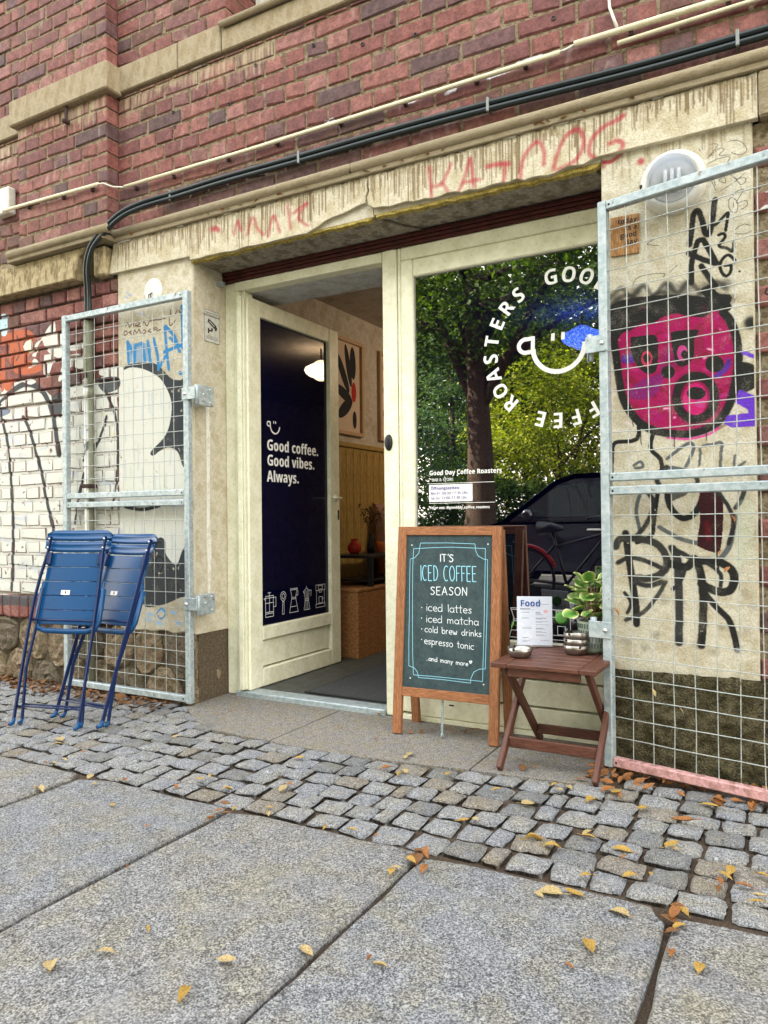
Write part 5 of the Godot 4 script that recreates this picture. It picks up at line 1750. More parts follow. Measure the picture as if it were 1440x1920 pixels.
func build_board():
	var A = thing("chalk_board", "wooden pavement chalk board announcing iced coffee season", "sign board", Vector3(-1.65, 0.002, 0.02), Basis(Vector3.UP, deg_to_rad(2.6)) * Basis(Vector3.RIGHT, deg_to_rad(-5.6)))
	slabx(A, "stile", span(0.0, 0.043, 0.0, 0.953, -0.026, 0.0), M.board_wood_y, 0.002)
	slabx(A, "stile", span(0.463, 0.506, 0.0, 0.953, -0.026, 0.0), M.board_wood_y, 0.002)
	slabx(A, "rail", span(0.0435, 0.4625, 0.913, 0.953, -0.026, -0.0005), M.board_wood_x, 0.002)
	slabx(A, "rail", span(0.0435, 0.4625, 0.172, 0.213, -0.026, -0.0005), M.board_wood_x, 0.002)
	var im = Image.create(842, 1400, false, Image.FORMAT_RGBA8)
	for k in 30:
		stroke(im, [[rnd(0.05, 0.45), rnd(0.22, 0.9)], [rnd(0.05, 0.45), rnd(0.22, 0.9)]], rnd(0.015, 0.04), Color(0.3, 0.36, 0.38, 0.012), 0.0, 2000.0, 0.0426, 0.914)
	paint_ops(im, CHALK, 2000.0, 0.0426, 0.914)
	wear(im, 0.22, 15, 0.1, 0.1)
	var pm = painted_local(mat("chalk_panel", Color(0.042, 0.07, 0.072), 0.8, "chalk", 2.5, null, 0.0, true), im, 0.0426, 0.914, 0.421, 0.7)
	slabx(A, "panel", span(0.0435, 0.4625, 0.2135, 0.9125, -0.016, -0.009), pm, 0.0)
	# rear frame, spread backwards
	for x in [0.02, 0.486]:
		var b = MB.new()
		b.bar(Vector3(x, 0.94, -0.04), Vector3(x, 0.012, -0.235), 0.04, 0.024, Vector3.RIGHT, 0.002)
		put(A, "rear_leg", b.done(), M.board_wood_y)
	slabx(A, "rear_rail", span(0.045, 0.461, 0.3, 0.34, -0.19, -0.165), M.board_wood_x, 0.002)
	# twisted chain with a tassel
	var b = MB.new(true)
	var p = []
	var q = []
	for k in 40:
		var t = k / 39.0
		p.append(Vector3(0.235 + cos(t * 46) * 0.0035, 0.19 - 0.165 * t, -0.03 + sin(t * 46) * 0.0035))
		q.append(Vector3(0.235 - cos(t * 46) * 0.0035, 0.19 - 0.165 * t, -0.03 - sin(t * 46) * 0.0035))
	b.tube(p, 0.0032, 6)
	b.tube(q, 0.0032, 6)
	for k in 9:
		b.tube([Vector3(0.235, 0.028, -0.03), Vector3(0.235 + rnd(-0.012, 0.012), 0.004, -0.03 + rnd(-0.012, 0.012))], 0.0022, 5)
	put(A, "rope", b.done(), M.galvanised)

func build_table():
	var Tb = thing("folding_table", "small dark reddish wooden folding table beside the chalk board", "table", Vector3(-0.85, 0.0, 0.05))
	var b
	# top: two end boards and slats
	slabx(Tb, "end_board", span(-0.203, -0.14, 0.408, 0.428, -0.235, 0.26), M.table_wood_z, 0.003)
	slabx(Tb, "end_board", span(0.14, 0.203, 0.408, 0.428, -0.235, 0.26), M.table_wood_z, 0.003)
	for k in 7:
		var z = 0.26 - k * 0.0715
		slabx(Tb, "slat", span(-0.1385, 0.1385, 0.409, 0.427, z - 0.0605, z), M.table_wood_x, 0.003)
	slabx(Tb, "apron", span(-0.14, 0.14, 0.375, 0.4085, 0.225, 0.243), M.table_wood_x, 0.002)
	slabx(Tb, "apron", span(-0.14, 0.14, 0.375, 0.4085, -0.2, -0.182), M.table_wood_x, 0.002)
	for s in [-1, 1]:
		b = MB.new()
		b.bar(Vector3(0.185 * s, 0.004, 0.225), Vector3(0.185 * s, 0.407, -0.17), 0.02, 0.036, Vector3.RIGHT, 0.003)
		put(Tb, "leg", b.done(), M.table_wood_y)
		b = MB.new()
		b.bar(Vector3(0.16 * s, 0.004, -0.235), Vector3(0.16 * s, 0.407, 0.205), 0.02, 0.036, Vector3.RIGHT, 0.003)
		put(Tb, "leg", b.done(), M.table_wood_y)
		b = MB.new(true)
		b.lathe([Vector2(0.0, 0.006), Vector2(0.006, 0.005), Vector2(0.008, 0.0)], 10, Vector3(0.196 * s, 0.21, 0.018), Basis(Vector3.BACK, -PI / 2 * s))
		put(Tb, "pivot_bolt", b.done(), M.bolt)
	b = MB.new()
	b.bar(Vector3(-0.174, 0.092, 0.135), Vector3(0.174, 0.092, 0.135), 0.042, 0.018, Vector3.UP, 0.003)
	put(Tb, "stretcher", b.done(), M.table_wood_x)
	b = MB.new()
	b.bar(Vector3(-0.149, 0.075, -0.155), Vector3(0.149, 0.075, -0.155), 0.04, 0.018, Vector3.UP, 0.003)
	put(Tb, "stretcher", b.done(), M.table_wood_x)
	var top = 0.4285
	ashtray(Vector3(-0.985, top, 0.155), 0.3, "single steel ashtray beside the menu holder")
	ashtray(Vector3(-0.8, top, 0.0), 1.1, "lowest steel ashtray of the stack")
	ashtray(Vector3(-0.799, top + 0.026, 0.001), 2.0, "middle steel ashtray of the stack")
	ashtray(Vector3(-0.797, top + 0.052, -0.001), 0.2, "topmost steel ashtray of the stack, slightly tilted", 0.06)
	# menu in an acrylic holder
	var mn = thing("menu_holder", "white Food menu sheet in a clear table stand", "menu", Vector3(-1.0, top, -0.085), Basis(Vector3.UP, deg_to_rad(18.0)))
	var im = Image.create(300, 424, false, Image.FORMAT_RGBA8)
	paint_ops(im, MENU, 2000.0, -0.075, 0.212)
	var mm = painted_local(mat("menu_paper", Color(0.56, 0.59, 0.67), 0.6), im, -0.075, 0.212, 0.15, 0.212)
	var tilt = Basis(Vector3.RIGHT, deg_to_rad(-9.0))
	b = MB.new()
	b.box(Vector3(0, 0.107, 0), Vector3(0.149, 0.209, 0.001), 0.0)
	var sheet = put(mn, "sheet", b.done(), mm, Vector3(0, 0.006, 0), tilt)
	b = MB.new()
	b.box(Vector3(0, 0.107, 0.0022), Vector3(0.153, 0.213, 0.0015), 0.0)
	b.box(Vector3(0, 0.107, -0.0022), Vector3(0.153, 0.213, 0.0015), 0.0)
	b.box(Vector3(0, 0.002, -0.03), Vector3(0.153, 0.003, 0.07), 0.0)
	put(mn, "acrylic_stand", b.done(), M.clear_glass, Vector3(0, 0.0015, 0), tilt * Basis(Vector3.RIGHT, 0.0))
	letters(mn, "lettering", "Food", 0.027, mat("food_blue", Color(0.015, 0.06, 0.24), 0.6), Vector3(0, 0.006, 0) + tilt * Vector3(-0.062, 0.181, 0.0031), tilt, true, HORIZONTAL_ALIGNMENT_LEFT, 0.0004)
	# plants
	var pot = thing("potted_plant", "variegated leafy plant in a pale green ribbed pot", "plant", Vector3(-0.748, top, -0.09))
	b = MB.new(true)
	b.lathe([Vector2(0.0, 0.0), Vector2(0.05, 0.0), Vector2(0.06, 0.012), Vector2(0.066, 0.125), Vector2(0.064, 0.13), Vector2(0.059, 0.127), Vector2(0.057, 0.11), Vector2(0.0, 0.108)], 32)
	put(pot, "pot", b.done(), mat("pot_glaze", Color(0.36, 0.43, 0.37), 0.45, "plaster", 5.0))
	b = MB.new()
	for r in 4:
		for k in 34:
			var a = TAU * k / 34 + (r % 2) * 0.09
			var y = 0.022 + r * 0.026
			var rr = 0.0605 + 0.006 * (y / 0.125) + 0.0012
			b.box(Vector3(cos(a) * rr, y + 0.01, sin(a) * rr), Vector3(0.0026, 0.019, 0.004), 0.0, Basis(Vector3.UP, -a))
	var ribs = put(pot, "ribs", b.done(), mat("pot_pattern", Color(0.09, 0.14, 0.12), 0.5))
	ribs.set_meta("kind", "stuff")
	b = MB.new(true)
	b.lathe([Vector2(0.057, 0.112), Vector2(0.03, 0.116), Vector2(0.0, 0.118)], 16)
	put(pot, "potting_soil", b.done(), M.soil)
	var lf = leaf_plant_mesh()
	for k in 56:
		var a = k * 2.399 + rnd(-0.3, 0.3)
		var h = 0.14 + 0.15 * pow(rng.randf(), 0.8) * (1.0 if k > 8 else 0.5)
		var out = rnd(0.015, 0.075) * (1.15 - h * 1.6)
		var stem_top = Vector3(cos(a) * (out + 0.01), h, sin(a) * (out + 0.01))
		b = MB.new(true)
		b.tube([Vector3(cos(a) * 0.012, 0.11, sin(a) * 0.012), stem_top.lerp(Vector3(0, h * 0.7, 0), 0.4), stem_top], [0.002, 0.0018, 0.0015], 5)
		put(pot, "stem", b.done(), M.plant_stem)
		var pitch = rnd(-0.15, 0.75) + (0.5 if h > 0.24 else 0.0)
		var bs = Basis(Vector3.UP, -a + PI / 2 + rnd(-0.5, 0.5)) * Basis(Vector3.RIGHT, -pitch) * Basis(Vector3.BACK, rnd(-0.5, 0.5))
		put(pot, "leaf", lf[k % lf.size()], M.variegated, stem_top, bs.scaled_local(Vector3.ONE * rnd(0.75, 1.15)))
	# the round-leaved seedling behind the menu
	var pi = thing("round_leaf_plant", "small plant with round green leaves behind the menu holder", "plant", Vector3(-0.985, top, -0.155))
	b = MB.new(true)
	b.lathe([Vector2(0.0, 0.0), Vector2(0.026, 0.0), Vector2(0.032, 0.06), Vector2(0.028, 0.058), Vector2(0.0, 0.05)], 18)
	put(pi, "pot", b.done(), M.black)
	var k2 = 0
	for e in [[Vector3(0.09, 0.125, 0.02), 0.03, 0.4], [Vector3(0.0, 0.17, -0.02), 0.024, -0.3], [Vector3(-0.115, 0.09, 0.07), 0.02, -1.1], [Vector3(-0.03, 0.12, -0.03), 0.022, 0.1]]:
		b = MB.new(true)
		b.tube([Vector3(0, 0.05, 0), e[0] * Vector3(0.5, 0.9, 0.5), e[0]], 0.0014, 6)
		put(pi, "stem", b.done(), M.plant_stem)
		b = MB.new(true)
		b.lathe([Vector2(0.0, 0.002), Vector2(e[1] * 0.6, 0.0035), Vector2(e[1], 0.0), Vector2(e[1] * 0.6, -0.001), Vector2(0.0, -0.002)], 20, e[0], Basis(Vector3.UP, e[2]) * Basis(Vector3.RIGHT, 1.25))
		put(pi, "leaf", b.done(), M.round_leaf)

func ashtray(at, turn, label, tilt := 0.0):
	var a = thing("ashtray", label, "ashtray", at, Basis(Vector3.BACK, tilt) * Basis(Vector3.UP, turn), "steel ashtrays on the folding table")
	var b = MB.new(true)
	b.lathe([Vector2(0.0, 0.0), Vector2(0.034, 0.0), Vector2(0.043, 0.006), Vector2(0.0485, 0.022), Vector2(0.05, 0.038), Vector2(0.0488, 0.0385), Vector2(0.046, 0.022), Vector2(0.04, 0.009), Vector2(0.0, 0.005)], 40)
	put(a, "bowl", b.done(), M.steel)
	for k in 3:
		b = MB.new(true)
		var t = TAU * k / 3
		b.tube([Vector3(cos(t) * 0.0445, 0.0345, sin(t) * 0.0445), Vector3(cos(t) * 0.0515, 0.0335, sin(t) * 0.0515)], 0.0055, 8)
		put(a, "rest_notch", b.done(), M.rust)

# ovate leaf with a cream margin: vertex colours green in the middle, cream at the rim
func leaf_plant_mesh():
	mat("plant_stem", Color(0.2, 0.12, 0.05), 0.6)
	var m = mat("variegated", Color(1, 1, 1), 0.32)
	m.vertex_color_use_as_albedo = true
	m.backlight_enabled = true
	m.backlight = Color(0.2, 0.22, 0.1)
	mat("round_leaf", Color(0.08, 0.24, 0.04), 0.4)
	var out = []
	for s in 4:
		var b = MB.new(true)
		var N = 8
		var L = 0.07
		var W = 0.027 + 0.003 * s
		var rows = []
		for i in N + 1:
			var t = float(i) / N
			var w = W * pow(sin(PI * pow(t, 1.15)), 0.6)
			var row = []
			for j in 7:
				var u = j / 3.0 - 1.0
				row.append(Vector3(u * w, 0.01 * absf(u) * (1 - t * 0.5) - 0.014 * t * t + 0.002 * sin(t * 9 + u * 4 + s), t * L))
			rows.append(row)
		for i in N:
			for j in 6:
				for v in [[i, j], [i, j + 1], [i + 1, j + 1], [i, j], [i + 1, j + 1], [i + 1, j]]:
					var rim = v[1] == 0 or v[1] == 6 or v[0] >= N - 0 or v[0] == 0
					var c = Color(0.7, 0.69, 0.34) if rim else (Color(0.1, 0.24, 0.05) if v[1] in [2, 3, 4] else Color(0.25, 0.38, 0.1))
					b.col(c)
					b.st.add_vertex(rows[v[0]][v[1]])
		out.append(b.done())
	return out

func rounded(w, h, r, y0):
	var pts = []
	for c in [[w / 2 - r, y0 + r, -PI / 2], [w / 2 - r, y0 + h - r, 0.0], [-w / 2 + r, y0 + h - r, PI / 2], [-w / 2 + r, y0 + r, PI]]:
		for i in 6:
			var a = c[2] + PI / 2 * i / 5
			pts.append(Vector2(c[0] + cos(a) * r, c[1] + sin(a) * r))
	return pts

# a folded bistro chair seen from underneath its seat: left and right foot and the top of the right rail are given
func chair(fl, fr, tr, label):
	var X = (fr - fl).normalized()
	var Y = (tr - fr)
	Y = (Y - X * Y.dot(X)).normalized()
	var Z = X.cross(Y)
	var C = thing("folding_chair", label, "chair", fr - X * 0.165 + Vector3(0.012, 0, 0), Basis(X, Y, Z).scaled_local(Vector3.ONE * 1.03), "folded blue chairs leaning together")
	var b
	var hw = 0.178
	# back: two slats with rounded corners, a groove between them, slightly curved
	for s in 2:
		b = MB.new(true)
		var y0 = 0.842 + s * 0.058
		var N = 12
		var at = func(i, f, z):
			var u = i / float(N) * 2 - 1
			var y = y0 + 0.055 * f
			if s == 1 and f > 0.5: y -= 0.022 * pow(absf(u), 10.0)
			if s == 0 and f < 0.5: y += 0.02 * pow(absf(u), 10.0)
			return Vector3(u * (hw + 0.012), y, z - 0.014 * (1 - u * u) - 0.008 * sin(PI * f))
		b.smooth(true)
		for i in N:
			b.quad(at.call(i, 0.0, 0.0), at.call(i + 1, 0.0, 0.0), at.call(i + 1, 0.5, 0.0), at.call(i, 0.5, 0.0))
			b.quad(at.call(i, 0.5, 0.0), at.call(i + 1, 0.5, 0.0), at.call(i + 1, 1.0, 0.0), at.call(i, 1.0, 0.0))
			b.quad(at.call(i, 1.0, -0.004), at.call(i + 1, 1.0, -0.004), at.call(i + 1, 0.0, -0.004), at.call(i, 0.0, -0.004))
			b.quad(at.call(i, 1.0, 0.0), at.call(i + 1, 1.0, 0.0), at.call(i + 1, 1.0, -0.004), at.call(i, 1.0, -0.004))
			b.quad(at.call(i, 0.0, -0.004), at.call(i + 1, 0.0, -0.004), at.call(i + 1, 0.0, 0.0), at.call(i, 0.0, 0.0))
		put(C, "back_slat", b.done(), M.chair_blue)
	# seat: five slats folded flat, seen from below, with a rolled front edge
	for s in 5:
		b = MB.new()
		b.box(Vector3(0, 0.802 - s * 0.0715, -0.012), Vector3(2 * hw - 0.03 + (0.03 if s > 1 else 0.0), 0.07, 0.006), 0.0025)
		put(C, "seat_slat", b.done(), M.chair_blue)
	b = MB.new(true)
	b.tube([Vector3(-hw + 0.005, 0.66, -0.02), Vector3(-hw + 0.004, 0.5, -0.02), Vector3(-hw + 0.02, 0.462, -0.02), Vector3(-hw + 0.06, 0.452, -0.02), Vector3(0, 0.45, -0.02), Vector3(hw - 0.06, 0.452, -0.02), Vector3(hw - 0.02, 0.462, -0.02), Vector3(hw - 0.004, 0.5, -0.02), Vector3(hw - 0.005, 0.66, -0.02)], 0.014, 8)
	put(C, "seat_rim", b.done(), M.chair_blue)
	slabx(C, "label_sticker", span(-0.055, -0.005, 0.628, 0.65, -0.0088, -0.0078), M.white_print, 0.0)
	slabx(C, "label_print", span(-0.032, -0.024, 0.633, 0.646, -0.0079, -0.0072), M.dark_print, 0.0)
	for s in [-1, 1]:
		# long side rail, bowed
		var rail = [Vector3(s * (hw - 0.02), 0.92, 0.006), Vector3(s * (hw - 0.02), 0.84, 0.008), Vector3(s * (hw - 0.008), 0.72, 0.016), Vector3(s * hw, 0.6, 0.02), Vector3(s * (hw + 0.003), 0.45, 0.02), Vector3(s * (hw + 0.002), 0.25, 0.016), Vector3(s * hw, 0.03, 0.012)]
		b = MB.new()
		for k in rail.size() - 1:
			b.bar(rail[k], rail[k + 1] + (rail[k + 1] - rail[k]).normalized() * 0.003, 0.007, 0.02, Vector3.RIGHT, 0.002)
		put(C, "side_rail", b.done(), M.chair_frame)
		b = MB.new(true)
		b.tube([Vector3(s * hw, 0.035, 0.012), Vector3(s * hw, 0.012, 0.016), Vector3(s * hw, 0.005, 0.034)], [0.009, 0.011, 0.01], 8)
		put(C, "foot_cap", b.done(), M.chair_blue)
		# second leg, pivoting on the rail
		var leg = [Vector3(s * (hw - 0.016), 0.66, -0.012), Vector3(s * (hw - 0.014), 0.48, -0.01), Vector3(s * (hw - 0.012), 0.27, 0.006), Vector3(s * (hw - 0.012), 0.03, -0.03)]
		b = MB.new()
		for k in leg.size() - 1:
			b.bar(leg[k], leg[k + 1] + (leg[k + 1] - leg[k]).normalized() * 0.003, 0.007, 0.018, Vector3.RIGHT, 0.002)
		put(C, "leg", b.done(), M.chair_frame)
		b = MB.new(true)
		b.tube([Vector3(s * (hw - 0.012), 0.035, -0.03), Vector3(s * (hw - 0.012), 0.018, -0.026), Vector3(s * (hw - 0.012), 0.014, -0.008)], [0.008, 0.009, 0.008], 8)
		put(C, "foot_cap", b.done(), M.chair_blue)
		slabx(C, "catch", span(s * (hw - 0.03) - 0.013, s * (hw - 0.03) + 0.013, 0.775, 0.838, -0.006, 0.014), M.chair_frame, 0.004)
		for y in [0.86, 0.905]:
			b = MB.new(true)
			b.lathe([Vector2(0.0, 0.004), Vector2(0.004, 0.003), Vector2(0.005, 0.0)], 8, Vector3(s * (hw - 0.02), y, 0.017), Basis(Vector3.RIGHT, PI / 2))
			put(C, "rivet", b.done(), M.bolt)
	b = MB.new(true)
	b.tube([Vector3(-hw, 0.09, 0.012), Vector3(hw, 0.09, 0.012)], 0.0045, 8)
	put(C, "cross_bar", b.done(), M.chair_frame)
	b = MB.new(true)
	b.tube([Vector3(-hw + 0.012, 0.1, -0.02), Vector3(hw - 0.012, 0.1, -0.02)], 0.0045, 8)
	put(C, "cross_bar", b.done(), M.chair_frame)
	b = MB.new(true)
	b.tube([Vector3(-hw, 0.5, 0.012), Vector3(hw, 0.5, 0.012)], 0.0055, 8)
	put(C, "cross_bar", b.done(), M.chair_frame)

# ---------------------------------------------------------------- fallen leaves
func dead_leaf(sd):
	var r2 = RandomNumberGenerator.new()
	r2.seed = sd
	var b = MB.new(true)
	var N = 6
	var curl = r2.randf_range(0.1, 0.5)
	var bend = r2.randf_range(-0.25, 0.4)
	var rows = []
	for i in N + 1:
		var t = float(i) / N
		var w = 0.26 * pow(sin(PI * pow(t, 0.85)), 0.8) + 0.004
		var row = []
		for j in 5:
			var u = j / 2.0 - 1.0
			row.append(Vector3(u * w * (1 - curl * 0.35) + r2.randf_range(-0.015, 0.015), absf(u) * w * curl + bend * (t - 0.5) * (t - 0.5) + r2.randf_range(0, 0.02), t - 0.5))
		rows.append(row)
	for i in N:
		for j in 4:
			b.quad(rows[i + 1][j], rows[i + 1][j + 1], rows[i][j + 1], rows[i][j])
	b.tube([rows[0][2], rows[0][2] + Vector3(0.03, 0.02, -0.3)], 0.012, 4)
	return b.done()

func build_leaves():
	var tones = [["yellow", Color(0.5, 0.33, 0.08)], ["pale yellow", Color(0.52, 0.41, 0.2)], ["brown", Color(0.24, 0.115, 0.045)], ["orange", Color(0.38, 0.165, 0.055)]]
	for i in 4:
		var m = mat("dead_leaf_%d" % i, tones[i][1], 0.7, "dirty", 30.0)
		m.backlight_enabled = true
		m.backlight = Color(0.3, 0.25, 0.1)
	var shapes = []
	for i in 7:
		shapes.append(dead_leaf(500 + i))
	for p in LEAVES:
		var where = "granite slabs" if p[2] > 1.06 else ("door step" if p[3] == 1 else "cobbles")
		var k = int(p[4])
		var o = put(self, numbered("fallen_leaf"), shapes[rng.randi() % 7], M["dead_leaf_%d" % k], Vector3(p[0], p[1], p[2]), Basis(Vector3.UP, rnd(0, TAU)) * Basis.from_euler(Vector3(rnd(-0.12, 0.12), 0, rnd(-0.15, 0.15))).scaled_local(Vector3(rnd(0.6, 1.3), rnd(0.7, 2.2), 1.0) * p[5] * rnd(0.55, 1.05)))
		tag(o, "small dry %s leaf lying on the %s" % [tones[k][0], where], "leaf", "dry %s leaves on the %s" % [tones[k][0], where])
	for i in 22:
		var x = rnd(-3.4, -0.2)
		var o = put(self, numbered("fallen_leaf"), shapes[rng.randi() % 7], M["dead_leaf_%d" % [3, 3, 2][i % 3]], Vector3(x, 2.616, rnd(0.035, 0.05)), Basis.from_euler(Vector3(rnd(-0.5, 0.5), rnd(0, TAU), rnd(-0.6, 0.6))).scaled_local(Vector3.ONE * rnd(0.02, 0.045)))
		tag(o, "tiny dry leaf caught on the ledge above the lintel", "leaf", "dry leaves on the lintel ledge")
	for q in [[-0.62, 0.62, 0.085], [-0.48, 0.33, 0.12], [-0.38, 0.28, 0.15], [-0.24, 0.86, 0.17], [-0.22, 0.8, 0.18], [-0.2, 0.98, 0.18]]:
		var o = put(self, numbered("fallen_leaf"), shapes[rng.randi() % 7], M["dead_leaf_%d" % [1, 3][rng.randi() % 2]], Vector3(q[0], q[1], q[2]), Basis.from_euler(Vector3(rnd(-1.2, -0.4), rnd(0, TAU), rnd(-0.6, 0.6))).scaled_local(Vector3.ONE * rnd(0.03, 0.05)))
		tag(o, "dry curled leaf stuck in the wires of the pink railed gate", "leaf", "dry leaves caught in the gate wires")
	# drifts of litter along the foot of the wall
	for dr in [["leaf_litter", -4.7, -2.95, 0.03, 0.24, 420, "drift of brown leaves along the foot of the fieldstones"], ["leaf_litter", -0.72, 0.5, 0.05, 0.25, 190, "drift of brown leaves below the pink gate rail"]]:
		var st = SurfaceTool.new()
		st.begin(Mesh.PRIMITIVE_TRIANGLES)
		for i in dr[5]:
			var z = dr[3] + (dr[4] - dr[3]) * pow(rng.randf(), 1.8)
			var bs = Basis.from_euler(Vector3(rnd(-0.6, 0.6), rnd(0, TAU), rnd(-0.6, 0.6))).scaled_local(Vector3.ONE * rnd(0.025, 0.06))
			st.append_from(shapes[rng.randi() % 7], 0, Transform3D(bs, Vector3(rnd(dr[1], dr[2]), rnd(-0.006, 0.012), z)))
		var o = put(self, numbered(dr[0]), st.commit(), M.dead_leaf_2 if dr[1] < -2 else M.dead_leaf_3)
		o.set_meta("kind", "stuff")
		tag(o, dr[6], "leaves")
	# crumbs and shreds in the joints
	var st2 = SurfaceTool.new()
	st2.begin(Mesh.PRIMITIVE_TRIANGLES)
	for i in 900:
		var x = rnd(-4.4, 0.4)
		var z = rnd(0.1, 1.06)
		st2.append_from(shapes[rng.randi() % 7], 0, Transform3D(Basis.from_euler(Vector3(rnd(-0.7, 0.7), rnd(0, TAU), rnd(-0.7, 0.7))).scaled_local(Vector3(0.6, 0.6, 1) * rnd(0.008, 0.02)), Vector3(x, -0.028, z)))
	var cr = put(self, "joint_debris", st2.commit(), M.dead_leaf_2)
	cr.set_meta("kind", "stuff")
	tag(cr, "brown shreds of leaves caught in the joints between cobbles", "debris")

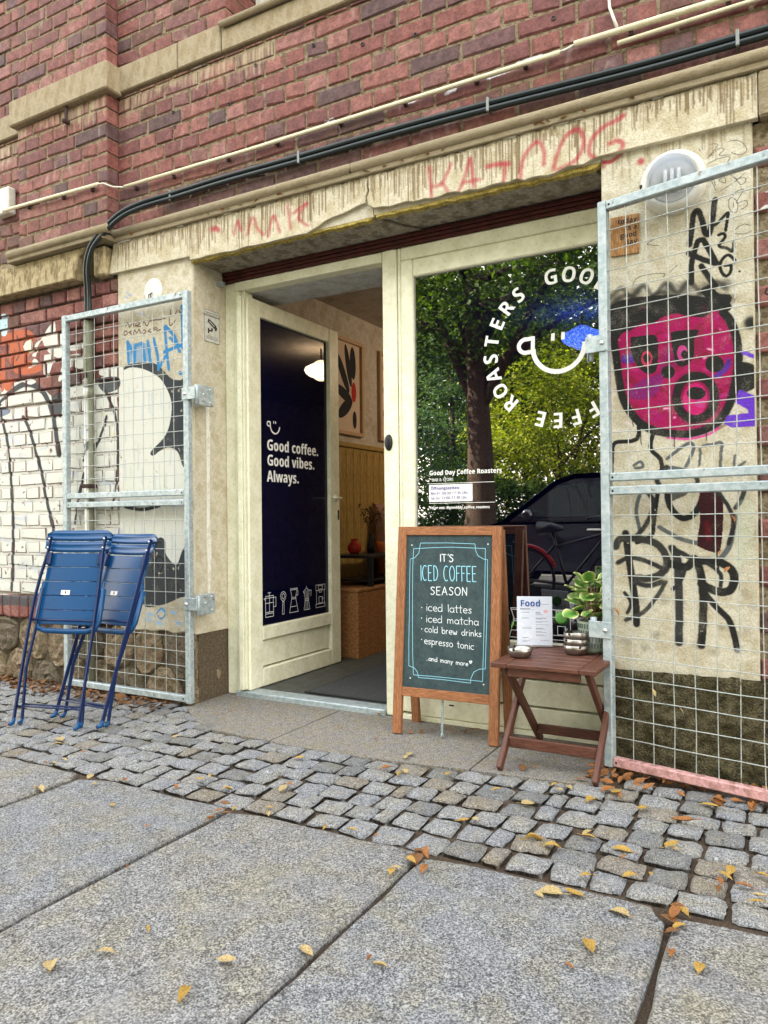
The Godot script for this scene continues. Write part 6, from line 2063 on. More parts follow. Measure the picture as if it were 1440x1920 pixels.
# ---------------------------------------------------------------- spray paint, chalk and print as strokes in metres
var LEFT_PAINT = [
	["f",.6,.6,.53,1,[[-6.556,2.062],[-4.551,1.872],[-4.441,1.885],[-4.28,1.892],[-4.158,1.852],[-4.024,1.756],[-3.949,1.783],[-3.892,1.81],[-3.748,1.839],[-3.608,1.836],[-3.428,1.87],[-3.284,1.883],[-3.172,1.853],[-3.077,1.773],[-3.037,1.67],[-3.032,1.571],[-3.08,1.465],[-3.163,1.401],[-3.177,1.371],[-3.081,1.386],[-2.935,1.369],[-2.912,1.076],[-2.916,.726],[-2.942,.686],[-3.061,.723],[-3.324,.778],[-3.426,.714],[-3.427,.539],[-3.904,.551],[-6.569,.445]]],
	["s",.004,.6,.6,.53,1,.2,[[-6.556,2.062],[-4.551,1.872],[-4.441,1.885],[-4.28,1.892],[-4.158,1.852],[-4.024,1.756],[-3.949,1.783],[-3.892,1.81],[-3.748,1.839],[-3.608,1.836],[-3.428,1.87],[-3.284,1.883],[-3.172,1.853],[-3.077,1.773],[-3.037,1.67],[-3.032,1.571],[-3.08,1.465],[-3.163,1.401],[-3.177,1.371],[-3.081,1.386],[-2.935,1.369],[-2.912,1.076],[-2.916,.726],[-2.942,.686],[-3.061,.723],[-3.324,.778],[-3.426,.714],[-3.427,.539],[-3.904,.551],[-6.569,.445],[-6.556,2.062]]],
	["s",.0117,.62,.59,.45,.3,.1,[[-5.169,.61],[-5.263,.597]]],
	["s",.0197,.5,.53,.57,.3,.1,[[-3.792,1.149],[-3.81,1.17]]],
	["s",.0147,.47,.52,.56,.3,.1,[[-4.483,1.535],[-4.411,1.55]]],
	["s",.0245,.52,.54,.52,.3,.1,[[-4.023,1.139],[-4.028,1.121]]],
	["s",.0122,.47,.52,.56,.3,.1,[[-5.528,.791],[-5.558,.774]]],
	["s",.028,.62,.59,.45,.3,.1,[[-4.873,.949],[-4.874,.942]]],
	["s",.013,.5,.53,.57,.3,.1,[[-4.23,1.121],[-4.328,1.114]]],
	["s",.0276,.62,.59,.45,.3,.1,[[-3.967,.736],[-4.01,.741]]],
	["s",.0171,.5,.53,.57,.3,.1,[[-5.352,1.065],[-5.344,1.074]]],
	["s",.0202,.47,.52,.56,.3,.1,[[-4.463,1.528],[-4.54,1.531]]],
	["s",.0169,.47,.52,.56,.3,.1,[[-3.802,.765],[-3.724,.765]]],
	["s",.016,.5,.53,.57,.3,.1,[[-4.978,1.532],[-5.092,1.55]]],
	["s",.0295,.62,.59,.45,.3,.1,[[-5.303,1.326],[-5.389,1.321]]],
	["s",.0176,.62,.59,.45,.3,.1,[[-3.468,1.507],[-3.537,1.499]]],
	["s",.0181,.47,.52,.56,.3,.1,[[-4.319,.701],[-4.396,.696]]],
	["s",.0121,.52,.54,.52,.3,.1,[[-4.268,1.411],[-4.354,1.434]]],
	["s",.0221,.62,.59,.45,.3,.1,[[-5.369,.637],[-5.372,.654]]],
	["s",.0249,.52,.54,.52,.3,.1,[[-5.756,1.682],[-5.788,1.681]]],
	["s",.0112,.47,.52,.56,.3,.1,[[-4.903,1.348],[-4.868,1.346]]],
	["s",.0134,.52,.54,.52,.3,.1,[[-3.651,.755],[-3.595,.743]]],
	["s",.0199,.5,.53,.57,.3,.1,[[-3.478,1.21],[-3.552,1.208]]],
	["s",.023,.5,.53,.57,.3,.1,[[-3.833,1.288],[-3.909,1.281]]],
	["s",.0263,.5,.53,.57,.3,.1,[[-4.436,1.652],[-4.344,1.642]]],
	["s",.0245,.47,.52,.56,.3,.1,[[-5.163,1.57],[-5.177,1.591]]],
	["s",.025,.62,.59,.45,.3,.1,[[-4.126,.791],[-4.12,.77]]],
	["s",.0139,.52,.54,.52,.3,.1,[[-4.469,1.379],[-4.495,1.38]]],
	["s",.0296,.62,.59,.45,.3,.1,[[-4.22,.699],[-4.17,.681]]],
	["s",.0261,.52,.54,.52,.3,.1,[[-4.168,1.645],[-4.184,1.635]]],
	["s",.0159,.47,.52,.56,.3,.1,[[-4.438,1.026],[-4.34,1.012]]],
	["s",.0162,.52,.54,.52,.3,.1,[[-5.246,1.357],[-5.131,1.335]]],
	["s",.0238,.52,.54,.52,.3,.1,[[-4.722,1.319],[-4.627,1.315]]],
	["s",.0198,.47,.52,.56,.3,.1,[[-3.773,1.041],[-3.799,1.044]]],
	["s",.0184,.47,.52,.56,.3,.1,[[-5.046,1.724],[-4.989,1.731]]],
	["s",.0265,.52,.54,.52,.3,.1,[[-4.193,.795],[-4.094,.806]]],
	["s",.0293,.5,.53,.57,.3,.1,[[-5.033,.705],[-5.055,.711]]],
	["s",.0174,.47,.52,.56,.3,.1,[[-5.105,.797],[-5.081,.782]]],
	["s",.0299,.47,.52,.56,.3,.1,[[-3.827,1.28],[-3.797,1.267]]],
	["s",.0117,.5,.53,.57,.3,.1,[[-3.839,1.557],[-3.818,1.548]]],
	["s",.0125,.52,.54,.52,.3,.1,[[-4.573,.975],[-4.622,.972]]],
	["s",.0284,.62,.59,.45,.3,.1,[[-3.685,.988],[-3.718,1.008]]],
	["s",.0245,.52,.54,.52,.3,.1,[[-4.124,1.316],[-4.058,1.299]]],
	["s",.028,.52,.54,.52,.3,.1,[[-5.178,.884],[-5.062,.905]]],
	["s",.0246,.47,.52,.56,.3,.1,[[-4.628,1.586],[-4.539,1.597]]],
	["s",.025,.47,.52,.56,.3,.1,[[-5.514,1.559],[-5.569,1.579]]],
	["s",.0134,.52,.54,.52,.3,.1,[[-3.52,1.62],[-3.469,1.63]]],
	["s",.0244,.47,.52,.56,.3,.1,[[-4.979,1.504],[-4.978,1.523]]],
	["s",.0182,.62,.59,.45,.3,.1,[[-3.431,.693],[-3.496,.699]]],
	["s",.0234,.52,.54,.52,.3,.1,[[-5.416,1.273],[-5.365,1.274]]],
	["s",.0285,.5,.53,.57,.3,.1,[[-4.685,.655],[-4.667,.637]]],
	["s",.0153,.5,.53,.57,.3,.1,[[-3.678,.9],[-3.627,.913]]],
	["s",.0201,.52,.54,.52,.3,.1,[[-3.751,.786],[-3.793,.779]]],
	["s",.0198,.5,.53,.57,.3,.1,[[-3.801,1.081],[-3.822,1.097]]],
	["s",.0289,.52,.54,.52,.3,.1,[[-5.446,1.334],[-5.57,1.345]]],
	["s",.0103,.62,.59,.45,.3,.1,[[-4.773,1.753],[-4.66,1.728]]],
	["s",.0213,.47,.52,.56,.3,.1,[[-4.602,.643],[-4.542,.629]]],
	["s",.0174,.52,.54,.52,.3,.1,[[-4.784,1.178],[-4.672,1.165]]],
	["s",.0229,.5,.53,.57,.3,.1,[[-5.496,1.432],[-5.603,1.419]]],
	["s",.0175,.47,.52,.56,.3,.1,[[-4.801,1.368],[-4.832,1.354]]],
	["s",.0112,.62,.59,.45,.3,.1,[[-3.956,.683],[-3.924,.677]]],
	["s",.0128,.52,.54,.52,.3,.1,[[-4.451,1.192],[-4.456,1.207]]],
	["s",.0152,.52,.54,.52,.3,.1,[[-3.847,.846],[-3.801,.842]]],
	["s",.02,.5,.53,.57,.3,.1,[[-5.001,.741],[-5.014,.734]]],
	["s",.022,.5,.53,.57,.3,.1,[[-4.865,1.087],[-4.809,1.093]]],
	["s",.0218,.62,.59,.45,.3,.1,[[-4.813,1.093],[-4.883,1.093]]],
	["s",.0162,.62,.59,.45,.3,.1,[[-4.46,1.719],[-4.449,1.711]]],
	["s",.0123,.47,.52,.56,.3,.1,[[-4.162,1.446],[-4.083,1.455]]],
	["s",.0101,.47,.52,.56,.3,.1,[[-4.615,.785],[-4.656,.806]]],
	["s",.0263,.52,.54,.52,.3,.1,[[-3.946,1.075],[-3.918,1.096]]],
	["s",.0274,.47,.52,.56,.3,.1,[[-4.922,1.684],[-4.986,1.672]]],
	["s",.0264,.5,.53,.57,.3,.1,[[-4.433,1.52],[-4.344,1.503]]],
	["s",.0242,.52,.54,.52,.3,.1,[[-3.601,1.231],[-3.666,1.249]]],
	["s",.0233,.47,.52,.56,.3,.1,[[-3.542,1.218],[-3.624,1.224]]],
	["s",.0111,.52,.54,.52,.3,.1,[[-5.013,.852],[-5.058,.869]]],
	["s",.0142,.62,.59,.45,.3,.1,[[-5.067,1.16],[-5.041,1.164]]],
	["s",.0256,.5,.53,.57,.3,.1,[[-5.27,.803],[-5.23,.785]]],
	["s",.0187,.5,.53,.57,.3,.1,[[-5.361,.78],[-5.43,.758]]],
	["s",.0223,.5,.53,.57,.3,.1,[[-3.6,.755],[-3.515,.752]]],
	["s",.0211,.62,.59,.45,.3,.1,[[-5.526,1.175],[-5.57,1.153]]],
	["s",.0126,.52,.54,.52,.3,.1,[[-4.655,.967],[-4.561,.974]]],
	["s",.0244,.5,.53,.57,.3,.1,[[-5.595,1.432],[-5.576,1.423]]],
	["s",.0124,.5,.53,.57,.3,.1,[[-3.738,.696],[-3.757,.684]]],
	["s",.0102,.52,.54,.52,.3,.1,[[-4.077,.684],[-4.005,.69]]],
	["s",.0251,.52,.54,.52,.3,.1,[[-4.368,.724],[-4.266,.74]]],
	["s",.0123,.5,.53,.57,.3,.1,[[-4.785,1.2],[-4.766,1.194]]],
	["s",.0115,.52,.54,.52,.3,.1,[[-5.033,1.128],[-5.107,1.123]]],
	["s",.0293,.52,.54,.52,.3,.1,[[-4.857,.928],[-4.758,.923]]],
	["s",.0194,.62,.59,.45,.3,.1,[[-4.186,.63],[-4.094,.633]]],
	["s",.0203,.5,.53,.57,.3,.1,[[-3.654,1.108],[-3.623,1.1]]],
	["s",.0297,.62,.59,.45,.3,.1,[[-3.536,1.125],[-3.469,1.116]]],
	["s",.0225,.5,.53,.57,.3,.1,[[-3.585,.898],[-3.573,.879]]],
	["s",.0297,.52,.54,.52,.3,.1,[[-4.346,1.404],[-4.294,1.384]]],
	["s",.0282,.5,.53,.57,.3,.1,[[-4.409,.963],[-4.386,.973]]],
	["s",.023,.52,.54,.52,.3,.1,[[-4.625,.937],[-4.695,.935]]],
	["s",.0244,.52,.54,.52,.3,.1,[[-5.607,1.339],[-5.594,1.355]]],
	["s",.0106,.52,.54,.52,.3,.1,[[-4.318,.931],[-4.332,.919]]],
	["s",.0119,.52,.54,.52,.3,.1,[[-4.957,1.152],[-4.959,1.174]]],
	["s",.0185,.5,.53,.57,.3,.1,[[-5.093,.679],[-5.192,.659]]],
	["s",.019,.52,.54,.52,.3,.1,[[-5.519,.751],[-5.646,.768]]],
	["s",.0176,.5,.53,.57,.3,.1,[[-4.094,.699],[-4.109,.715]]],
	["s",.014,.62,.59,.45,.3,.1,[[-3.75,.853],[-3.709,.864]]],
	["s",.0284,.47,.52,.56,.3,.1,[[-5.204,1.164],[-5.125,1.17]]],
	["s",.0288,.52,.54,.52,.3,.1,[[-3.818,1.151],[-3.806,1.135]]],
	["s",.0131,.47,.52,.56,.3,.1,[[-5.411,1.355],[-5.54,1.38]]],
	["s",.0286,.5,.53,.57,.3,.1,[[-3.711,1.524],[-3.777,1.537]]],
	["s",.0284,.5,.53,.57,.3,.1,[[-5.553,.925],[-5.431,.931]]],
	["s",.0282,.47,.52,.56,.3,.1,[[-4.883,.901],[-4.929,.878]]],
	["s",.0103,.52,.54,.52,.3,.1,[[-5.753,.661],[-5.792,.649]]],
	["s",.0225,.5,.53,.57,.3,.1,[[-3.429,.934],[-3.511,.929]]],
	["s",.012,.62,.59,.45,.3,.1,[[-3.534,1.626],[-3.622,1.624]]],
	["s",.0201,.52,.54,.52,.3,.1,[[-5.107,.584],[-5.022,.594]]],
	["s",.0138,.62,.59,.45,.3,.1,[[-3.734,1.436],[-3.665,1.426]]],
	["s",.0123,.5,.53,.57,.3,.1,[[-5.021,1.028],[-5.041,1.043]]],
	["s",.0166,.52,.54,.52,.3,.1,[[-4.928,1.184],[-4.993,1.207]]],
	["s",.0295,.52,.54,.52,.3,.1,[[-4.449,.864],[-4.523,.858]]],
	["s",.0109,.52,.54,.52,.3,.1,[[-5.349,.946],[-5.289,.97]]],
	["s",.0128,.47,.52,.56,.3,.1,[[-4.349,1.401],[-4.339,1.414]]],
	["s",.0245,.52,.54,.52,.3,.1,[[-3.982,.869],[-4.056,.878]]],
	["s",.0127,.5,.53,.57,.3,.1,[[-4.856,.611],[-4.903,.591]]],
	["s",.0235,.52,.54,.52,.3,.1,[[-4.608,1.041],[-4.669,1.041]]],
	["s",.01,.52,.54,.52,.3,.1,[[-3.764,1.121],[-3.678,1.108]]],
	["s",.0193,.5,.53,.57,.3,.1,[[-4.86,1.176],[-4.914,1.202]]],
	["s",.0206,.47,.52,.56,.3,.1,[[-3.462,.659],[-3.44,.652]]],
	["s",.0167,.52,.54,.52,.3,.1,[[-4.038,1.58],[-4.012,1.598]]],
	["s",.0288,.5,.53,.57,.3,.1,[[-4.339,1.018],[-4.281,1.015]]],
	["s",.0216,.5,.53,.57,.3,.1,[[-4.584,1.417],[-4.535,1.401]]],
	["s",.0165,.5,.53,.57,.3,.1,[[-4.499,.883],[-4.589,.888]]],
	["s",.0276,.62,.59,.45,.3,.1,[[-4.369,1.052],[-4.464,1.051]]],
	["s",.0153,.52,.54,.52,.3,.1,[[-3.808,1.088],[-3.829,1.097]]],
	["s",.0207,.5,.53,.57,.3,.1,[[-3.808,1.694],[-3.846,1.7]]],
	["s",.0135,.62,.59,.45,.3,.1,[[-4.884,1.202],[-4.949,1.2]]],
	["s",.029,.5,.53,.57,.3,.1,[[-3.667,1.52],[-3.718,1.51]]],
	["s",.0233,.52,.54,.52,.3,.1,[[-4.308,1.483],[-4.219,1.496]]],
	["s",.0222,.52,.54,.52,.3,.1,[[-5.71,.954],[-5.828,.936]]],
	["s",.0126,.47,.52,.56,.3,.1,[[-3.866,.991],[-3.819,.984]]],
	["s",.0257,.47,.52,.56,.3,.1,[[-4.151,1.339],[-4.182,1.35]]],
	["s",.0105,.5,.53,.57,.3,.1,[[-3.661,1.007],[-3.724,1.011]]],
	["s",.0218,.5,.53,.57,.3,.1,[[-4.549,1.331],[-4.61,1.354]]],
	["s",.0186,.47,.52,.56,.3,.1,[[-4.884,.678],[-4.906,.688]]],
	["s",.0159,.52,.54,.52,.3,.1,[[-5.165,1.577],[-5.158,1.599]]],
	["s",.0186,.47,.52,.56,.3,.1,[[-3.769,.736],[-3.786,.757]]],
	["s",.0116,.62,.59,.45,.3,.1,[[-4.127,1.473],[-4.209,1.46]]],
	["s",.0115,.47,.52,.56,.3,.1,[[-5.284,1.267],[-5.192,1.24]]],
	["s",.0154,.52,.54,.52,.3,.1,[[-4.348,1.417],[-4.336,1.423]]],
	["s",.0162,.47,.52,.56,.3,.1,[[-4.557,1.491],[-4.656,1.509]]],
	["s",.0286,.47,.52,.56,.3,.1,[[-4.634,1.114],[-4.688,1.119]]],
	["s",.0273,.5,.53,.57,.3,.1,[[-5.411,.866],[-5.321,.857]]],
	["s",.0168,.52,.54,.52,.3,.1,[[-4.777,.964],[-4.774,.948]]],
	["s",.0115,.47,.52,.56,.3,.1,[[-4.666,1.433],[-4.678,1.422]]],
	["s",.0275,.47,.52,.56,.3,.1,[[-4.181,.691],[-4.274,.706]]],
	["s",.0117,.52,.54,.52,.3,.1,[[-4.224,1.493],[-4.226,1.502]]],
	["s",.0061,.47,.52,.56,.25,.1,[[-3.263,1.641],[-3.261,1.558]]],
	["s",.0041,.47,.52,.56,.25,.1,[[-2.952,1.036],[-2.963,.915]]],
	["s",.011,.5,.52,.49,.25,.1,[[-3.08,1.254],[-3.08,1.116]]],
	["s",.0054,.5,.52,.49,.25,.1,[[-3.373,.901],[-3.376,.752]]],
	["s",.0116,.5,.52,.49,.25,.1,[[-3.293,1.426],[-3.297,1.279]]],
	["s",.0107,.62,.6,.5,.25,.1,[[-3.405,1.209],[-3.4,1.111]]],
	["s",.0063,.47,.52,.56,.25,.1,[[-3.048,1.657],[-3.053,1.613]]],
	["s",.008,.5,.52,.49,.25,.1,[[-3.04,1.381],[-3.05,1.303]]],
	["s",.0076,.62,.6,.5,.25,.1,[[-3.348,1.339],[-3.343,1.208]]],
	["s",.0066,.62,.6,.5,.25,.1,[[-3.188,1.068],[-3.191,.99]]],
	["s",.0047,.62,.6,.5,.25,.1,[[-3.244,1.586],[-3.252,1.509]]],
	["s",.0076,.47,.52,.56,.25,.1,[[-3.398,1.345],[-3.397,1.227]]],
	["s",.0043,.62,.6,.5,.25,.1,[[-3.111,.944],[-3.104,.867]]],
	["s",.0081,.47,.52,.56,.25,.1,[[-3.164,1.243],[-3.161,1.152]]],
	["s",.0041,.47,.52,.56,.25,.1,[[-3.03,1.694],[-3.038,1.537]]],
	["s",.0074,.47,.52,.56,.25,.1,[[-3.286,1.15],[-3.293,1.105]]],
	["s",.0064,.47,.52,.56,.25,.1,[[-3.173,1.054],[-3.165,.972]]],
	["s",.0073,.62,.6,.5,.25,.1,[[-3.405,1.38],[-3.405,1.301]]],
	["s",.009,.5,.52,.49,.25,.1,[[-3.187,1.709],[-3.177,1.653]]],
	["s",.0069,.62,.6,.5,.25,.1,[[-3.322,1.585],[-3.315,1.528]]],
	["s",.0066,.62,.6,.5,.25,.1,[[-3.083,.915],[-3.09,.873]]],
	["s",.0044,.62,.6,.5,.25,.1,[[-3.384,.993],[-3.38,.909]]],
	["s",.0097,.62,.6,.5,.25,.1,[[-3.321,1.675],[-3.325,1.614]]],
	["s",.0067,.47,.52,.56,.25,.1,[[-3.035,1.441],[-3.046,1.296]]],
	["s",.0052,.5,.52,.49,.25,.1,[[-3.129,1.311],[-3.13,1.182]]],
	["s",.0084,.5,.52,.49,.25,.1,[[-3.126,1.189],[-3.118,1.09]]],
	["s",.0114,.47,.52,.56,.25,.1,[[-2.942,.86],[-2.941,.783]]],
	["s",.0092,.5,.52,.49,.25,.1,[[-3.361,1.301],[-3.352,1.245]]],
	["s",.0064,.5,.52,.49,.25,.1,[[-3.362,1.763],[-3.37,1.674]]],
	["s",.0107,.47,.52,.56,.25,.1,[[-3.252,1.785],[-3.249,1.633]]],
	["s",.0093,.47,.52,.56,.25,.1,[[-3.034,.916],[-3.04,.783]]],
	["s",.0079,.62,.6,.5,.25,.1,[[-3.189,1.617],[-3.192,1.54]]],
	["s",.0119,.47,.52,.56,.25,.1,[[-3.017,1.185],[-3.021,1.049]]],
	["s",.0051,.47,.52,.56,.25,.1,[[-3.245,.865],[-3.238,.775]]],
	["s",.0082,.5,.52,.49,.25,.1,[[-3.031,.901],[-3.034,.834]]],
	["s",.0048,.47,.52,.56,.25,.1,[[-3.321,1.751],[-3.331,1.61]]],
	["s",.0056,.47,.52,.56,.25,.1,[[-3.117,1.714],[-3.111,1.609]]],
	["s",.0058,.5,.52,.49,.25,.1,[[-3.107,1.043],[-3.114,.899]]],
	["s",.007,.62,.6,.5,.25,.1,[[-3.169,.86],[-3.174,.736]]],
	["s",.0057,.5,.52,.49,.25,.1,[[-3.335,.923],[-3.339,.798]]],
	["s",.0117,.5,.52,.49,.25,.1,[[-3.208,1.723],[-3.203,1.6]]],
	["s",.0046,.5,.52,.49,.25,.1,[[-3.353,1.045],[-3.348,.958]]],
	["s",.0071,.5,.52,.49,.25,.1,[[-2.952,1.142],[-2.958,1.04]]],
	["s",.0086,.62,.6,.5,.25,.1,[[-3.089,1.109],[-3.087,1.051]]],
	["s",.0078,.62,.6,.5,.25,.1,[[-3.342,.925],[-3.349,.777]]],
	["s",.0052,.5,.52,.49,.25,.1,[[-3.367,.959],[-3.374,.864]]],
	["s",.0058,.5,.52,.49,.25,.1,[[-3.329,1.41],[-3.322,1.337]]],
	["s",.0085,.47,.52,.56,.25,.1,[[-3.268,1.014],[-3.262,.883]]],
	["s",.0053,.5,.52,.49,.25,.1,[[-3.173,1.323],[-3.164,1.166]]],
	["s",.0114,.5,.52,.49,.25,.1,[[-3.261,1.284],[-3.264,1.2]]],
	["s",.0111,.62,.6,.5,.25,.1,[[-2.981,1.76],[-2.975,1.702]]],
	["s",.0063,.62,.6,.5,.25,.1,[[-3.115,1.28],[-3.112,1.141]]],
	["s",.0055,.62,.6,.5,.25,.1,[[-3.058,1.075],[-3.065,.955]]],
	["s",.0094,.5,.52,.49,.25,.1,[[-3.04,.936],[-3.046,.881]]],
	["s",.0087,.47,.52,.56,.25,.1,[[-3.179,1.724],[-3.183,1.58]]],
	["s",.0102,.62,.6,.5,.25,.1,[[-3.385,1.287],[-3.394,1.192]]],
	["s",.0078,.5,.52,.49,.25,.1,[[-3.402,1.53],[-3.393,1.448]]],
	["s",.0064,.5,.52,.49,.25,.1,[[-3.102,.861],[-3.109,.817]]],
	["s",.0046,.5,.52,.49,.25,.1,[[-3.276,.949],[-3.273,.798]]],
	["s",.0106,.5,.52,.49,.25,.1,[[-3.313,1.125],[-3.319,.998]]],
	["s",.0043,.12,.08,.06,.5,.2,[[-5.419,1.073],[-5.436,1.076]]],
	["s",.0031,.1,.1,.1,.5,.2,[[-5.164,.72],[-5.17,.729]]],
	["s",.0037,.2,.19,.18,.5,.2,[[-3.931,1.029],[-3.921,1.033]]],
	["s",.0088,.2,.19,.18,.5,.2,[[-5.409,1.042],[-5.403,1.04]]],
	["s",.0073,.12,.08,.06,.5,.2,[[-3.464,1.183],[-3.46,1.179]]],
	["s",.0045,.1,.1,.1,.5,.2,[[-3.83,1.48],[-3.827,1.475]]],
	["s",.0056,.12,.08,.06,.5,.2,[[-4.334,.836],[-4.325,.83]]],
	["s",.0038,.12,.08,.06,.5,.2,[[-5.24,1.667],[-5.231,1.666]]],
	["s",.0048,.1,.1,.1,.5,.2,[[-3.614,1.104],[-3.621,1.112]]],
	["s",.0074,.2,.19,.18,.5,.2,[[-4.935,1.144],[-4.925,1.147]]],
	["s",.0034,.12,.08,.06,.5,.2,[[-4.598,1.005],[-4.589,1.013]]],
	["s",.0031,.1,.1,.1,.5,.2,[[-4.021,1.562],[-4.035,1.562]]],
	["s",.0054,.1,.1,.1,.5,.2,[[-5.163,.726],[-5.175,.72]]],
	["s",.0086,.1,.1,.1,.5,.2,[[-4.036,.675],[-4.04,.665]]],
	["s",.0036,.2,.19,.18,.5,.2,[[-3.93,.785],[-3.919,.784]]],
	["s",.0076,.2,.19,.18,.5,.2,[[-3.799,.669],[-3.799,.66]]],
	["s",.0053,.2,.19,.18,.5,.2,[[-5.325,.697],[-5.316,.703]]],
	["s",.0078,.1,.1,.1,.5,.2,[[-3.545,1.592],[-3.552,1.601]]],
	["s",.0087,.1,.1,.1,.5,.2,[[-4.428,.846],[-4.418,.838]]],
	["s",.005,.12,.08,.06,.5,.2,[[-4.34,.601],[-4.331,.61]]],
	["s",.0074,.2,.19,.18,.5,.2,[[-3.519,1.462],[-3.511,1.456]]],
	["s",.0056,.2,.19,.18,.5,.2,[[-3.739,1.569],[-3.746,1.567]]],
	["s",.0041,.12,.08,.06,.5,.2,[[-5.283,1.317],[-5.293,1.32]]],
	["s",.0066,.12,.08,.06,.5,.2,[[-5.236,1.06],[-5.242,1.064]]],
	["s",.0064,.12,.08,.06,.5,.2,[[-5.211,.865],[-5.22,.872]]],
	["s",.0048,.2,.19,.18,.5,.2,[[-5.44,1.522],[-5.446,1.521]]],
	["s",.0042,.1,.1,.1,.5,.2,[[-3.954,.868],[-3.961,.876]]],
	["s",.003,.12,.08,.06,.5,.2,[[-4.491,1.352],[-4.5,1.343]]],
	["s",.0035,.2,.19,.18,.5,.2,[[-4.564,1.271],[-4.554,1.279]]],
	["s",.0031,.12,.08,.06,.5,.2,[[-3.863,.615],[-3.872,.62]]],
	["s",.0063,.1,.1,.1,.5,.2,[[-4.412,1.389],[-4.422,1.398]]],
	["s",.0072,.2,.19,.18,.5,.2,[[-4.32,.57],[-4.336,.569]]],
	["s",.0035,.1,.1,.1,.5,.2,[[-4.765,1.383],[-4.775,1.392]]],
	["s",.0052,.12,.08,.06,.5,.2,[[-4.442,.749],[-4.436,.75]]],
	["s",.0076,.1,.1,.1,.5,.2,[[-3.97,.904],[-3.976,.895]]],
	["s",.0081,.1,.1,.1,.5,.2,[[-5.275,.697],[-5.269,.694]]],
	["s",.0059,.12,.08,.06,.5,.2,[[-3.432,1.359],[-3.432,1.363]]],
	["s",.0061,.2,.19,.18,.5,.2,[[-5.16,1.539],[-5.165,1.535]]],
	["s",.0059,.1,.1,.1,.5,.2,[[-4.965,1.067],[-4.957,1.074]]],
	["s",.0051,.1,.1,.1,.5,.2,[[-4.158,1.116],[-4.144,1.115]]],
	["s",.0046,.2,.19,.18,.5,.2,[[-3.642,.732],[-3.642,.737]]],
	["s",.0081,.12,.08,.06,.5,.2,[[-3.963,.786],[-3.976,.785]]],
	["s",.0043,.1,.1,.1,.5,.2,[[-5.197,1.77],[-5.183,1.772]]],
	["s",.008,.2,.19,.18,.5,.2,[[-4.7,1.55],[-4.7,1.544]]],
	["s",.006,.2,.19,.18,.5,.2,[[-4.322,1.704],[-4.319,1.71]]],
	["s",.0064,.1,.1,.1,.5,.2,[[-3.982,1.089],[-3.973,1.091]]],
	["s",.0081,.1,.1,.1,.5,.2,[[-3.454,1.699],[-3.451,1.694]]],
	["s",.0077,.1,.1,.1,.5,.2,[[-4.2,1.484],[-4.199,1.488]]],
	["s",.0067,.2,.19,.18,.5,.2,[[-5.187,.596],[-5.188,.59]]],
	["s",.0083,.12,.08,.06,.5,.2,[[-3.846,1.105],[-3.855,1.104]]],
	["s",.0059,.12,.08,.06,.5,.2,[[-3.454,1.072],[-3.466,1.069]]],
	["s",.0069,.2,.19,.18,.5,.2,[[-4.888,1.672],[-4.903,1.672]]],
	["s",.0069,.12,.08,.06,.5,.2,[[-3.886,1.192],[-3.899,1.198]]],
	["s",.0068,.12,.08,.06,.5,.2,[[-3.792,1.56],[-3.787,1.553]]],
	["s",.0054,.1,.1,.1,.5,.2,[[-3.945,.699],[-3.955,.691]]],
	["s",.0033,.12,.08,.06,.5,.2,[[-3.513,.629],[-3.526,.624]]],
	["s",.0046,.2,.19,.18,.5,.2,[[-4.329,1.33],[-4.321,1.33]]],
	["s",.0066,.1,.1,.1,.5,.2,[[-4.313,1.186],[-4.328,1.178]]],
	["s",.0053,.12,.08,.06,.5,.2,[[-4.761,1.059],[-4.746,1.049]]],
	["s",.0053,.2,.19,.18,.5,.2,[[-4.032,1.067],[-4.021,1.075]]],
	["s",.0051,.1,.1,.1,.5,.2,[[-4.29,.648],[-4.302,.648]]],
	["s",.0061,.12,.08,.06,.5,.2,[[-4.8,1.14],[-4.818,1.137]]],
	["s",.0057,.1,.1,.1,.5,.2,[[-3.827,.738],[-3.816,.74]]],
	["s",.0032,.12,.08,.06,.5,.2,[[-4.29,1.149],[-4.293,1.141]]],
	["s",.009,.1,.1,.1,.5,.2,[[-4.445,1.574],[-4.452,1.58]]],
	["s",.0045,.2,.19,.18,.5,.2,[[-5.17,.873],[-5.165,.881]]],
	["s",.0086,.1,.1,.1,.5,.2,[[-4.694,1.793],[-4.711,1.786]]],
	["s",.0057,.2,.19,.18,.5,.2,[[-4.253,1.758],[-4.252,1.763]]],
	["s",.0037,.2,.19,.18,.5,.2,[[-5.021,.921],[-5.035,.93]]],
	["s",.0083,.1,.1,.1,.5,.2,[[-3.965,1.222],[-3.972,1.227]]],
	["s",.0046,.12,.08,.06,.5,.2,[[-3.514,.711],[-3.517,.713]]],
	["s",.0052,.1,.1,.1,.5,.2,[[-4.789,1.557],[-4.79,1.568]]],
	["s",.0051,.1,.1,.1,.5,.2,[[-4.349,1.47],[-4.354,1.479]]],
	["s",.0055,.12,.08,.06,.5,.2,[[-4.26,.694],[-4.256,.703]]],
	["s",.0046,.1,.1,.1,.5,.2,[[-5.31,1.17],[-5.325,1.171]]],
	["s",.0062,.1,.1,.1,.5,.2,[[-3.69,.79],[-3.683,.786]]],
	["s",.0049,.2,.19,.18,.5,.2,[[-4.756,1.033],[-4.746,1.036]]],
	["s",.0071,.1,.1,.1,.5,.2,[[-4.131,.669],[-4.123,.673]]],
	["s",.0048,.12,.08,.06,.5,.2,[[-4.314,1.749],[-4.326,1.744]]],
	["s",.0047,.12,.08,.06,.5,.2,[[-4.045,.662],[-4.032,.656]]],
	["s",.0046,.2,.19,.18,.5,.2,[[-4.53,1.251],[-4.543,1.259]]],
	["s",.0066,.2,.19,.18,.5,.2,[[-3.596,.936],[-3.59,.931]]],
